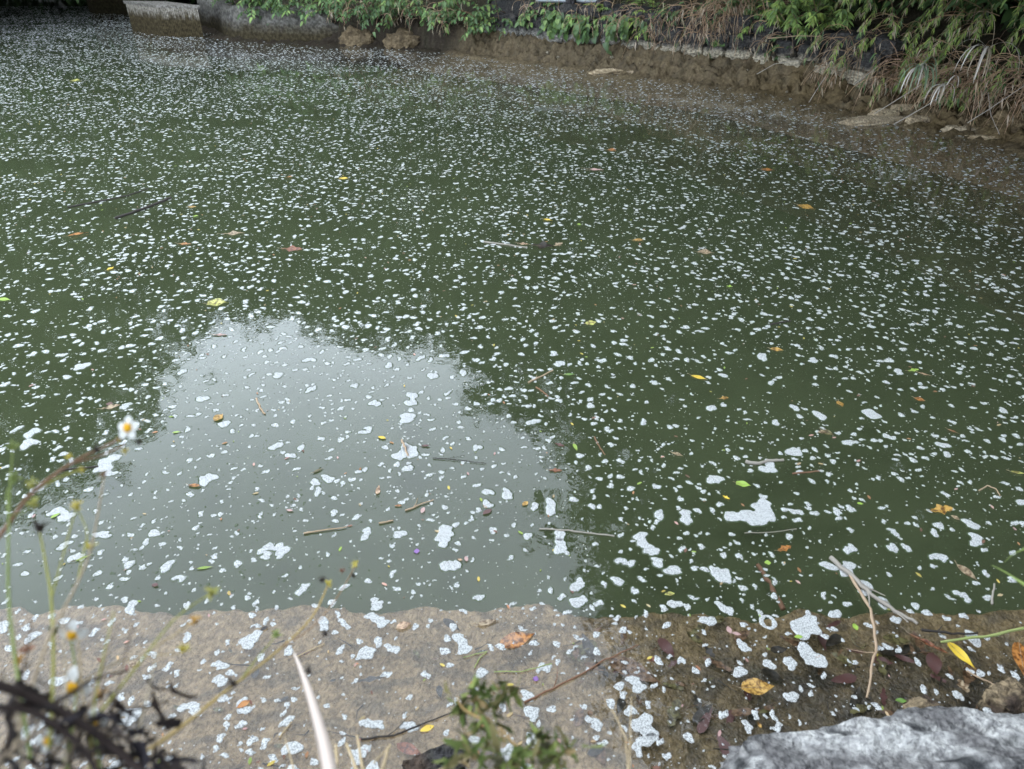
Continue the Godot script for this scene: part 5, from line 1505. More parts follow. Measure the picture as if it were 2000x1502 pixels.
	dry_leaf(gp, Vector3(0.062, 1.174, -0.485), Vector3(-0.21, 0.01, 0.96), 0.012, 0.010, lin(0.13, 0.17, 0.05))
	dry_leaf(gp, Vector3(-0.070, 1.163, -0.542), Vector3(-0.03, -0.85, 0.31), 0.019, 0.007, lin(0.2, 0.24, 0.07))
	dry_leaf(gp, Vector3(0.057, 1.172, -0.483), Vector3(-0.38, 0.22, -0.75), 0.023, 0.007, lin(0.08, 0.11, 0.03))
	dry_leaf(gp, Vector3(-0.062, 1.159, -0.537), Vector3(-0.57, -0.45, -0.15), 0.026, 0.011, lin(0.16, 0.14, 0.06))
	dry_leaf(gp, Vector3(0.017, 1.179, -0.458), Vector3(0.18, -0.87, -0.25), 0.021, 0.007, lin(0.08, 0.11, 0.03))
	dry_leaf(gp, Vector3(-0.007, 1.170, -0.463), Vector3(-0.29, -0.81, -0.35), 0.030, 0.010, lin(0.13, 0.17, 0.05))
	dry_leaf(gp, Vector3(-0.040, 1.168, -0.554), Vector3(0.19, 0.60, -0.38), 0.022, 0.013, lin(0.08, 0.11, 0.03))
	dry_leaf(gp, Vector3(-0.005, 1.181, -0.461), Vector3(0.14, -0.19, 0.31), 0.026, 0.009, lin(0.2, 0.24, 0.07))
	dry_leaf(gp, Vector3(-0.004, 1.172, -0.466), Vector3(0.76, -0.45, -0.27), 0.025, 0.011, lin(0.06, 0.06, 0.03))
	dry_leaf(gp, Vector3(-0.009, 1.168, -0.554), Vector3(-0.92, -0.80, 0.51), 0.032, 0.007, lin(0.06, 0.06, 0.03))
	dry_leaf(gp, Vector3(-0.065, 1.164, -0.544), Vector3(0.31, -0.94, -0.09), 0.016, 0.009, lin(0.16, 0.14, 0.06))
	dry_leaf(gp, Vector3(0.025, 1.182, -0.462), Vector3(0.24, 0.53, -0.65), 0.022, 0.009, lin(0.16, 0.14, 0.06))
	dry_leaf(gp, Vector3(-0.067, 1.157, -0.534), Vector3(0.84, -0.39, 0.26), 0.015, 0.009, lin(0.06, 0.06, 0.03))
	dry_leaf(gp, Vector3(-0.048, 1.164, -0.469), Vector3(0.60, -0.02, -0.29), 0.016, 0.014, lin(0.26, 0.19, 0.09))
	dry_leaf(gp, Vector3(-0.046, 1.164, -0.546), Vector3(-0.61, -0.72, 0.82), 0.023, 0.007, lin(0.06, 0.06, 0.03))
	dry_leaf(gp, Vector3(-0.033, 1.167, -0.456), Vector3(-0.19, 0.24, 0.75), 0.027, 0.006, lin(0.26, 0.19, 0.09))
	dry_leaf(gp, Vector3(-0.062, 1.162, -0.542), Vector3(-0.33, -0.37, 0.69), 0.012, 0.008, lin(0.06, 0.06, 0.03))
	dry_leaf(gp, Vector3(-0.056, 1.168, -0.552), Vector3(0.84, 0.79, -0.34), 0.019, 0.009, lin(0.08, 0.11, 0.03))
	dry_leaf(gp, Vector3(-0.031, 1.165, -0.549), Vector3(-0.78, 0.25, -0.76), 0.032, 0.011, lin(0.13, 0.17, 0.05))
	dry_leaf(gp, Vector3(0.062, 1.168, -0.475), Vector3(0.55, -0.45, -0.22), 0.017, 0.014, lin(0.13, 0.17, 0.05))
	dry_leaf(gp, Vector3(-0.055, 1.167, -0.550), Vector3(0.70, 0.31, 0.46), 0.032, 0.010, lin(0.13, 0.17, 0.05))
	dry_leaf(gp, Vector3(-0.048, 1.175, -0.469), Vector3(-0.93, -0.53, -0.08), 0.015, 0.007, lin(0.16, 0.14, 0.06))
	dry_leaf(gp, Vector3(-0.038, 1.169, -0.518), Vector3(-0.03, 0.51, 0.49), 0.025, 0.009, lin(0.2, 0.24, 0.07))
	dry_leaf(gp, Vector3(-0.010, 1.175, -0.471), Vector3(0.71, 0.42, -0.41), 0.015, 0.006, lin(0.13, 0.17, 0.05))
	dry_leaf(gp, Vector3(-0.030, 1.167, -0.516), Vector3(-0.82, -0.57, -0.23), 0.026, 0.008, lin(0.06, 0.06, 0.03))
	dry_leaf(gp, Vector3(-0.009, 1.168, -0.554), Vector3(0.21, 0.11, 0.68), 0.025, 0.008, lin(0.08, 0.11, 0.03))
	dry_leaf(gp, Vector3(-0.041, 1.169, -0.479), Vector3(0.19, 0.06, 0.60), 0.026, 0.011, lin(0.08, 0.11, 0.03))
	dry_leaf(gp, Vector3(0.047, 1.179, -0.496), Vector3(-0.40, 0.01, 0.21), 0.026, 0.008, lin(0.08, 0.11, 0.03))
	dry_leaf(gp, Vector3(0.020, 1.158, -0.482), Vector3(0.29, -0.76, -0.11), 0.024, 0.008, lin(0.2, 0.24, 0.07))
	dry_leaf(gp, Vector3(-0.076, 1.169, -0.551), Vector3(-0.64, -0.02, -0.60), 0.028, 0.008, lin(0.16, 0.14, 0.06))
	dry_leaf(gp, Vector3(0.017, 1.159, -0.483), Vector3(-0.77, -0.56, 0.21), 0.033, 0.012, lin(0.26, 0.19, 0.09))
	dry_leaf(gp, Vector3(-0.015, 1.176, -0.472), Vector3(-0.21, 0.76, -0.19), 0.032, 0.014, lin(0.16, 0.14, 0.06))
	dry_leaf(gp, Vector3(0.016, 1.173, -0.446), Vector3(0.23, -0.92, 0.01), 0.027, 0.009, lin(0.16, 0.14, 0.06))
	dry_leaf(gp, Vector3(-0.005, 1.172, -0.561), Vector3(0.35, -0.71, -0.23), 0.030, 0.013, lin(0.2, 0.24, 0.07))
	dry_leaf(gp, Vector3(-0.028, 1.175, -0.528), Vector3(-0.88, 0.36, -0.55), 0.023, 0.010, lin(0.26, 0.19, 0.09))
	dry_leaf(gp, Vector3(-0.013, 1.169, -0.556), Vector3(-0.11, 0.02, 0.98), 0.019, 0.012, lin(0.16, 0.14, 0.06))
	dry_leaf(gp, Vector3(-0.015, 1.165, -0.550), Vector3(-0.06, 0.17, -0.98), 0.027, 0.006, lin(0.26, 0.19, 0.09))
	dry_leaf(gp, Vector3(-0.006, 1.165, -0.549), Vector3(0.68, -0.21, -0.63), 0.015, 0.006, lin(0.08, 0.11, 0.03))
	dry_leaf(gp, Vector3(-0.034, 1.179, -0.477), Vector3(0.51, -0.39, -0.55), 0.016, 0.010, lin(0.26, 0.19, 0.09))
	dry_leaf(gp, Vector3(0.007, 1.181, -0.462), Vector3(-0.36, -0.10, -0.92), 0.016, 0.013, lin(0.2, 0.24, 0.07))
	dry_leaf(gp, Vector3(0.048, 1.161, -0.484), Vector3(-0.52, 0.20, 0.14), 0.032, 0.010, lin(0.26, 0.19, 0.09))
	dry_leaf(gp, Vector3(0.059, 1.172, -0.482), Vector3(-1.00, -0.78, -0.70), 0.019, 0.012, lin(0.16, 0.14, 0.06))
	dry_leaf(gp, Vector3(0.065, 1.168, -0.474), Vector3(0.26, -0.14, -0.76), 0.024, 0.008, lin(0.08, 0.11, 0.03))
	dry_leaf(gp, Vector3(-0.024, 1.172, -0.561), Vector3(-0.12, 0.38, 0.09), 0.031, 0.009, lin(0.08, 0.11, 0.03))
	dry_leaf(gp, Vector3(-0.018, 1.164, -0.548), Vector3(-0.23, -0.79, 0.67), 0.024, 0.009, lin(0.16, 0.14, 0.06))
	dry_leaf(gp, Vector3(-0.061, 1.163, -0.543), Vector3(0.12, -0.75, 0.44), 0.026, 0.009, lin(0.06, 0.06, 0.03))
	dry_leaf(gp, Vector3(0.010, 1.178, -0.456), Vector3(-0.15, -0.06, -0.09), 0.019, 0.014, lin(0.16, 0.14, 0.06))
	dry_leaf(gp, Vector3(-0.066, 1.163, -0.465), Vector3(-0.51, -0.24, -0.79), 0.017, 0.014, lin(0.08, 0.11, 0.03))
	dry_leaf(gp, Vector3(-0.009, 1.179, -0.477), Vector3(-0.05, -0.06, -0.60), 0.028, 0.006, lin(0.26, 0.19, 0.09))
	dry_leaf(gp, Vector3(-0.029, 1.182, -0.482), Vector3(-0.33, -0.58, -0.37), 0.023, 0.008, lin(0.16, 0.14, 0.06))
	dry_leaf(gp, Vector3(-0.049, 1.167, -0.474), Vector3(0.23, 0.74, 0.10), 0.034, 0.009, lin(0.08, 0.11, 0.03))
	dry_leaf(gp, Vector3(-0.060, 1.161, -0.463), Vector3(-0.53, -0.07, 0.74), 0.015, 0.009, lin(0.08, 0.11, 0.03))
	dry_leaf(gp, Vector3(-0.069, 1.162, -0.542), Vector3(-0.11, 0.61, 0.80), 0.023, 0.012, lin(0.13, 0.17, 0.05))
	dry_leaf(gp, Vector3(-0.015, 1.171, -0.559), Vector3(-0.03, 0.59, -0.41), 0.034, 0.009, lin(0.06, 0.06, 0.03))
	dry_leaf(gp, Vector3(0.063, 1.163, -0.466), Vector3(-0.51, -0.07, 0.32), 0.020, 0.008, lin(0.26, 0.19, 0.09))
	dry_leaf(gp, Vector3(-0.021, 1.177, -0.454), Vector3(0.57, 0.53, -0.24), 0.021, 0.011, lin(0.06, 0.06, 0.03))
	dry_leaf(gp, Vector3(-0.020, 1.181, -0.481), Vector3(-0.64, 0.28, 0.83), 0.020, 0.006, lin(0.2, 0.24, 0.07))
	dry_leaf(gp, Vector3(-0.026, 1.163, -0.509), Vector3(0.23, -0.14, 0.44), 0.021, 0.008, lin(0.2, 0.24, 0.07))
	dry_leaf(gp, Vector3(-0.039, 1.172, -0.524), Vector3(0.90, 0.71, -0.30), 0.021, 0.008, lin(0.16, 0.14, 0.06))
	dry_leaf(gp, Vector3(0.040, 1.166, -0.494), Vector3(0.52, -0.41, -0.83), 0.023, 0.014, lin(0.08, 0.11, 0.03))
	dry_leaf(gp, Vector3(-0.065, 1.164, -0.546), Vector3(0.40, 0.38, -0.67), 0.016, 0.009, lin(0.2, 0.24, 0.07))
	dry_leaf(gp, Vector3(0.045, 1.158, -0.480), Vector3(-0.95, 0.44, 0.20), 0.014, 0.012, lin(0.2, 0.24, 0.07))
	dry_leaf(gp, Vector3(0.002, 1.175, -0.451), Vector3(0.40, 0.39, 0.70), 0.031, 0.010, lin(0.06, 0.06, 0.03))
	dry_leaf(gp, Vector3(-0.020, 1.176, -0.473), Vector3(0.40, -0.61, 0.98), 0.016, 0.011, lin(0.08, 0.11, 0.03))
	dry_leaf(gp, Vector3(0.036, 1.170, -0.481), Vector3(-0.21, -0.71, 0.21), 0.023, 0.014, lin(0.2, 0.24, 0.07))
	dry_leaf(gp, Vector3(0.019, 1.174, -0.468), Vector3(-0.37, -0.94, -0.43), 0.021, 0.011, lin(0.06, 0.06, 0.03))
	dry_leaf(gp, Vector3(-0.041, 1.168, -0.516), Vector3(-0.83, -0.81, -0.19), 0.026, 0.007, lin(0.08, 0.11, 0.03))
	dry_leaf(gp, Vector3(0.066, 1.163, -0.466), Vector3(-0.93, 0.08, -0.36), 0.026, 0.008, lin(0.16, 0.14, 0.06))
	dry_leaf(gp, Vector3(0.010, 1.178, -0.457), Vector3(0.18, 0.04, -0.77), 0.015, 0.012, lin(0.13, 0.17, 0.05))
	dry_leaf(gp, Vector3(0.043, 1.169, -0.479), Vector3(0.50, 0.37, -0.23), 0.015, 0.012, lin(0.2, 0.24, 0.07))
	dry_leaf(gp, Vector3(-0.025, 1.163, -0.509), Vector3(-0.45, -1.00, 0.18), 0.029, 0.011, lin(0.08, 0.11, 0.03))
	dry_leaf(gp, Vector3(-0.039, 1.176, -0.530), Vector3(0.16, -0.46, -0.54), 0.024, 0.011, lin(0.2, 0.24, 0.07))
	dry_leaf(gp, Vector3(-0.070, 1.165, -0.468), Vector3(0.26, -0.76, -0.93), 0.029, 0.009, lin(0.16, 0.14, 0.06))
	dry_leaf(gp, Vector3(0.062, 1.173, -0.484), Vector3(-0.02, 0.47, -0.35), 0.020, 0.012, lin(0.16, 0.14, 0.06))
	dry_leaf(gp, Vector3(-0.036, 1.169, -0.460), Vector3(0.48, 0.24, -0.96), 0.027, 0.012, lin(0.2, 0.24, 0.07))
	dry_leaf(gp, Vector3(-0.050, 1.163, -0.467), Vector3(0.79, -0.26, -0.84), 0.018, 0.007, lin(0.26, 0.19, 0.09))
	dry_leaf(gp, Vector3(-0.067, 1.164, -0.544), Vector3(-0.71, -0.66, 0.90), 0.023, 0.012, lin(0.2, 0.24, 0.07))
	dry_leaf(gp, Vector3(0.057, 1.173, -0.485), Vector3(0.97, -0.65, 0.81), 0.031, 0.011, lin(0.13, 0.17, 0.05))
	dry_leaf(gp, Vector3(0.041, 1.159, -0.482), Vector3(-0.23, 0.57, -0.36), 0.015, 0.011, lin(0.2, 0.24, 0.07))
	dry_leaf(gp, Vector3(-0.043, 1.165, -0.549), Vector3(0.68, 0.22, 0.57), 0.023, 0.010, lin(0.08, 0.11, 0.03))
	dry_leaf(gp, Vector3(-0.048, 1.171, -0.481), Vector3(-0.65, 0.45, -0.92), 0.031, 0.007, lin(0.06, 0.06, 0.03))
	dry_leaf(gp, Vector3(-0.053, 1.174, -0.561), Vector3(0.65, -0.15, 0.80), 0.031, 0.010, lin(0.08, 0.11, 0.03))
	dry_leaf(gp, Vector3(-0.040, 1.175, -0.527), Vector3(-0.53, -0.37, -0.92), 0.014, 0.008, lin(0.26, 0.19, 0.09))
	dry_leaf(gp, Vector3(0.045, 1.169, -0.478), Vector3(-0.07, -0.62, 0.97), 0.034, 0.007, lin(0.2, 0.24, 0.07))
	dry_leaf(gp, Vector3(-0.028, 1.163, -0.509), Vector3(-0.05, 0.23, -0.45), 0.025, 0.008, lin(0.26, 0.19, 0.09))
	dry_leaf(gp, Vector3(-0.028, 1.160, -0.504), Vector3(-0.71, 0.65, -0.48), 0.020, 0.007, lin(0.13, 0.17, 0.05))
	dry_leaf(gp, Vector3(0.063, 1.169, -0.477), Vector3(0.67, 0.76, 0.39), 0.016, 0.009, lin(0.26, 0.19, 0.09))
	dry_leaf(gp, Vector3(-0.007, 1.175, -0.564), Vector3(-0.67, 0.22, 0.05), 0.018, 0.008, lin(0.08, 0.11, 0.03))
	dry_leaf(gp, Vector3(-0.009, 1.163, -0.548), Vector3(-0.76, -0.77, 0.48), 0.020, 0.006, lin(0.08, 0.11, 0.03))
	dry_leaf(gp, Vector3(-0.064, 1.158, -0.457), Vector3(0.32, 0.56, 0.56), 0.017, 0.007, lin(0.13, 0.17, 0.05))
	dry_leaf(gp, Vector3(-0.013, 1.170, -0.557), Vector3(0.28, -0.64, 0.32), 0.033, 0.006, lin(0.06, 0.06, 0.03))
	dry_leaf(gp, Vector3(0.083, 1.174, -0.483), Vector3(0.77, 0.28, 0.47), 0.025, 0.009, lin(0.2, 0.24, 0.07))
	dry_leaf(gp, Vector3(0.020, 1.181, -0.460), Vector3(0.58, -0.17, -0.01), 0.033, 0.010, lin(0.06, 0.06, 0.03))
	dry_leaf(gp, Vector3(0.017, 1.160, -0.485), Vector3(1.00, 0.79, 0.90), 0.013, 0.007, lin(0.13, 0.17, 0.05))
	dry_leaf(gp, Vector3(0.046, 1.172, -0.484), Vector3(-0.61, 0.74, 0.55), 0.018, 0.014, lin(0.06, 0.06, 0.03))
	dry_leaf(gp, Vector3(-0.062, 1.162, -0.542), Vector3(-0.86, 0.66, 0.11), 0.025, 0.008, lin(0.2, 0.24, 0.07))
	dry_leaf(gp, Vector3(0.037, 1.165, -0.492), Vector3(-0.22, 0.64, -0.13), 0.030, 0.011, lin(0.06, 0.06, 0.03))
	dry_leaf(gp, Vector3(-0.067, 1.156, -0.533), Vector3(0.58, -0.58, -0.50), 0.020, 0.010, lin(0.06, 0.06, 0.03))
	dry_leaf(gp, Vector3(0.017, 1.172, -0.465), Vector3(-0.44, -0.38, 0.02), 0.016, 0.009, lin(0.13, 0.17, 0.05))
	dry_leaf(gp, Vector3(-0.071, 1.165, -0.546), Vector3(0.80, 0.07, -0.23), 0.024, 0.010, lin(0.2, 0.24, 0.07))
	dry_leaf(gp, Vector3(-0.016, 1.165, -0.551), Vector3(-0.61, -0.20, 0.67), 0.026, 0.009, lin(0.2, 0.24, 0.07))
	dry_leaf(gp, Vector3(-0.033, 1.163, -0.509), Vector3(-0.40, -0.15, -0.19), 0.026, 0.013, lin(0.08, 0.11, 0.03))
	dry_leaf(gp, Vector3(0.054, 1.166, -0.473), Vector3(-0.48, 0.13, -0.64), 0.032, 0.012, lin(0.26, 0.19, 0.09))
	dry_leaf(gp, Vector3(-0.012, 1.170, -0.557), Vector3(0.43, 0.77, -0.17), 0.024, 0.013, lin(0.16, 0.14, 0.06))
	dry_leaf(gp, Vector3(-0.005, 1.170, -0.557), Vector3(-1.00, -0.47, 0.87), 0.031, 0.014, lin(0.13, 0.17, 0.05))
	dry_leaf(gp, Vector3(-0.057, 1.165, -0.547), Vector3(0.69, 0.62, 0.43), 0.022, 0.009, lin(0.26, 0.19, 0.09))
	dry_leaf(gp, Vector3(-0.006, 1.165, -0.551), Vector3(0.56, 0.29, -0.12), 0.026, 0.013, lin(0.13, 0.17, 0.05))
	dry_leaf(gp, Vector3(-0.055, 1.171, -0.480), Vector3(0.90, 0.28, 0.87), 0.015, 0.007, lin(0.26, 0.19, 0.09))
	dry_leaf(gp, Vector3(0.035, 1.167, -0.497), Vector3(0.86, 0.55, 0.36), 0.022, 0.013, lin(0.13, 0.17, 0.05))
	dry_leaf(gp, Vector3(-0.062, 1.166, -0.548), Vector3(-0.51, -0.99, 1.00), 0.029, 0.006, lin(0.06, 0.06, 0.03))
	dry_leaf(gp, Vector3(0.039, 1.168, -0.498), Vector3(-0.86, 0.13, -0.24), 0.022, 0.010, lin(0.2, 0.24, 0.07))
	dry_leaf(gp, Vector3(-0.045, 1.165, -0.472), Vector3(-0.57, -0.37, -0.36), 0.031, 0.013, lin(0.16, 0.14, 0.06))
	dry_leaf(gp, Vector3(-0.022, 1.174, -0.527), Vector3(0.28, -0.22, 0.68), 0.015, 0.008, lin(0.06, 0.06, 0.03))
	dry_leaf(gp, Vector3(0.062, 1.170, -0.478), Vector3(0.13, -0.66, -0.90), 0.015, 0.011, lin(0.2, 0.24, 0.07))
	dry_leaf(gp, Vector3(0.048, 1.163, -0.488), Vector3(-0.75, 0.57, 0.99), 0.021, 0.008, lin(0.06, 0.06, 0.03))
	dry_leaf(gp, Vector3(-0.026, 1.172, -0.465), Vector3(0.89, 0.78, 0.05), 0.026, 0.011, lin(0.06, 0.06, 0.03))
	dry_leaf(gp, Vector3(-0.013, 1.170, -0.558), Vector3(0.83, 0.73, 0.34), 0.018, 0.012, lin(0.16, 0.14, 0.06))
	dry_leaf(gp, Vector3(0.046, 1.163, -0.468), Vector3(0.38, 0.35, 0.41), 0.029, 0.009, lin(0.13, 0.17, 0.05))
	dry_leaf(gp, Vector3(-0.003, 1.172, -0.561), Vector3(-0.66, 0.70, 0.77), 0.014, 0.006, lin(0.08, 0.11, 0.03))
	dry_leaf(gp, Vector3(-0.066, 1.162, -0.542), Vector3(0.45, -0.19, 0.29), 0.023, 0.009, lin(0.2, 0.24, 0.07))
	dry_leaf(gp, Vector3(-0.021, 1.168, -0.458), Vector3(0.47, -0.82, -0.59), 0.029, 0.010, lin(0.06, 0.06, 0.03))
	dry_leaf(gp, Vector3(-0.058, 1.167, -0.551), Vector3(-0.60, -0.75, 0.49), 0.030, 0.008, lin(0.08, 0.11, 0.03))
	dry_leaf(gp, Vector3(-0.036, 1.166, -0.453), Vector3(-0.11, 0.79, -0.74), 0.033, 0.013, lin(0.08, 0.11, 0.03))
	dry_leaf(gp, Vector3(0.049, 1.168, -0.477), Vector3(0.41, -0.56, 0.28), 0.025, 0.011, lin(0.16, 0.14, 0.06))
	dry_leaf(gp, Vector3(-0.055, 1.172, -0.482), Vector3(-0.55, 0.54, 0.18), 0.029, 0.014, lin(0.13, 0.17, 0.05))
	dry_leaf(gp, Vector3(0.031, 1.166, -0.494), Vector3(0.08, -0.23, -0.63), 0.031, 0.007, lin(0.06, 0.06, 0.03))
	dry_leaf(gp, Vector3(0.029, 1.168, -0.497), Vector3(-0.46, -0.52, -0.39), 0.026, 0.006, lin(0.26, 0.19, 0.09))
	dry_leaf(gp, Vector3(-0.045, 1.168, -0.553), Vector3(-0.62, 0.61, 0.72), 0.015, 0.012, lin(0.13, 0.17, 0.05))
	dry_leaf(gp, Vector3(-0.046, 1.164, -0.510), Vector3(-0.07, -0.37, -0.76), 0.016, 0.011, lin(0.16, 0.14, 0.06))
	dry_leaf(gp, Vector3(-0.060, 1.172, -0.462), Vector3(0.57, 0.01, 0.15), 0.012, 0.008, lin(0.26, 0.19, 0.09))
	dry_leaf(gp, Vector3(0.002, 1.175, -0.470), Vector3(0.91, 0.23, 0.12), 0.027, 0.013, lin(0.13, 0.17, 0.05))
	dry_leaf(gp, Vector3(-0.059, 1.174, -0.465), Vector3(-0.70, 0.47, 0.29), 0.020, 0.012, lin(0.16, 0.14, 0.06))
	dry_leaf(gp, Vector3(0.043, 1.164, -0.491), Vector3(0.17, -0.90, 0.81), 0.033, 0.012, lin(0.16, 0.14, 0.06))
	dry_leaf(gp, Vector3(0.022, 1.164, -0.491), Vector3(0.09, -0.38, -0.06), 0.018, 0.007, lin(0.13, 0.17, 0.05))
	dry_leaf(gp, Vector3(-0.016, 1.172, -0.465), Vector3(0.51, -0.96, -0.84), 0.027, 0.009, lin(0.06, 0.06, 0.03))
	dry_leaf(gp, Vector3(0.043, 1.165, -0.492), Vector3(0.25, -0.38, 0.24), 0.026, 0.006, lin(0.16, 0.14, 0.06))
	dry_leaf(gp, Vector3(0.064, 1.171, -0.480), Vector3(0.84, -0.36, 0.22), 0.020, 0.010, lin(0.13, 0.17, 0.05))
	dry_leaf(gp, Vector3(0.037, 1.165, -0.472), Vector3(0.24, -0.64, -0.04), 0.019, 0.010, lin(0.13, 0.17, 0.05))
	dry_leaf(gp, Vector3(-0.006, 1.168, -0.458), Vector3(-0.44, -0.45, 0.20), 0.029, 0.012, lin(0.2, 0.24, 0.07))
	dry_leaf(gp, Vector3(-0.036, 1.167, -0.514), Vector3(-0.94, -0.35, 0.92), 0.023, 0.009, lin(0.26, 0.19, 0.09))
	dry_leaf(gp, Vector3(-0.067, 1.173, -0.484), Vector3(0.58, 0.24, 0.07), 0.023, 0.010, lin(0.16, 0.14, 0.06))
	dry_leaf(gp, Vector3(0.017, 1.166, -0.495), Vector3(0.41, 0.19, -0.26), 0.013, 0.008, lin(0.13, 0.17, 0.05))
	dry_leaf(gp, Vector3(0.000, 1.169, -0.461), Vector3(-0.61, -0.73, -0.72), 0.029, 0.008, lin(0.06, 0.06, 0.03))
	dry_leaf(gp, Vector3(0.042, 1.169, -0.478), Vector3(-0.58, -0.58, 0.19), 0.027, 0.006, lin(0.16, 0.14, 0.06))
	dry_leaf(gp, Vector3(-0.059, 1.172, -0.558), Vector3(0.40, 0.27, -0.21), 0.021, 0.013, lin(0.2, 0.24, 0.07))
	dry_leaf(gp, Vector3(-0.063, 1.164, -0.468), Vector3(-0.85, 0.14, 0.43), 0.020, 0.012, lin(0.16, 0.14, 0.06))
	dry_leaf(gp, Vector3(-0.037, 1.163, -0.508), Vector3(0.06, -0.64, 0.66), 0.022, 0.012, lin(0.13, 0.17, 0.05))
	dry_leaf(gp, Vector3(0.024, 1.178, -0.456), Vector3(-0.52, 0.44, 0.84), 0.013, 0.006, lin(0.2, 0.24, 0.07))
	dry_leaf(gp, Vector3(-0.075, 1.167, -0.470), Vector3(-0.32, -0.57, 0.55), 0.025, 0.013, lin(0.08, 0.11, 0.03))
	dry_leaf(gp, Vector3(-0.042, 1.167, -0.514), Vector3(0.55, -0.23, -0.63), 0.020, 0.011, lin(0.2, 0.24, 0.07))
	dry_leaf(gp, Vector3(-0.044, 1.160, -0.541), Vector3(0.23, -0.89, -0.24), 0.014, 0.010, lin(0.2, 0.24, 0.07))
	dry_leaf(gp, Vector3(0.021, 1.167, -0.497), Vector3(0.37, 0.16, 0.87), 0.025, 0.010, lin(0.06, 0.06, 0.03))
	dry_leaf(gp, Vector3(-0.062, 1.160, -0.538), Vector3(-0.33, -0.73, -0.77), 0.013, 0.012, lin(0.2, 0.24, 0.07))
	dry_leaf(gp, Vector3(-0.003, 1.172, -0.466), Vector3(0.46, -0.81, 0.13), 0.034, 0.013, lin(0.08, 0.11, 0.03))
	dry_leaf(gp, Vector3(0.034, 1.168, -0.478), Vector3(0.97, -0.81, -0.73), 0.032, 0.008, lin(0.26, 0.19, 0.09))
	dry_leaf(gp, Vector3(-0.001, 1.183, -0.465), Vector3(0.87, 0.03, -0.81), 0.020, 0.012, lin(0.08, 0.11, 0.03))
	dry_leaf(gp, Vector3(0.035, 1.164, -0.491), Vector3(0.09, 0.62, -0.64), 0.014, 0.012, lin(0.08, 0.11, 0.03))
	dry_leaf(gp, Vector3(-0.034, 1.170, -0.556), Vector3(-0.41, -0.86, 0.28), 0.028, 0.006, lin(0.08, 0.11, 0.03))
	dry_leaf(gp, Vector3(0.068, 1.175, -0.486), Vector3(-0.19, -0.77, -0.42), 0.025, 0.013, lin(0.2, 0.24, 0.07))
	dry_leaf(gp, Vector3(0.005, 1.170, -0.463), Vector3(-0.93, -0.34, -0.78), 0.013, 0.009, lin(0.06, 0.06, 0.03))
	dry_leaf(gp, Vector3(-0.055, 1.158, -0.537), Vector3(-0.40, -0.59, -0.58), 0.013, 0.010, lin(0.26, 0.19, 0.09))
	dry_leaf(gp, Vector3(-0.057, 1.163, -0.544), Vector3(0.58, 0.63, 0.75), 0.024, 0.007, lin(0.2, 0.24, 0.07))
	dry_leaf(gp, Vector3(-0.073, 1.165, -0.545), Vector3(0.75, -0.63, 0.39), 0.016, 0.014, lin(0.06, 0.06, 0.03))
	dry_leaf(gp, Vector3(0.025, 1.160, -0.484), Vector3(-0.07, -0.05, 0.72), 0.028, 0.007, lin(0.2, 0.24, 0.07))
	dry_leaf(gp, Vector3(-0.033, 1.166, -0.551), Vector3(0.10, -0.06, -0.91), 0.016, 0.011, lin(0.13, 0.17, 0.05))
	dry_leaf(gp, Vector3(-0.054, 1.163, -0.545), Vector3(-0.57, -0.28, 0.68), 0.028, 0.013, lin(0.08, 0.11, 0.03))
	dry_leaf(gp, Vector3(0.015, 1.176, -0.453), Vector3(-0.88, 0.23, 0.68), 0.032, 0.013, lin(0.08, 0.11, 0.03))
	dry_leaf(gp, Vector3(-0.051, 1.166, -0.550), Vector3(0.40, 0.22, 0.49), 0.027, 0.008, lin(0.2, 0.24, 0.07))
	dry_leaf(gp, Vector3(0.022, 1.161, -0.486), Vector3(0.91, -0.36, -0.06), 0.028, 0.014, lin(0.26, 0.19, 0.09))
	dry_leaf(gp, Vector3(0.043, 1.179, -0.456), Vector3(-0.54, -0.33, 0.68), 0.030, 0.008, lin(0.16, 0.14, 0.06))
	dry_leaf(gp, Vector3(-0.028, 1.164, -0.548), Vector3(-0.27, -0.14, -0.71), 0.016, 0.012, lin(0.2, 0.24, 0.07))
	dry_leaf(gp, Vector3(0.037, 1.172, -0.485), Vector3(-0.42, 0.59, 0.61), 0.015, 0.007, lin(0.08, 0.11, 0.03))
	dry_leaf(gp, Vector3(-0.057, 1.168, -0.552), Vector3(-0.10, 0.06, 0.65), 0.017, 0.007, lin(0.16, 0.14, 0.06))
	dry_leaf(gp, Vector3(-0.028, 1.165, -0.512), Vector3(0.55, -0.15, 0.68), 0.013, 0.007, lin(0.2, 0.24, 0.07))
	dry_leaf(gp, Vector3(-0.035, 1.174, -0.468), Vector3(-0.70, -0.82, -0.94), 0.020, 0.006, lin(0.26, 0.19, 0.09))
	dry_leaf(gp, Vector3(-0.011, 1.170, -0.558), Vector3(0.43, -0.62, -0.97), 0.012, 0.007, lin(0.08, 0.11, 0.03))
	dry_leaf(gp, Vector3(-0.001, 1.181, -0.461), Vector3(0.83, -0.39, 0.24), 0.031, 0.014, lin(0.08, 0.11, 0.03))
	dry_leaf(gp, Vector3(0.063, 1.164, -0.468), Vector3(0.12, -0.92, 0.85), 0.032, 0.011, lin(0.13, 0.17, 0.05))
	dry_leaf(gp, Vector3(-0.055, 1.167, -0.474), Vector3(0.12, 0.40, -0.23), 0.019, 0.013, lin(0.2, 0.24, 0.07))
	dry_leaf(gp, Vector3(0.033, 1.181, -0.460), Vector3(0.54, -0.13, -0.97), 0.025, 0.011, lin(0.13, 0.17, 0.05))
	dry_leaf(gp, Vector3(-0.039, 1.173, -0.560), Vector3(0.76, 0.41, 0.72), 0.033, 0.010, lin(0.08, 0.11, 0.03))
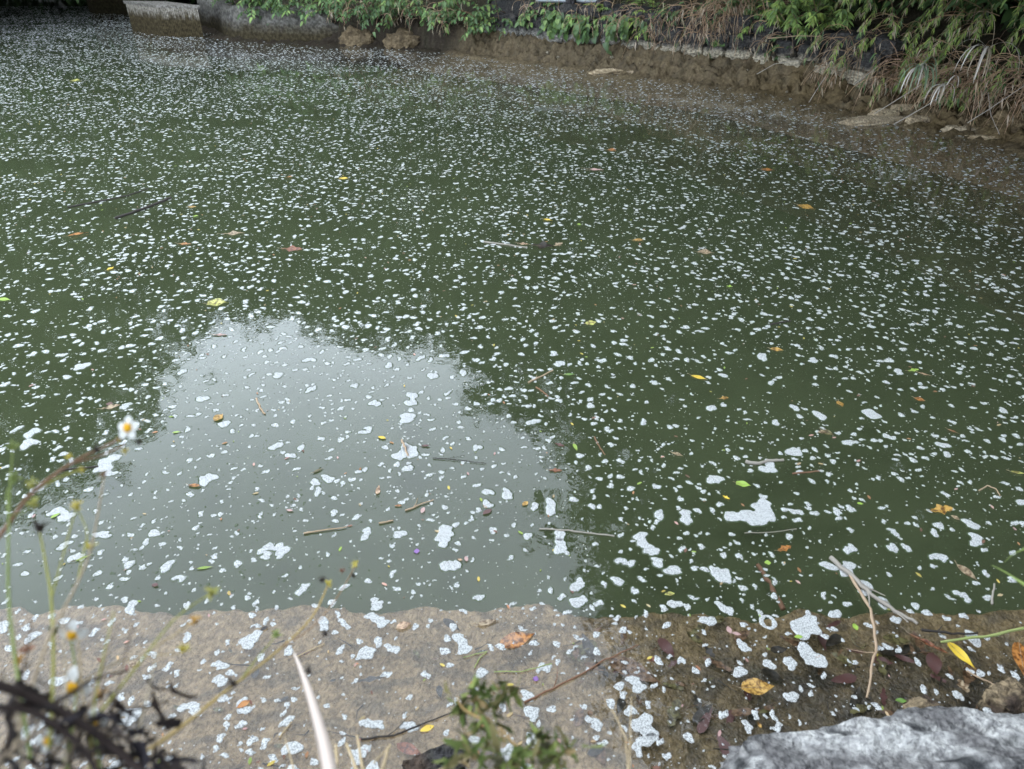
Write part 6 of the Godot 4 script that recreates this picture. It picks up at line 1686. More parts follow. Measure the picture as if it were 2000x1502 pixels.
	dry_leaf(gp, Vector3(-0.063, 1.160, -0.539), Vector3(-0.42, -0.84, 0.74), 0.030, 0.010, lin(0.26, 0.19, 0.09))
	dry_leaf(gp, Vector3(-0.032, 1.165, -0.512), Vector3(0.58, -0.06, -0.21), 0.034, 0.014, lin(0.08, 0.11, 0.03))
	var ge := thing("edge_grass", Vector3.ZERO, "two thin green grass leaves reaching in at the edge over the water", "grass")
	blade(ge, PackedVector3Array([Vector3(0.880, 1.072, -0.783), Vector3(0.850, 1.074, -0.818), Vector3(0.843, 1.065, -0.851), Vector3(0.838, 1.053, -0.879)]), 0.009, 0.001, "leaf_lime")
	blade(ge, PackedVector3Array([Vector3(0.893, 1.153, -0.857), Vector3(0.863, 1.121, -0.856), Vector3(0.856, 1.092, -0.868), Vector3(0.854, 1.064, -0.875)]), 0.009, 0.001, "leaf_lime")
	clod(Vector3(1.506, 0.000, -1.306), Vector3(0.075, 0.050, 0.050), 21.0, lin(0.36, 0.27, 0.16), lin(0.10, 0.07, 0.05), "rough brown stone between the boulder and the water", "rock", 0.3, 0.4, 0.3)
	clod(Vector3(1.231, 0.000, -1.269), Vector3(0.050, 0.035, 0.040), 22.0, lin(0.36, 0.27, 0.16), lin(0.10, 0.07, 0.05), "small tan stone peeping out beside the boulder", "rock", 0.3, 0.4, 0.3)
	clod(Vector3(-0.216, 0.000, -1.102), Vector3(0.090, 0.030, 0.050), 23.0, lin(0.06, 0.058, 0.055), lin(0.10, 0.07, 0.05), "dark wet stone at the bottom edge under the dry plant", "rock", 0.3, 0.4, 0.3)

func curved(pts: PackedVector3Array) -> PackedVector3Array:
	var q := PackedVector3Array()
	for i in pts.size() - 1:
		for k in 4:
			q.append(pts[i].cubic_interpolate(pts[i + 1], pts[maxi(i - 1, 0)], pts[mini(i + 2, pts.size() - 1)], k / 4.0))
	q.append(pts[pts.size() - 1])
	return q

func stem(o: Node, pts: PackedVector3Array, r0: float, r1: float, col: Color) -> void:
	var b := Buf.new()
	tube(b, curved(pts), r0, r1, 6, col)
	obj("stem", b.mesh(M["dry"]), o)

func seed_head(o: Node, at: Vector3, rad: float, col: Color, spiky := false) -> void:
	var b := Buf.new()
	lump(b, at, Vector3(rad, rad * 1.3, rad) * 0.68, 4, 0.3, 1.5, at.x * 50.0, 0.0, Basis(), "seed", col, col * 0.45)
	for k in (22 if spiky else 14):
		var d := Vector3(r(-1, 1), r(-0.2, 1.2), r(-1, 1)).normalized()
		leaf(b, aim(at + d * rad * 0.4, d), rad * (2.2 if spiky else 1.6) * r(0.7, 1.1), rad * (0.22 if spiky else 0.5), "lance", 0.1, 0.1, tone(col, 0.3), 3)
	obj("seed_head", b.mesh(M["dry"]), o)

func daisy(o: Node, at: Vector3, rad: float, face: Vector3, petals := 5, droop := 0.1) -> void:
	var f := Node3D.new()
	f.name = "flower"
	o.add_child(f, true)
	var base := aim(at, face.cross(Vector3.RIGHT), face)
	f.transform = base
	for k in petals:
		var a := TAU * k / petals + r(-0.15, 0.15)
		var b := Buf.new()
		leaf(b, aim(Vector3(sin(a), 0, cos(a)) * rad * 0.25, Vector3(sin(a), 0.05, cos(a))), rad * r(0.75, 0.95), rad * 0.75, "oval", droop, 0.08, Color.WHITE, 6)
		obj("petal", b.mesh(M["petal"]), f)
	var c := Buf.new()
	lump(c, Vector3(0, rad * 0.1, 0), Vector3(rad * 0.34, rad * 0.22, rad * 0.34), 6, 0.3, 4.0, 2.0)
	obj("flower_disc", c.mesh(M["disc"]), f)

func dry_leaf(o: Node, at: Vector3, dir: Vector3, L: float, W: float, col: Color) -> void:
	var b := Buf.new()
	leaf(b, aim(at, dir, Vector3(r(-1, 1), 0.3, r(-1, 1))), L, W, "ragged", r(0.2, 0.9), r(0.2, 0.5), col, 7, r(-2.5, 2.5))
	obj("dry_leaf", b.mesh(M["dry"]), o)

func blade(o: Node, pts: PackedVector3Array, w0: float, w1: float, mat: String, called := "blade") -> void:
	# a stiff, folded reed leaf
	var q := curved(pts)
	var b := Buf.new()
	var n := q.size()
	for i in n:
		var t: Vector3 = (q[mini(i + 1, n - 1)] - q[maxi(i - 1, 0)]).normalized()
		var view := (Vector3(0, 2, 0) - q[i]).normalized()
		var side := t.cross(Vector3(0.1, 0.62, 0.75)).normalized()
		var nn := side.cross(t).normalized()
		var w := lerpf(w0, w1, float(i) / (n - 1)) * 0.5
		b.p(q[i] - side * w)
		b.p(q[i] + nn * w * 0.35)
		b.p(q[i] + side * w)
		b.p(q[i] - nn * w * 0.15)
	for i in n - 1:
		for k in 4:
			var a := i * 4 + k
			var c := i * 4 + (k + 1) % 4
			b.tri(a, a + 4, c + 4)
			b.tri(a, c + 4, c)
	obj(called, b.mesh(M[mat]), o)

func drifting() -> void:
	drift_leaf(1.451, -1.465, 0.1127, 17, "lance", "yellow", "bright yellow leaf afloat beside the dead branch near the boulder", "", 0.32, 0.000)
	drift_leaf(0.760, -1.351, 0.1066, 93, "ovate", "amber", "golden mottled leaf afloat on the dark shelf before the boulder", "", 0.55, 0.000)
	drift_leaf(1.285, -1.541, 0.0970, 84, "ovate", "olive", "yellow-brown leaf under water beside the leaning stick", "", 0.45, 0.020)
	drift_leaf(1.367, -1.512, 0.1254, 50, "ragged", "rust", "reddish bark strip afloat by the branch foot", "", 0.16, 0.000)
	drift_leaf(1.639, -1.454, 0.1354, -24, "ovate", "orange", "orange leaf at the edge above the brown stone", "", 0.40, 0.000)
	drift_leaf(0.950, -1.538, 0.0299, 96, "oval", "lime", "small bright green leaf afloat below the ring of foam", "", 0.50, 0.000)
	drift_leaf(1.184, -1.306, 0.0329, 84, "oval", "green", "small green oval leaf afloat near the boulder", "", 0.45, 0.000)
	drift_leaf(1.154, -1.577, 0.0294, -6, "oval", "lime", "tiny pale green leaf beside the lacy leaf", "", 0.60, 0.000)
	drift_leaf(1.657, -1.816, 0.0855, 24, "ovate", "tan", "curled pale dry leaf afloat beyond the yellow leaf", "", 0.40, 0.000)
	drift_leaf(1.030, -1.935, 0.0618, 113, "ragged", "orange", "orange-brown leaf afloat on the green water before the branch tip", "", 0.50, 0.000)
	drift_leaf(0.945, -1.863, 0.0246, 90, "oval", "lime", "tiny lime leaf fragment beside the orange-brown leaf", "", 0.80, 0.000)
	drift_leaf(0.556, -1.717, 0.0369, 96, "oval", "lemon", "cream oval leaf next to a foam patch at the shelf edge", "", 0.50, 0.000)
	drift_leaf(1.366, -1.453, 0.0898, -19, "ovate", "maroon", "dark red leaf under water behind the yellow leaf", "", 0.50, 0.025)
	drift_leaf(1.399, -1.355, 0.0490, -0, "ragged", "tan", "ragged pale leaf afloat between the yellow leaf and the brown stone", "", 0.80, 0.000)
	drift_leaf(0.456, -1.465, 0.0381, 72, "ovate", "rust", "reddish leaf under water at the litter edge", "", 0.50, 0.020)
	drift_leaf(0.395, -1.430, 0.1879, 60, "lance", "brown", "big brown leaf lying under water on the shelf", "", 0.35, 0.030)
	drift_leaf(0.731, -1.227, 0.0186, 14, "oval", "amber", "tiny amber leaf touching a foam patch by the boulder", "", 0.50, 0.000)
	drift_leaf(0.709, -1.282, 0.0994, 98, "lance", "brown", "narrow brown leaf under water before the boulder", "", 0.25, 0.020)
	drift_leaf(0.613, -1.547, 0.0693, 38, "ovate", "olive", "olive leaf under water in the litter", "", 0.45, 0.020)
	drift_leaf(0.727, -1.565, 0.0310, 3, "oval", "pink", "pale pink petal afloat on the shelf", "", 0.55, 0.000)
	drift_leaf(0.748, -1.550, 0.0293, 77, "oval", "pink", "second pink petal beside the first", "", 0.45, 0.000)
	drift_leaf(1.307, -1.650, 0.0265, 90, "oval", "lemon", "yellow-green fragment beside the dead branch", "", 0.60, 0.000)
	drift_leaf(0.017, -1.531, 0.1274, 109, "ovate", "orange", "large orange-brown mottled leaf half sunk on the pale shelf", "", 0.50, 0.006)
	drift_leaf(-0.364, -1.583, 0.0540, 109, "ovate", "peach", "peach-coloured leaf at the shelf edge", "", 0.60, 0.000)
	drift_leaf(-0.080, -1.596, 0.0766, 105, "lance", "tan", "tan leaf carrying foam at the shelf edge", "", 0.30, 0.000)
	drift_leaf(-0.206, -1.603, 0.0769, 51, "ovate", "black", "dark leaf under water at the shelf edge", "", 0.40, 0.020)
	drift_leaf(-0.250, -1.217, 0.0439, 114, "oval", "yellow", "yellow leaf tip showing beside a foam patch", "", 0.40, 0.000)
	drift_leaf(-0.446, -1.394, 0.0941, 99, "ragged", "black", "dark rotting scrap under water on the shelf", "", 0.25, 0.020)
	drift_leaf(-0.297, -1.165, 0.0866, 66, "ovate", "rust", "reddish leaf under water at the bottom edge", "", 0.40, 0.020)
	drift_leaf(-0.814, -1.294, 0.0412, 125, "oval", "orange", "orange spotted leaf lying on a foam patch", "", 0.50, 0.000)
	drift_leaf(-1.276, -1.758, 0.0262, 78, "oval", "maroon", "small dark red leaf beside two foam patches", "", 0.60, 0.000)
	drift_leaf(-1.126, -1.840, 0.0603, 101, "lance", "lime", "green sliver of leaf in the sky reflection", "", 0.18, 0.000)
	drift_leaf(-1.209, -1.435, 0.0342, 85, "oval", "tan", "small pale leaf afloat over the shelf near the wildflowers", "", 0.50, 0.000)
	drift_leaf(-0.832, -1.571, 0.0284, 131, "oval", "black", "dark green oval leaf on a foam patch", "", 0.50, 0.000)
	drift_leaf(-1.955, -2.869, 0.0894, 110, "ragged", "tan", "tan scum of rotted leaf with foam around it", "", 0.50, 0.000)
	drift_leaf(-1.977, -2.900, 0.0352, 90, "oval", "maroon", "small dark red fruit skin on the tan scum", "", 0.70, 0.000)
	drift_leaf(-1.399, -2.783, 0.0599, 161, "ovate", "amber", "amber leaf at the corner of the sky reflection", "", 0.70, 0.000)
	drift_leaf(-1.555, -2.669, 0.0397, 104, "lance", "lime", "green sliver at the edge of the sky reflection", "", 0.30, 0.000)
	drift_leaf(-1.820, -2.115, 0.0413, 136, "lance", "lime", "yellow-green leaf by the foam behind the wildflowers", "", 0.35, 0.000)
	drift_leaf(-1.334, -2.293, 0.0567, 83, "oval", "orange", "orange leaf afloat in the sky reflection", "", 0.35, 0.000)
	drift_leaf(-1.595, -1.891, 0.0676, 127, "lance", "lime", "long green leaf sliver behind the wildflower stems", "", 0.15, 0.000)
	drift_leaf(-0.836, -2.393, 0.0509, 131, "lance", "olive", "olive leaf on a foam patch in the sky reflection", "", 0.30, 0.000)
	drift_leaf(-0.597, -2.626, 0.0420, 68, "oval", "yellow", "yellow oval leaf in the sky reflection", "", 0.45, 0.000)
	drift_leaf(-0.558, -2.268, 0.0567, -178, "lance", "peach", "peach leaf with a hole, upright in the sky reflection", "", 0.35, 0.000)
	drift_leaf(-0.461, -2.171, 0.0312, 90, "oval", "orange", "small orange leaf beside the pale straws", "", 0.35, 0.000)
	drift_leaf(-0.099, -2.135, 0.0457, 130, "oval", "maroon", "dark red leaf on foam in the sky reflection", "", 0.50, 0.000)
	drift_leaf(0.054, -2.183, 0.0331, 140, "oval", "amber", "small amber leaf near the tree reflection edge", "", 0.60, 0.000)
	drift_leaf(0.188, -2.393, 0.0575, 90, "ragged", "rust", "rust-red leaf at the edge of the dark tree reflection", "", 0.40, 0.000)
	drift_leaf(-0.391, -2.565, 0.0394, 90, "oval", "maroon", "dark red leaf beside a large foam patch", "", 0.35, 0.000)
	drift_leaf(-0.895, -2.144, 0.0312, 77, "oval", "pink", "pink petal touching a foam patch", "", 0.40, 0.000)
	drift_leaf(-0.359, -2.144, 0.0339, 172, "oval", "pink", "pink petal below the crossed straws", "", 0.50, 0.000)
	drift_leaf(-0.170, -1.883, 0.0280, 11, "oval", "pink", "pink petal near the long foam raft", "", 0.50, 0.000)
	drift_leaf(-0.194, -1.880, 0.0215, 77, "oval", "peach", "tiny peach leaf on a foam tip", "", 0.50, 0.000)
	drift_leaf(-0.359, -1.921, 0.0231, 90, "oval", "purple", "purple flower on a small foam patch", "", 0.90, 0.000)
	drift_leaf(0.074, -1.380, 0.0194, 68, "oval", "purple", "purple petal afloat on the shelf", "", 0.90, 0.000)
	drift_leaf(0.234, -1.266, 0.0180, 68, "oval", "brown", "brown bud scale beside a foam patch", "", 0.80, 0.000)
	drift_leaf(0.971, -3.143, 0.0892, 61, "ovate", "yellow", "bright orange-yellow leaf on the green water", "", 0.30, 0.000)
	drift_leaf(1.053, -2.949, 0.0522, 103, "ragged", "amber", "amber crumpled leaf beyond the orange-yellow one", "", 0.50, 0.000)
	drift_leaf(0.974, -2.300, 0.0612, 71, "heart", "lime", "green leaf with its stalk up, afloat near the pale driftwood", "", 0.60, 0.000)
	drift_leaf(0.881, -2.220, 0.0339, 43, "ragged", "yellow", "yellow scrap below the green stalked leaf", "", 0.50, 0.000)
	drift_leaf(0.297, -3.168, 0.0642, 90, "oval", "green", "dark green leaf just under the water", "", 0.35, 0.000)
	drift_leaf(0.468, -3.739, 0.0654, 110, "heart", "lemon", "folded pale green leaf with foam beneath", "", 0.70, 0.000)
	drift_leaf(0.216, -2.573, 0.0479, 66, "ragged", "maroon", "dark brown scrap beside the tree reflection edge", "", 0.50, 0.000)
	drift_leaf(0.286, -2.554, 0.0553, 12, "lance", "lime", "pale green leaf standing on edge", "", 0.30, 0.000)
	drift_leaf(0.736, -2.503, 0.0534, 65, "ovate", "tan", "pale tan leaf on the green water", "", 0.45, 0.000)
	drift_leaf(1.730, -2.147, 0.0962, 100, "ragged", "amber", "tan mottled leaf on a foam patch", "", 0.55, 0.000)
	drift_leaf(1.763, -2.100, 0.0389, 35, "ovate", "tan", "brown leaf beside the tan mottled one", "", 0.50, 0.000)
	drift_leaf(2.051, -2.673, 0.0553, 49, "lance", "rust", "reddish strip of leaf on the green water", "", 0.30, 0.000)
	drift_leaf(2.021, -2.940, 0.0534, 58, "ovate", "orange", "orange-brown leaf far out on the green water", "", 0.45, 0.000)
	drift_leaf(1.461, -2.662, 0.0634, 43, "ovate", "olive", "olive-brown leaf just under the water", "", 0.50, 0.000)
	drift_leaf(2.119, -3.214, 0.0650, 103, "ragged", "lime", "yellow-green leaf beside a tan strip", "", 0.40, 0.000)
	drift_leaf(2.159, -3.173, 0.0706, 56, "lance", "peach", "tan strip of leaf beside the yellow-green leaf", "", 0.20, 0.000)
	drift_leaf(2.177, -2.376, 0.0650, 72, "lance", "lemon", "yellow-green leaf at the edge of the photo", "", 0.28, 0.000)
	drift_leaf(1.464, -3.428, 0.0748, 69, "ovate", "amber", "amber leaf under water on the open pond", "", 0.40, 0.000)
	drift_leaf(-3.273, -5.151, 0.1431, 122, "lance", "orange", "orange-brown leaf beyond the dark sticks", "", 0.40, 0.000)
	drift_leaf(-2.733, -4.520, 0.0583, 158, "oval", "yellow", "yellow leaf between the dark sticks and the tree reflection", "", 0.60, 0.000)
	drift_leaf(-1.820, -3.994, 0.1274, 99, "heart", "lemon", "large pale yellow-green leaf above the sky reflection", "", 0.85, 0.000)
	drift_leaf(-2.403, -4.969, 0.1092, 85, "ragged", "orange", "rusty leaf scrap on the open pond", "", 0.40, 0.000)
	drift_leaf(-1.589, -4.871, 0.1594, 85, "ragged", "rust", "large rusty leaf under foam on the open pond", "", 0.50, 0.000)
	drift_leaf(-3.176, -4.051, 0.0941, 80, "lance", "lime", "lime leaf at the margin of the pond view", "", 0.35, 0.000)
	drift_leaf(-2.642, -5.770, 0.0847, 90, "lance", "amber", "narrow amber leaf near the thick dark stick", "", 0.35, 0.000)
	drift_leaf(-2.536, -5.551, 0.0492, 90, "oval", "lime", "lime speck of leaf below the narrow amber one", "", 0.70, 0.000)
	drift_leaf(-2.053, -6.581, 0.0661, 90, "oval", "orange", "small orange leaf far out", "", 0.70, 0.000)
	drift_leaf(-1.542, -6.550, 0.1129, 75, "lance", "yellow", "yellow leaf far out on the pond", "", 0.40, 0.000)
	drift_leaf(-1.672, -3.597, 0.0880, 90, "ragged", "pink", "reddish strip at the top of the sky reflection", "", 0.30, 0.000)
	drift_leaf(0.938, -5.038, 0.0977, 85, "ovate", "amber", "orange leaf in the middle of the pond", "", 0.40, 0.000)
	drift_leaf(1.380, -4.796, 0.1209, 79, "ovate", "tan", "broad tan leaf in the middle of the pond", "", 0.70, 0.000)
	drift_leaf(2.431, -5.770, 0.1582, 51, "ovate", "amber", "curled amber leaf out on the pond", "", 0.50, 0.000)
	drift_leaf(0.283, -5.458, 0.0962, 52, "lance", "yellow", "narrow yellow leaf in the middle of the pond", "", 0.40, 0.000)
	drift_leaf(0.783, -6.823, 0.1844, 80, "ragged", "pink", "reddish strip of leaf far out on the pond", "", 0.25, 0.000)
	drift_leaf(1.023, -7.505, 0.1067, 71, "oval", "orange", "orange leaf far out on the pond", "", 0.60, 0.000)
	drift_leaf(2.428, -6.823, 0.1303, 76, "lance", "orange", "orange leaf near the reflection of the bank", "", 0.45, 0.000)
	drift_leaf(0.224, -4.920, 0.1813, 77, "ragged", "black", "dark rotting leaf clump in the middle of the pond", "", 0.80, 0.000)
	drift_leaf(0.079, -4.969, 0.0947, 70, "ragged", "peach", "orange scrap beside the dark clump", "", 0.40, 0.000)
	drift_leaf(0.337, -4.949, 0.0899, 132, "ragged", "tan", "tan scrap at the other end of the dark clump", "", 0.60, 0.000)
	drift_leaf(1.409, -4.237, 0.0418, 65, "ragged", "lime", "lime leaf fragment on the open pond", "", 0.90, 0.000)
	drift_leaf(0.523, -5.367, 0.0399, 90, "oval", "lime", "lime speck far out on the pond", "", 0.80, 0.000)
	drift_leaf(-2.109, -5.172, 0.1717, 98, "ragged", "tan", "grey-brown scum of leaf bits beyond the thick stick", "", 0.50, 0.000)
	drift_leaf(-6.426, -11.292, 0.1810, 90, "lance", "lemon", "yellowish leaf in the reflection of the footing", "", 0.60, 0.000)
	drift_leaf(1.419, -2.183, 0.0278, 82, "lance", "lime", "lime leaf sliver on the far side water", "", 0.50, 0.000)
	drift_leaf(1.610, -2.900, 0.0538, -3, "oval", "amber", "small amber leaf far out on the green water", "", 0.60, 0.000)
	drift_leaf(1.438, -2.669, 0.0383, 90, "oval", "tan", "pale tan fragment by the olive-brown leaf", "", 0.50, 0.000)
	twig("branch", PackedVector3Array([Vector3(1.183, 0.012, -1.884), Vector3(1.226, 0.012, -1.786), Vector3(1.259, 0.012, -1.711), Vector3(1.314, 0.012, -1.633), Vector3(1.364, 0.012, -1.584)]), 0.0090, 0.0060, "twig_grey", "dead grey branch afloat with foam along it, reaching the shelf", "branch", 4)
	twig("stick", PackedVector3Array([Vector3(1.223, 0.010, -1.802), Vector3(1.232, 0.010, -1.646), Vector3(1.190, 0.010, -1.497), Vector3(1.135, 0.010, -1.406), Vector3(1.082, 0.010, -1.313)]), 0.0055, 0.0035, "twig_tan", "leaning tan stick crossing the foot of the dead branch", "stick", 2)
	twig("stem", PackedVector3Array([Vector3(1.394, 0.030, -1.497), Vector3(1.542, 0.030, -1.519), Vector3(1.733, 0.030, -1.558)]), 0.0045, 0.0055, "stem_green", "pale green stem lying over the water by the yellow leaf", "stem", 0)
	twig("stick", PackedVector3Array([Vector3(0.939, -0.070, -1.923), Vector3(0.960, -0.070, -1.830), Vector3(0.970, -0.070, -1.712)]), 0.0080, 0.0090, "twig_brown", "brown stick slanting down into the green water", "stick", 0)
	twig("stick", PackedVector3Array([Vector3(-3.148, 0.010, -5.488), Vector3(-3.017, 0.010, -5.704), Vector3(-2.933, 0.010, -5.907), Vector3(-2.908, 0.010, -5.987)]), 0.0120, 0.0110, "twig_dark", "thick black stick afloat on the open pond", "stick", 2)
	twig("stick", PackedVector3Array([Vector3(-3.661, 0.008, -5.747), Vector3(-3.454, 0.008, -5.913), Vector3(-3.298, 0.008, -6.047), Vector3(-3.205, 0.008, -6.242)]), 0.0080, 0.0050, "twig_dark", "thin black stick afloat beyond the thick one", "stick", 1)
	twig("driftwood", PackedVector3Array([Vector3(1.023, 0.008, -2.450), Vector3(1.072, 0.008, -2.436), Vector3(1.123, 0.008, -2.457), Vector3(1.192, 0.008, -2.460)]), 0.0080, 0.0060, "twig_grey", "pale piece of driftwood with foam under it", "driftwood", 0)
	twig("twig", PackedVector3Array([Vector3(0.039, 0.005, -1.301), Vector3(0.159, 0.005, -1.364), Vector3(0.296, 0.005, -1.446), Vector3(0.413, 0.005, -1.506)]), 0.0040, 0.0020, "twig_brown", "long reddish twig lying on the shelf water", "twig", 1)
	twig("twig", PackedVector3Array([Vector3(-0.437, 0.005, -1.183), Vector3(-0.343, 0.005, -1.195), Vector3(-0.258, 0.005, -1.233), Vector3(-0.169, 0.005, -1.273)]), 0.0035, 0.0020, "twig_dark", "dark twig lying across foam before the green dry plant", "twig", 1)
	twig("stem", PackedVector3Array([Vector3(-0.057, 0.005, -1.405), Vector3(0.032, 0.005, -1.407), Vector3(0.128, 0.005, -1.435)]), 0.0022, 0.0016, "stem_green", "thin green stem afloat on the shelf below the mottled leaf", "stem", 0)
	twig("stem", PackedVector3Array([Vector3(-0.119, 0.005, -1.420), Vector3(-0.105, 0.005, -1.454), Vector3(-0.080, 0.005, -1.481), Vector3(-0.157, 0.005, -1.458)]), 0.0018, 0.0014, "stem_green", "bent green stem beside the thin straight one", "stem", 0)
	twig("twig", PackedVector3Array([Vector3(-0.430, 0.005, -2.142), Vector3(-0.374, 0.005, -2.175), Vector3(-0.321, 0.005, -2.206)]), 0.0040, 0.0020, "twig_tan", "pale straw lying in the sky reflection", "twig", 1)
	twig("twig", PackedVector3Array([Vector3(-0.524, 0.005, -2.069), Vector3(-0.470, 0.005, -2.086)]), 0.0040, 0.0030, "twig_tan", "short pale straw near the pale straw", "twig", 0)
	twig("twig", PackedVector3Array([Vector3(-0.807, 0.005, -2.013), Vector3(-0.737, 0.005, -2.030), Vector3(-0.647, 0.005, -2.049)]), 0.0040, 0.0020, "twig_tan", "tan straw beside a foam patch in the sky reflection", "twig", 0)
	twig("twig", PackedVector3Array([Vector3(-0.503, 0.005, -2.608), Vector3(-0.481, 0.005, -2.548), Vector3(-0.461, 0.005, -2.493)]), 0.0050, 0.0040, "twig_tan", "short tan bark piece lying across a foam patch", "twig", 0)
	twig("twig", PackedVector3Array([Vector3(-0.350, 0.005, -2.478), Vector3(-0.225, 0.005, -2.461), Vector3(-0.112, 0.005, -2.439)]), 0.0022, 0.0014, "twig_dark", "thin dark twig behind a foam patch", "twig", 1)
	twig("twig", PackedVector3Array([Vector3(0.084, 0.005, -3.091), Vector3(0.149, 0.005, -3.150), Vector3(0.216, 0.005, -3.211)]), 0.0050, 0.0030, "twig_tan", "reddish bark piece by the tree reflection edge", "twig", 1)
	twig("twig", PackedVector3Array([Vector3(0.122, 0.005, -3.048), Vector3(0.155, 0.005, -3.006), Vector3(0.181, 0.005, -2.964)]), 0.0040, 0.0030, "twig_brown", "small brown twig below the reddish bark piece", "twig", 0)
	twig("twig", PackedVector3Array([Vector3(0.379, 0.005, -2.631), Vector3(0.393, 0.005, -2.559), Vector3(0.414, 0.005, -2.500)]), 0.0030, 0.0020, "twig_brown", "brown twig with foam on the green water", "twig", 0)
	twig("twig", PackedVector3Array([Vector3(0.106, 0.005, -2.038), Vector3(0.219, 0.005, -2.030), Vector3(0.317, 0.005, -2.013), Vector3(0.395, 0.005, -1.999)]), 0.0035, 0.0030, "twig_grey", "pale twig trailing foam across the tree reflection edge", "twig", 0)
	twig("twig", PackedVector3Array([Vector3(-1.268, 0.005, -2.946), Vector3(-1.228, 0.005, -2.870), Vector3(-1.187, 0.005, -2.814)]), 0.0050, 0.0040, "twig_tan", "short tan twig upright in the sky reflection", "twig", 0)
	twig("twig", PackedVector3Array([Vector3(1.944, 0.005, -2.262), Vector3(1.996, 0.005, -2.294), Vector3(2.019, 0.005, -2.272), Vector3(2.013, 0.005, -2.230)]), 0.0030, 0.0020, "twig_tan", "bow-shaped tan twig far out", "twig", 0)
	twig("twig", PackedVector3Array([Vector3(1.203, 0.005, -2.370), Vector3(1.265, 0.005, -2.377), Vector3(1.324, 0.005, -2.387)]), 0.0040, 0.0030, "twig_brown", "brown twig lying in a long foam patch", "twig", 0)
	twig("twig", PackedVector3Array([Vector3(0.901, 0.005, -2.016), Vector3(1.003, 0.005, -2.019), Vector3(1.110, 0.005, -2.038)]), 0.0020, 0.0015, "twig_grey", "thin pale twig below the great foam raft", "twig", 0)
	twig("twig", PackedVector3Array([Vector3(1.516, 0.005, -3.717), Vector3(1.596, 0.005, -3.749), Vector3(1.653, 0.005, -3.768)]), 0.0060, 0.0040, "twig_dark", "short dark stick out on the green water", "twig", 0)
	twig("twig", PackedVector3Array([Vector3(-1.950, 0.005, -2.394), Vector3(-1.884, 0.005, -2.405), Vector3(-1.798, 0.005, -2.418)]), 0.0050, 0.0040, "twig_dark", "dark straight twig lying on pale foam behind the wildflowers", "twig", 0)
	twig("twig", PackedVector3Array([Vector3(-0.208, 0.005, -5.006), Vector3(-0.037, 0.005, -4.946), Vector3(0.111, 0.005, -4.898)]), 0.0060, 0.0040, "twig_grey", "pale straw beside the dark clump in the pond", "twig", 0)
	twig("twig", PackedVector3Array([Vector3(-0.698, 0.005, -1.458), Vector3(-0.658, 0.005, -1.485), Vector3(-0.617, 0.005, -1.510)]), 0.0020, 0.0015, "straw", "straw afloat beside the tip of the reed leaf", "twig", 0)
	twig("twig", PackedVector3Array([Vector3(-0.677, 0.005, -1.188), Vector3(-0.666, 0.005, -1.213), Vector3(-0.652, 0.005, -1.237)]), 0.0020, 0.0015, "straw", "short straw on foam before the reed leaf", "twig", 0)
	twig("twig", PackedVector3Array([Vector3(1.667, 0.005, -1.672), Vector3(1.696, 0.005, -1.717), Vector3(1.726, 0.005, -1.763)]), 0.0040, 0.0030, "twig_grey", "short grey twig beside the curled pale leaf", "twig", 0)
	twig("stick", PackedVector3Array([Vector3(1.366, 0.012, -1.559), Vector3(1.460, 0.012, -1.543), Vector3(1.547, 0.012, -1.547)]), 0.0050, 0.0030, "twig_dark", "dark stick lying along the green stem", "stick", 1)
	twig("stick", PackedVector3Array([Vector3(1.434, 0.012, -1.404), Vector3(1.462, 0.012, -1.377), Vector3(1.497, 0.012, -1.354)]), 0.0030, 0.0020, "twig_tan", "thin straw between the yellow leaf and the brown stone", "stick", 0)
	var ring := Buf.new()
	var rim := PackedVector3Array()
	for i in 11:
		var a := 0.5 + 4.6 * i / 10.0
		rim.append(Vector3(cos(a) * 0.020, 0.004, sin(a) * 0.031))
	tube(ring, rim, 0.0032, 0.0014, 5)
	for i in 7:
		var a := 0.9 + 3.6 * i / 6.0
		var e := Vector3(cos(a) * 0.020, 0.004, sin(a) * 0.031)
		tube(ring, PackedVector3Array([e, e * 0.6 + Vector3(0.002, 0.002, 0.003), e * 0.35]), 0.0016, 0.0005, 4)
	var lacy := obj("leaf_skeleton", ring.mesh(M["drift_olive"]))
	lacy.position = Vector3(1.143, 0.000, -1.524)
	tag(lacy, "lacy green leaf skeleton bent into a ring near the leaning stick", "leaf")
	foam_ring(0.868, -1.600, 29.5, "foam ring with an open middle over the shelf edge")
	# rotting leaves on the shelf, thickest where the litter is dark
	for i in 95:
		var x := r(0.2, 1.55)
		var z := r(-1.64, -1.08)
		var L := r(0.035, 0.105)
		drift_leaf(x, z, L, r(0, 360), ["ovate", "lance", "ragged"][i % 3], ["brown", "black", "olive", "brown", "maroon"][i % 5], "rotting dark leaf lying under water on the mud shelf", "rotting leaves on the mud shelf", r(0.25, 0.5), 0.03 + r(0.0, 0.014))
	for i in 26:
		drift_leaf(r(-1.3, 0.3), r(-1.55, -1.1), r(0.02, 0.06), r(0, 360), "ovate", ["brown", "black", "olive"][i % 3], "small decayed leaf under water on the pale part of the mud shelf", "decayed leaves on the pale mud", r(0.25, 0.5), 0.034 + r(0.0, 0.012))
	for i in 46:
		var a := Vector3(r(-1.3, 1.5), -0.034, r(-1.56, -1.08))
		var th := r(0, TAU)
		var d := Vector3(cos(th), 0, sin(th) * 0.5) * r(0.03, 0.12)
		var tw := Buf.new()
		tube(tw, PackedVector3Array([a, a + d * 0.5 + Vector3(r(-0.01, 0.01), 0.004, r(-0.01, 0.01)), a + d]), r(0.0012, 0.003), 0.0007, 5)
		tag(obj("sunken_twig", tw.mesh(M["drift_black"] if i % 3 else M["drift_brown"])), "thin dark twig lying under water on the mud shelf", "twig", "sunken twigs on the mud shelf")
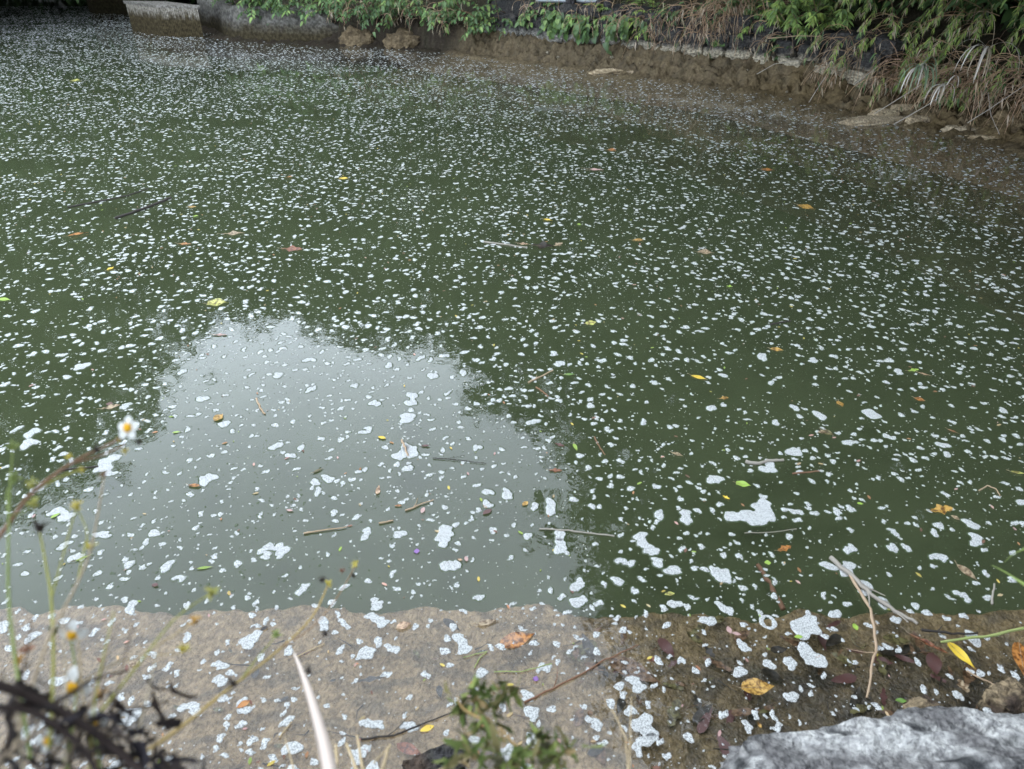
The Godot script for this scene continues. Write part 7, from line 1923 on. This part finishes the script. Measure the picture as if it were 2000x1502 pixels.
	# fragments too small to tell one from the next
	var b := Buf.new()
	leaf(b, Transform3D(Basis(), Vector3(0, 0, -0.5)), 1.0, 0.4, "oval", 0.05, 0.05, Color.WHITE, 4)
	var hue := [lin(0.42, 0.2, 0.1), lin(0.5, 0.36, 0.2), lin(0.55, 0.42, 0.1), lin(0.28, 0.36, 0.08), lin(0.2, 0.1, 0.07), lin(0.5, 0.3, 0.26)]
	var xf := []
	var cols := []
	while xf.size() < 1500:
		var x := r(-13, 5.5)
		var z := -1.1 - 17.0 * pow(r(0.0, 1.0), 1.6)
		if in_view(x, z, 0.1) and on_water(x, z):
			xf.append(Transform3D(Basis(Vector3.UP, r(0, TAU)).scaled(Vector3.ONE * r(0.008, 0.028)), Vector3(x, 0.0035, z)))
			cols.append(tone(hue[rng.randi() % hue.size()], 0.3))
	var fm := vmake("fragment", 0.6, 0.4)
	var o := copies_of("leaf_fragments", b.mesh(fm), xf, null, cols)
	tag(o, "tiny leaf fragments and petals scattered over the foamy water", "leaf litter", "", "stuff")

func all_foam() -> void:
	foam_patch(0.965, -2.129, 98.1, 7, 1.15, -15, "largest foam raft of many joined lobes on the green water", 26)
	foam_patch(-0.812, -1.289, 26.3, 3, 1.15, 24, "foam patch carrying the orange spotted leaf", 54)
	foam_patch(0.515, -1.942, 40.3, 5, 1.15, 35, "", 71)
	foam_patch(1.230, -1.835, 37.8, 4, 1.15, -60, "", 88)
	foam_patch(1.258, -1.744, 31.7, 3, 1.15, -62, "", 105)
	foam_patch(1.294, -1.680, 23.6, 3, 1.15, -59, "", 122)
	foam_patch(1.114, -2.421, 43.9, 4, 1.15, -5, "", 139)
	foam_patch(0.421, -1.870, 32.2, 4, 1.15, 24, "", 156)
	foam_patch(-0.261, -2.004, 50.2, 4, 1.15, 7, "long foam raft in the sky reflection", 173)
	foam_patch(-0.414, -1.232, 33.6, 5, 1.15, -20, "", 190)
	foam_patch(-0.165, -1.512, 39.6, 4, 1.15, 71, "", 207)
	foam_patch(-0.474, -1.475, 30.0, 4, 1.15, 25, "", 224)
	foam_patch(0.991, -1.579, 52.8, 5, 1.15, 29, "", 241)
	foam_patch(0.969, -1.467, 45.4, 5, 1.15, -10, "", 258)
	foam_patch(0.386, -1.364, 30.0, 3, 1.15, 13, "", 275)
	foam_patch(-0.472, -1.676, 25.6, 3, 1.15, 19, "", 292)
	foam_patch(-0.458, -1.609, 40.4, 4, 1.15, 6, "", 309)
	foam_patch(0.759, -1.504, 24.0, 3, 1.15, -26, "", 326)
	foam_patch(-0.873, -1.927, 34.9, 4, 1.15, 45, "", 343)
	foam_patch(0.760, -1.811, 40.4, 5, 1.15, -62, "", 360)
	foam_patch(1.278, -1.935, 26.5, 3, 1.15, -64, "", 377)
	foam_patch(-1.592, -1.538, 23.8, 2, 1.15, 0, "", 394)
	foam_patch(-1.418, -1.376, 23.6, 1, 1.15, 0, "", 411)
	foam_patch(-0.970, -1.281, 33.3, 4, 1.15, 22, "", 428)
	foam_patch(-0.932, -1.431, 26.2, 4, 1.15, 40, "", 445)
	foam_patch(-0.864, -1.528, 37.1, 4, 1.15, 41, "", 462)
	foam_patch(-0.637, -1.592, 27.8, 3, 1.15, 15, "", 479)
	foam_patch(0.235, -1.761, 31.6, 4, 1.15, 13, "", 496)
	foam_patch(0.156, -2.168, 44.6, 4, 1.15, -52, "", 513)
	foam_patch(0.735, -1.658, 32.3, 3, 1.15, -34, "", 530)
	foam_patch(0.567, -1.676, 21.2, 1, 1.15, 0, "", 547)
	foam_patch(0.047, -1.323, 22.2, 3, 1.15, 5, "", 564)
	foam_patch(-0.097, -1.403, 19.3, 1, 1.15, 0, "", 581)
	foam_patch(-0.227, -1.853, 33.0, 3, 1.15, -55, "", 598)
	foam_patch(-0.566, -2.015, 31.3, 4, 1.15, 43, "", 615)
	foam_patch(-0.921, -1.903, 20.1, 2, 1.15, 0, "", 632)
	foam_patch(-0.559, -1.489, 19.1, 3, 1.15, 25, "", 649)
	foam_patch(0.243, -1.240, 23.2, 4, 1.15, -76, "", 666)
	foam_patch(0.360, -1.154, 19.5, 3, 1.15, -78, "", 683)
	foam_patch(-0.302, -1.224, 24.5, 3, 1.15, 22, "", 700)
	foam_patch(-1.203, -1.791, 22.4, 3, 1.15, 22, "", 717)
	foam_patch(1.586, -1.710, 27.1, 4, 1.15, -14, "", 734)
	foam_patch(1.483, -2.024, 23.3, 3, 1.15, -33, "", 751)
	foam_patch(1.779, -1.983, 35.9, 3, 1.15, -12, "", 768)
	foam_patch(0.334, -1.358, 15.6, 1, 1.15, 0, "", 785)
	foam_patch(1.495, -1.942, 19.4, 3, 1.15, -51, "", 802)
	foam_patch(1.143, -2.138, 25.9, 3, 1.15, -16, "", 819)
	foam_patch(1.307, -2.138, 21.2, 3, 1.15, -33, "", 836)
	foam_patch(0.694, -2.109, 37.2, 4, 1.15, -58, "", 853)
	foam_patch(0.695, -1.224, 19.3, 3, 1.15, -75, "", 870)
	foam_patch(-0.913, -1.376, 21.1, 3, 1.15, 54, "", 887)
	foam_patch(-0.669, -1.240, 21.5, 3, 1.15, 74, "", 904)
	foam_patch(0.233, -1.687, 27.1, 3, 1.15, 12, "", 921)
	foam_patch(-0.021, -2.245, 33.6, 3, 1.15, -68, "", 938)
	foam_patch(-0.459, -2.536, 50.9, 4, 1.15, 77, "", 955)
	foam_patch(-0.491, -2.517, 49.1, 3, 1.15, -70, "", 972)
	foam_patch(-0.785, -2.343, 31.0, 3, 1.15, -12, "", 989)
	foam_patch(-1.772, -2.445, 55.1, 4, 1.15, 14, "", 1006)
	foam_patch(-1.804, -2.124, 49.0, 5, 1.15, 16, "", 1023)
	foam_patch(-1.586, -2.010, 34.2, 4, 1.15, 34, "", 1040)
	foam_patch(-1.624, -1.891, 26.9, 3, 1.15, -266, "", 1057)
	# more patches of the near water, one by one
	var made := 62
	var tries := 0
	while made < 300 and tries < 9000:
		tries += 1
		var z := -1.08 - 2.3 * pow(rng.randf(), 1.25)
		var x := r(-2.7, 2.7)
		if not in_view(x, z) or not on_water(x, z):
			continue
		var mm := 9.0 + 20.0 * pow(rng.randf(), 1.9)
		if not free_spot(x, z, mm * 0.0011, false):
			continue
		var lobes := 1 if rng.randf() < 0.5 else (2 if rng.randf() < 0.6 else 3 + rng.randi() % 3)
		foam_patch(x, z, mm * (1.0 if lobes == 1 else 1.35), lobes, r(1.0, 1.28), r(0, 360), "", made * 7 + 13)
		made += 1
	# the rest of the froth, out to the far bank
	var g := RandomNumberGenerator.new()
	g.seed = 4
	var kinds := []
	var bare := []
	for k in 14:
		var lobes: int = [1, 1, 1, 1, 2, 2, 2, 3, 2, 3, 3, 4, 5, 6][k]
		var poly := foam_poly(10.0, lobes, g.randf_range(1.05, 1.45), g)
		var reach := 0.0
		for q in poly:
			reach = maxf(reach, q.length())
		for i in poly.size():
			poly[i] *= 12.0 / reach
		kinds.append(foam_mesh(poly, 10.0, M["film_green"], true, M["foam"]))
		bare.append(foam_mesh(poly, 10.0, M["film_green"], false, M["foam"]))
	var spots := []
	for k in 28:
		spots.append([])
	var total := 0
	tries = 0
	while total < 84000 and tries < 700000:
		tries += 1
		var x := r(-22, 7)
		var z := -1.05 - 21.0 * rng.randf()
		if not in_view(x, z, 0.42) or not on_water(x, z):
			continue
		var dens := 0.95 + 0.9 * NF.get_noise_2d(x * 1.1, z * 1.1) + 1.0 * NF.get_noise_2d(x * 0.3, z * 0.7)
		var i := shore_at(x)
		var off := -(Vector3(x, 0, z) - shore[i]).dot(shore_n[i])
		dens *= smoothstep(0.0, 1.6, off) * 0.75 + 0.25
		if rng.randf() > dens:
			continue
		var near := z > -3.3
		var mm := 3.0 + (15.0 if near else 23.0) * pow(rng.randf(), 2.1 if near else 2.6)
		if not free_spot(x, z, mm * 0.00105):
			continue
		var s := mm / 10.0
		var k := rng.randi() % 14 if mm > 7.0 else rng.randi() % 6
		spots[k + (14 if z > shelf_edge(x) - 0.01 else 0)].append(Transform3D(Basis(Vector3.UP, r(0, TAU)).scaled(Vector3(s, minf(s, 1.2), s)), Vector3(x, 0.0, z)))
		total += 1
	var froth := Node3D.new()
	froth.name = "foam_flecks"
	add_child(froth)
	tag(froth, "countless white foam flecks spread over the whole pond", "foam", "", "stuff")
	for k in 28:
		if spots[k].size():
			copies_of("flecks", kinds[k] if k < 14 else bare[k - 14], spots[k], froth).set_meta("kind", "stuff")
	# pinhead bubbles and specks
	var dot := Buf.new()
	var top := dot.p(Vector3(0, 0.7, 0))
	for k in 6:
		dot.p(Vector3(cos(TAU * k / 6) * 0.7, 0.5, sin(TAU * k / 6) * 0.7))
	for k in 6:
		dot.p(Vector3(cos(TAU * k / 6), 0.05, sin(TAU * k / 6)))
	for k in 6:
		var j := (k + 1) % 6
		dot.tri(top, 1 + k, 1 + j)
		dot.quad(1 + k, 7 + k, 7 + j, 1 + j)
	var white := []
	var clear := []
	for i in 110000:
		var z := -1.05 - 9.5 * pow(rng.randf(), 1.45)
		var x := r(-7, 5)
		if not in_view(x, z, 0.05) or not on_water(x, z):
			continue
		if rng.randf() > 0.55 + 0.9 * NF.get_noise_2d(x * 2.0, z * 2.0):
			continue
		var glare := smoothstep(1.3, 0.2, Vector2(x + 1.25, z + 1.75).length())
		var rad := 0.0006 + 0.0016 * pow(rng.randf(), 2.0)
		var at := Transform3D(Basis().scaled(Vector3(rad, rad * 0.8, rad)), Vector3(x, 0.0002, z))
		if rng.randf() < 0.5 - 0.2 * glare:
			white.append(at)
		else:
			if z < shelf_edge(x):
				at.basis = at.basis.scaled(Vector3(1, 0.8, 1) * (r(1.2, 2.2) + 2.5 * glare * rng.randf()))
				clear.append(at)
	copies_of("specks", dot.mesh(M["foam_far"]), white, froth).set_meta("kind", "stuff")
	copies_of("bubbles", dot.mesh(M["film_green"]), clear, froth).set_meta("kind", "stuff")

func foam_ring(x: float, z: float, mm: float, label: String) -> void:
	# an annulus of foam, open in the middle
	var body := Buf.new()
	var n := 26
	for i in n:
		var a := TAU * i / n
		var w := mm * (0.42 + 0.1 * sin(a * 2.0 + 1.0) + 0.06 * sin(a * 5.0))
		var c := Vector2(cos(a) * mm * 0.72, sin(a) * mm * 0.85)
		var o := Vector2(cos(a), sin(a))
		for e in [[-0.55, 0.3], [-0.4, 2.6], [0.4, 2.6], [0.55, 0.3]]:
			var q: Vector2 = c + o * w * e[0]
			body.p(Vector3(q.x, e[1], q.y) * 0.001, Color.WHITE, q * 0.0085)
	for i in n:
		var j := (i + 1) % n
		for k in 3:
			body.quad(i * 4 + k, i * 4 + k + 1, j * 4 + k + 1, j * 4 + k)
	var o := obj("foam_patch", body.mesh(M["foam"]))
	o.position = Vector3(x, 0, z)
	free_spot(x, z, mm * 0.001)
	tag(o, label, "foam")
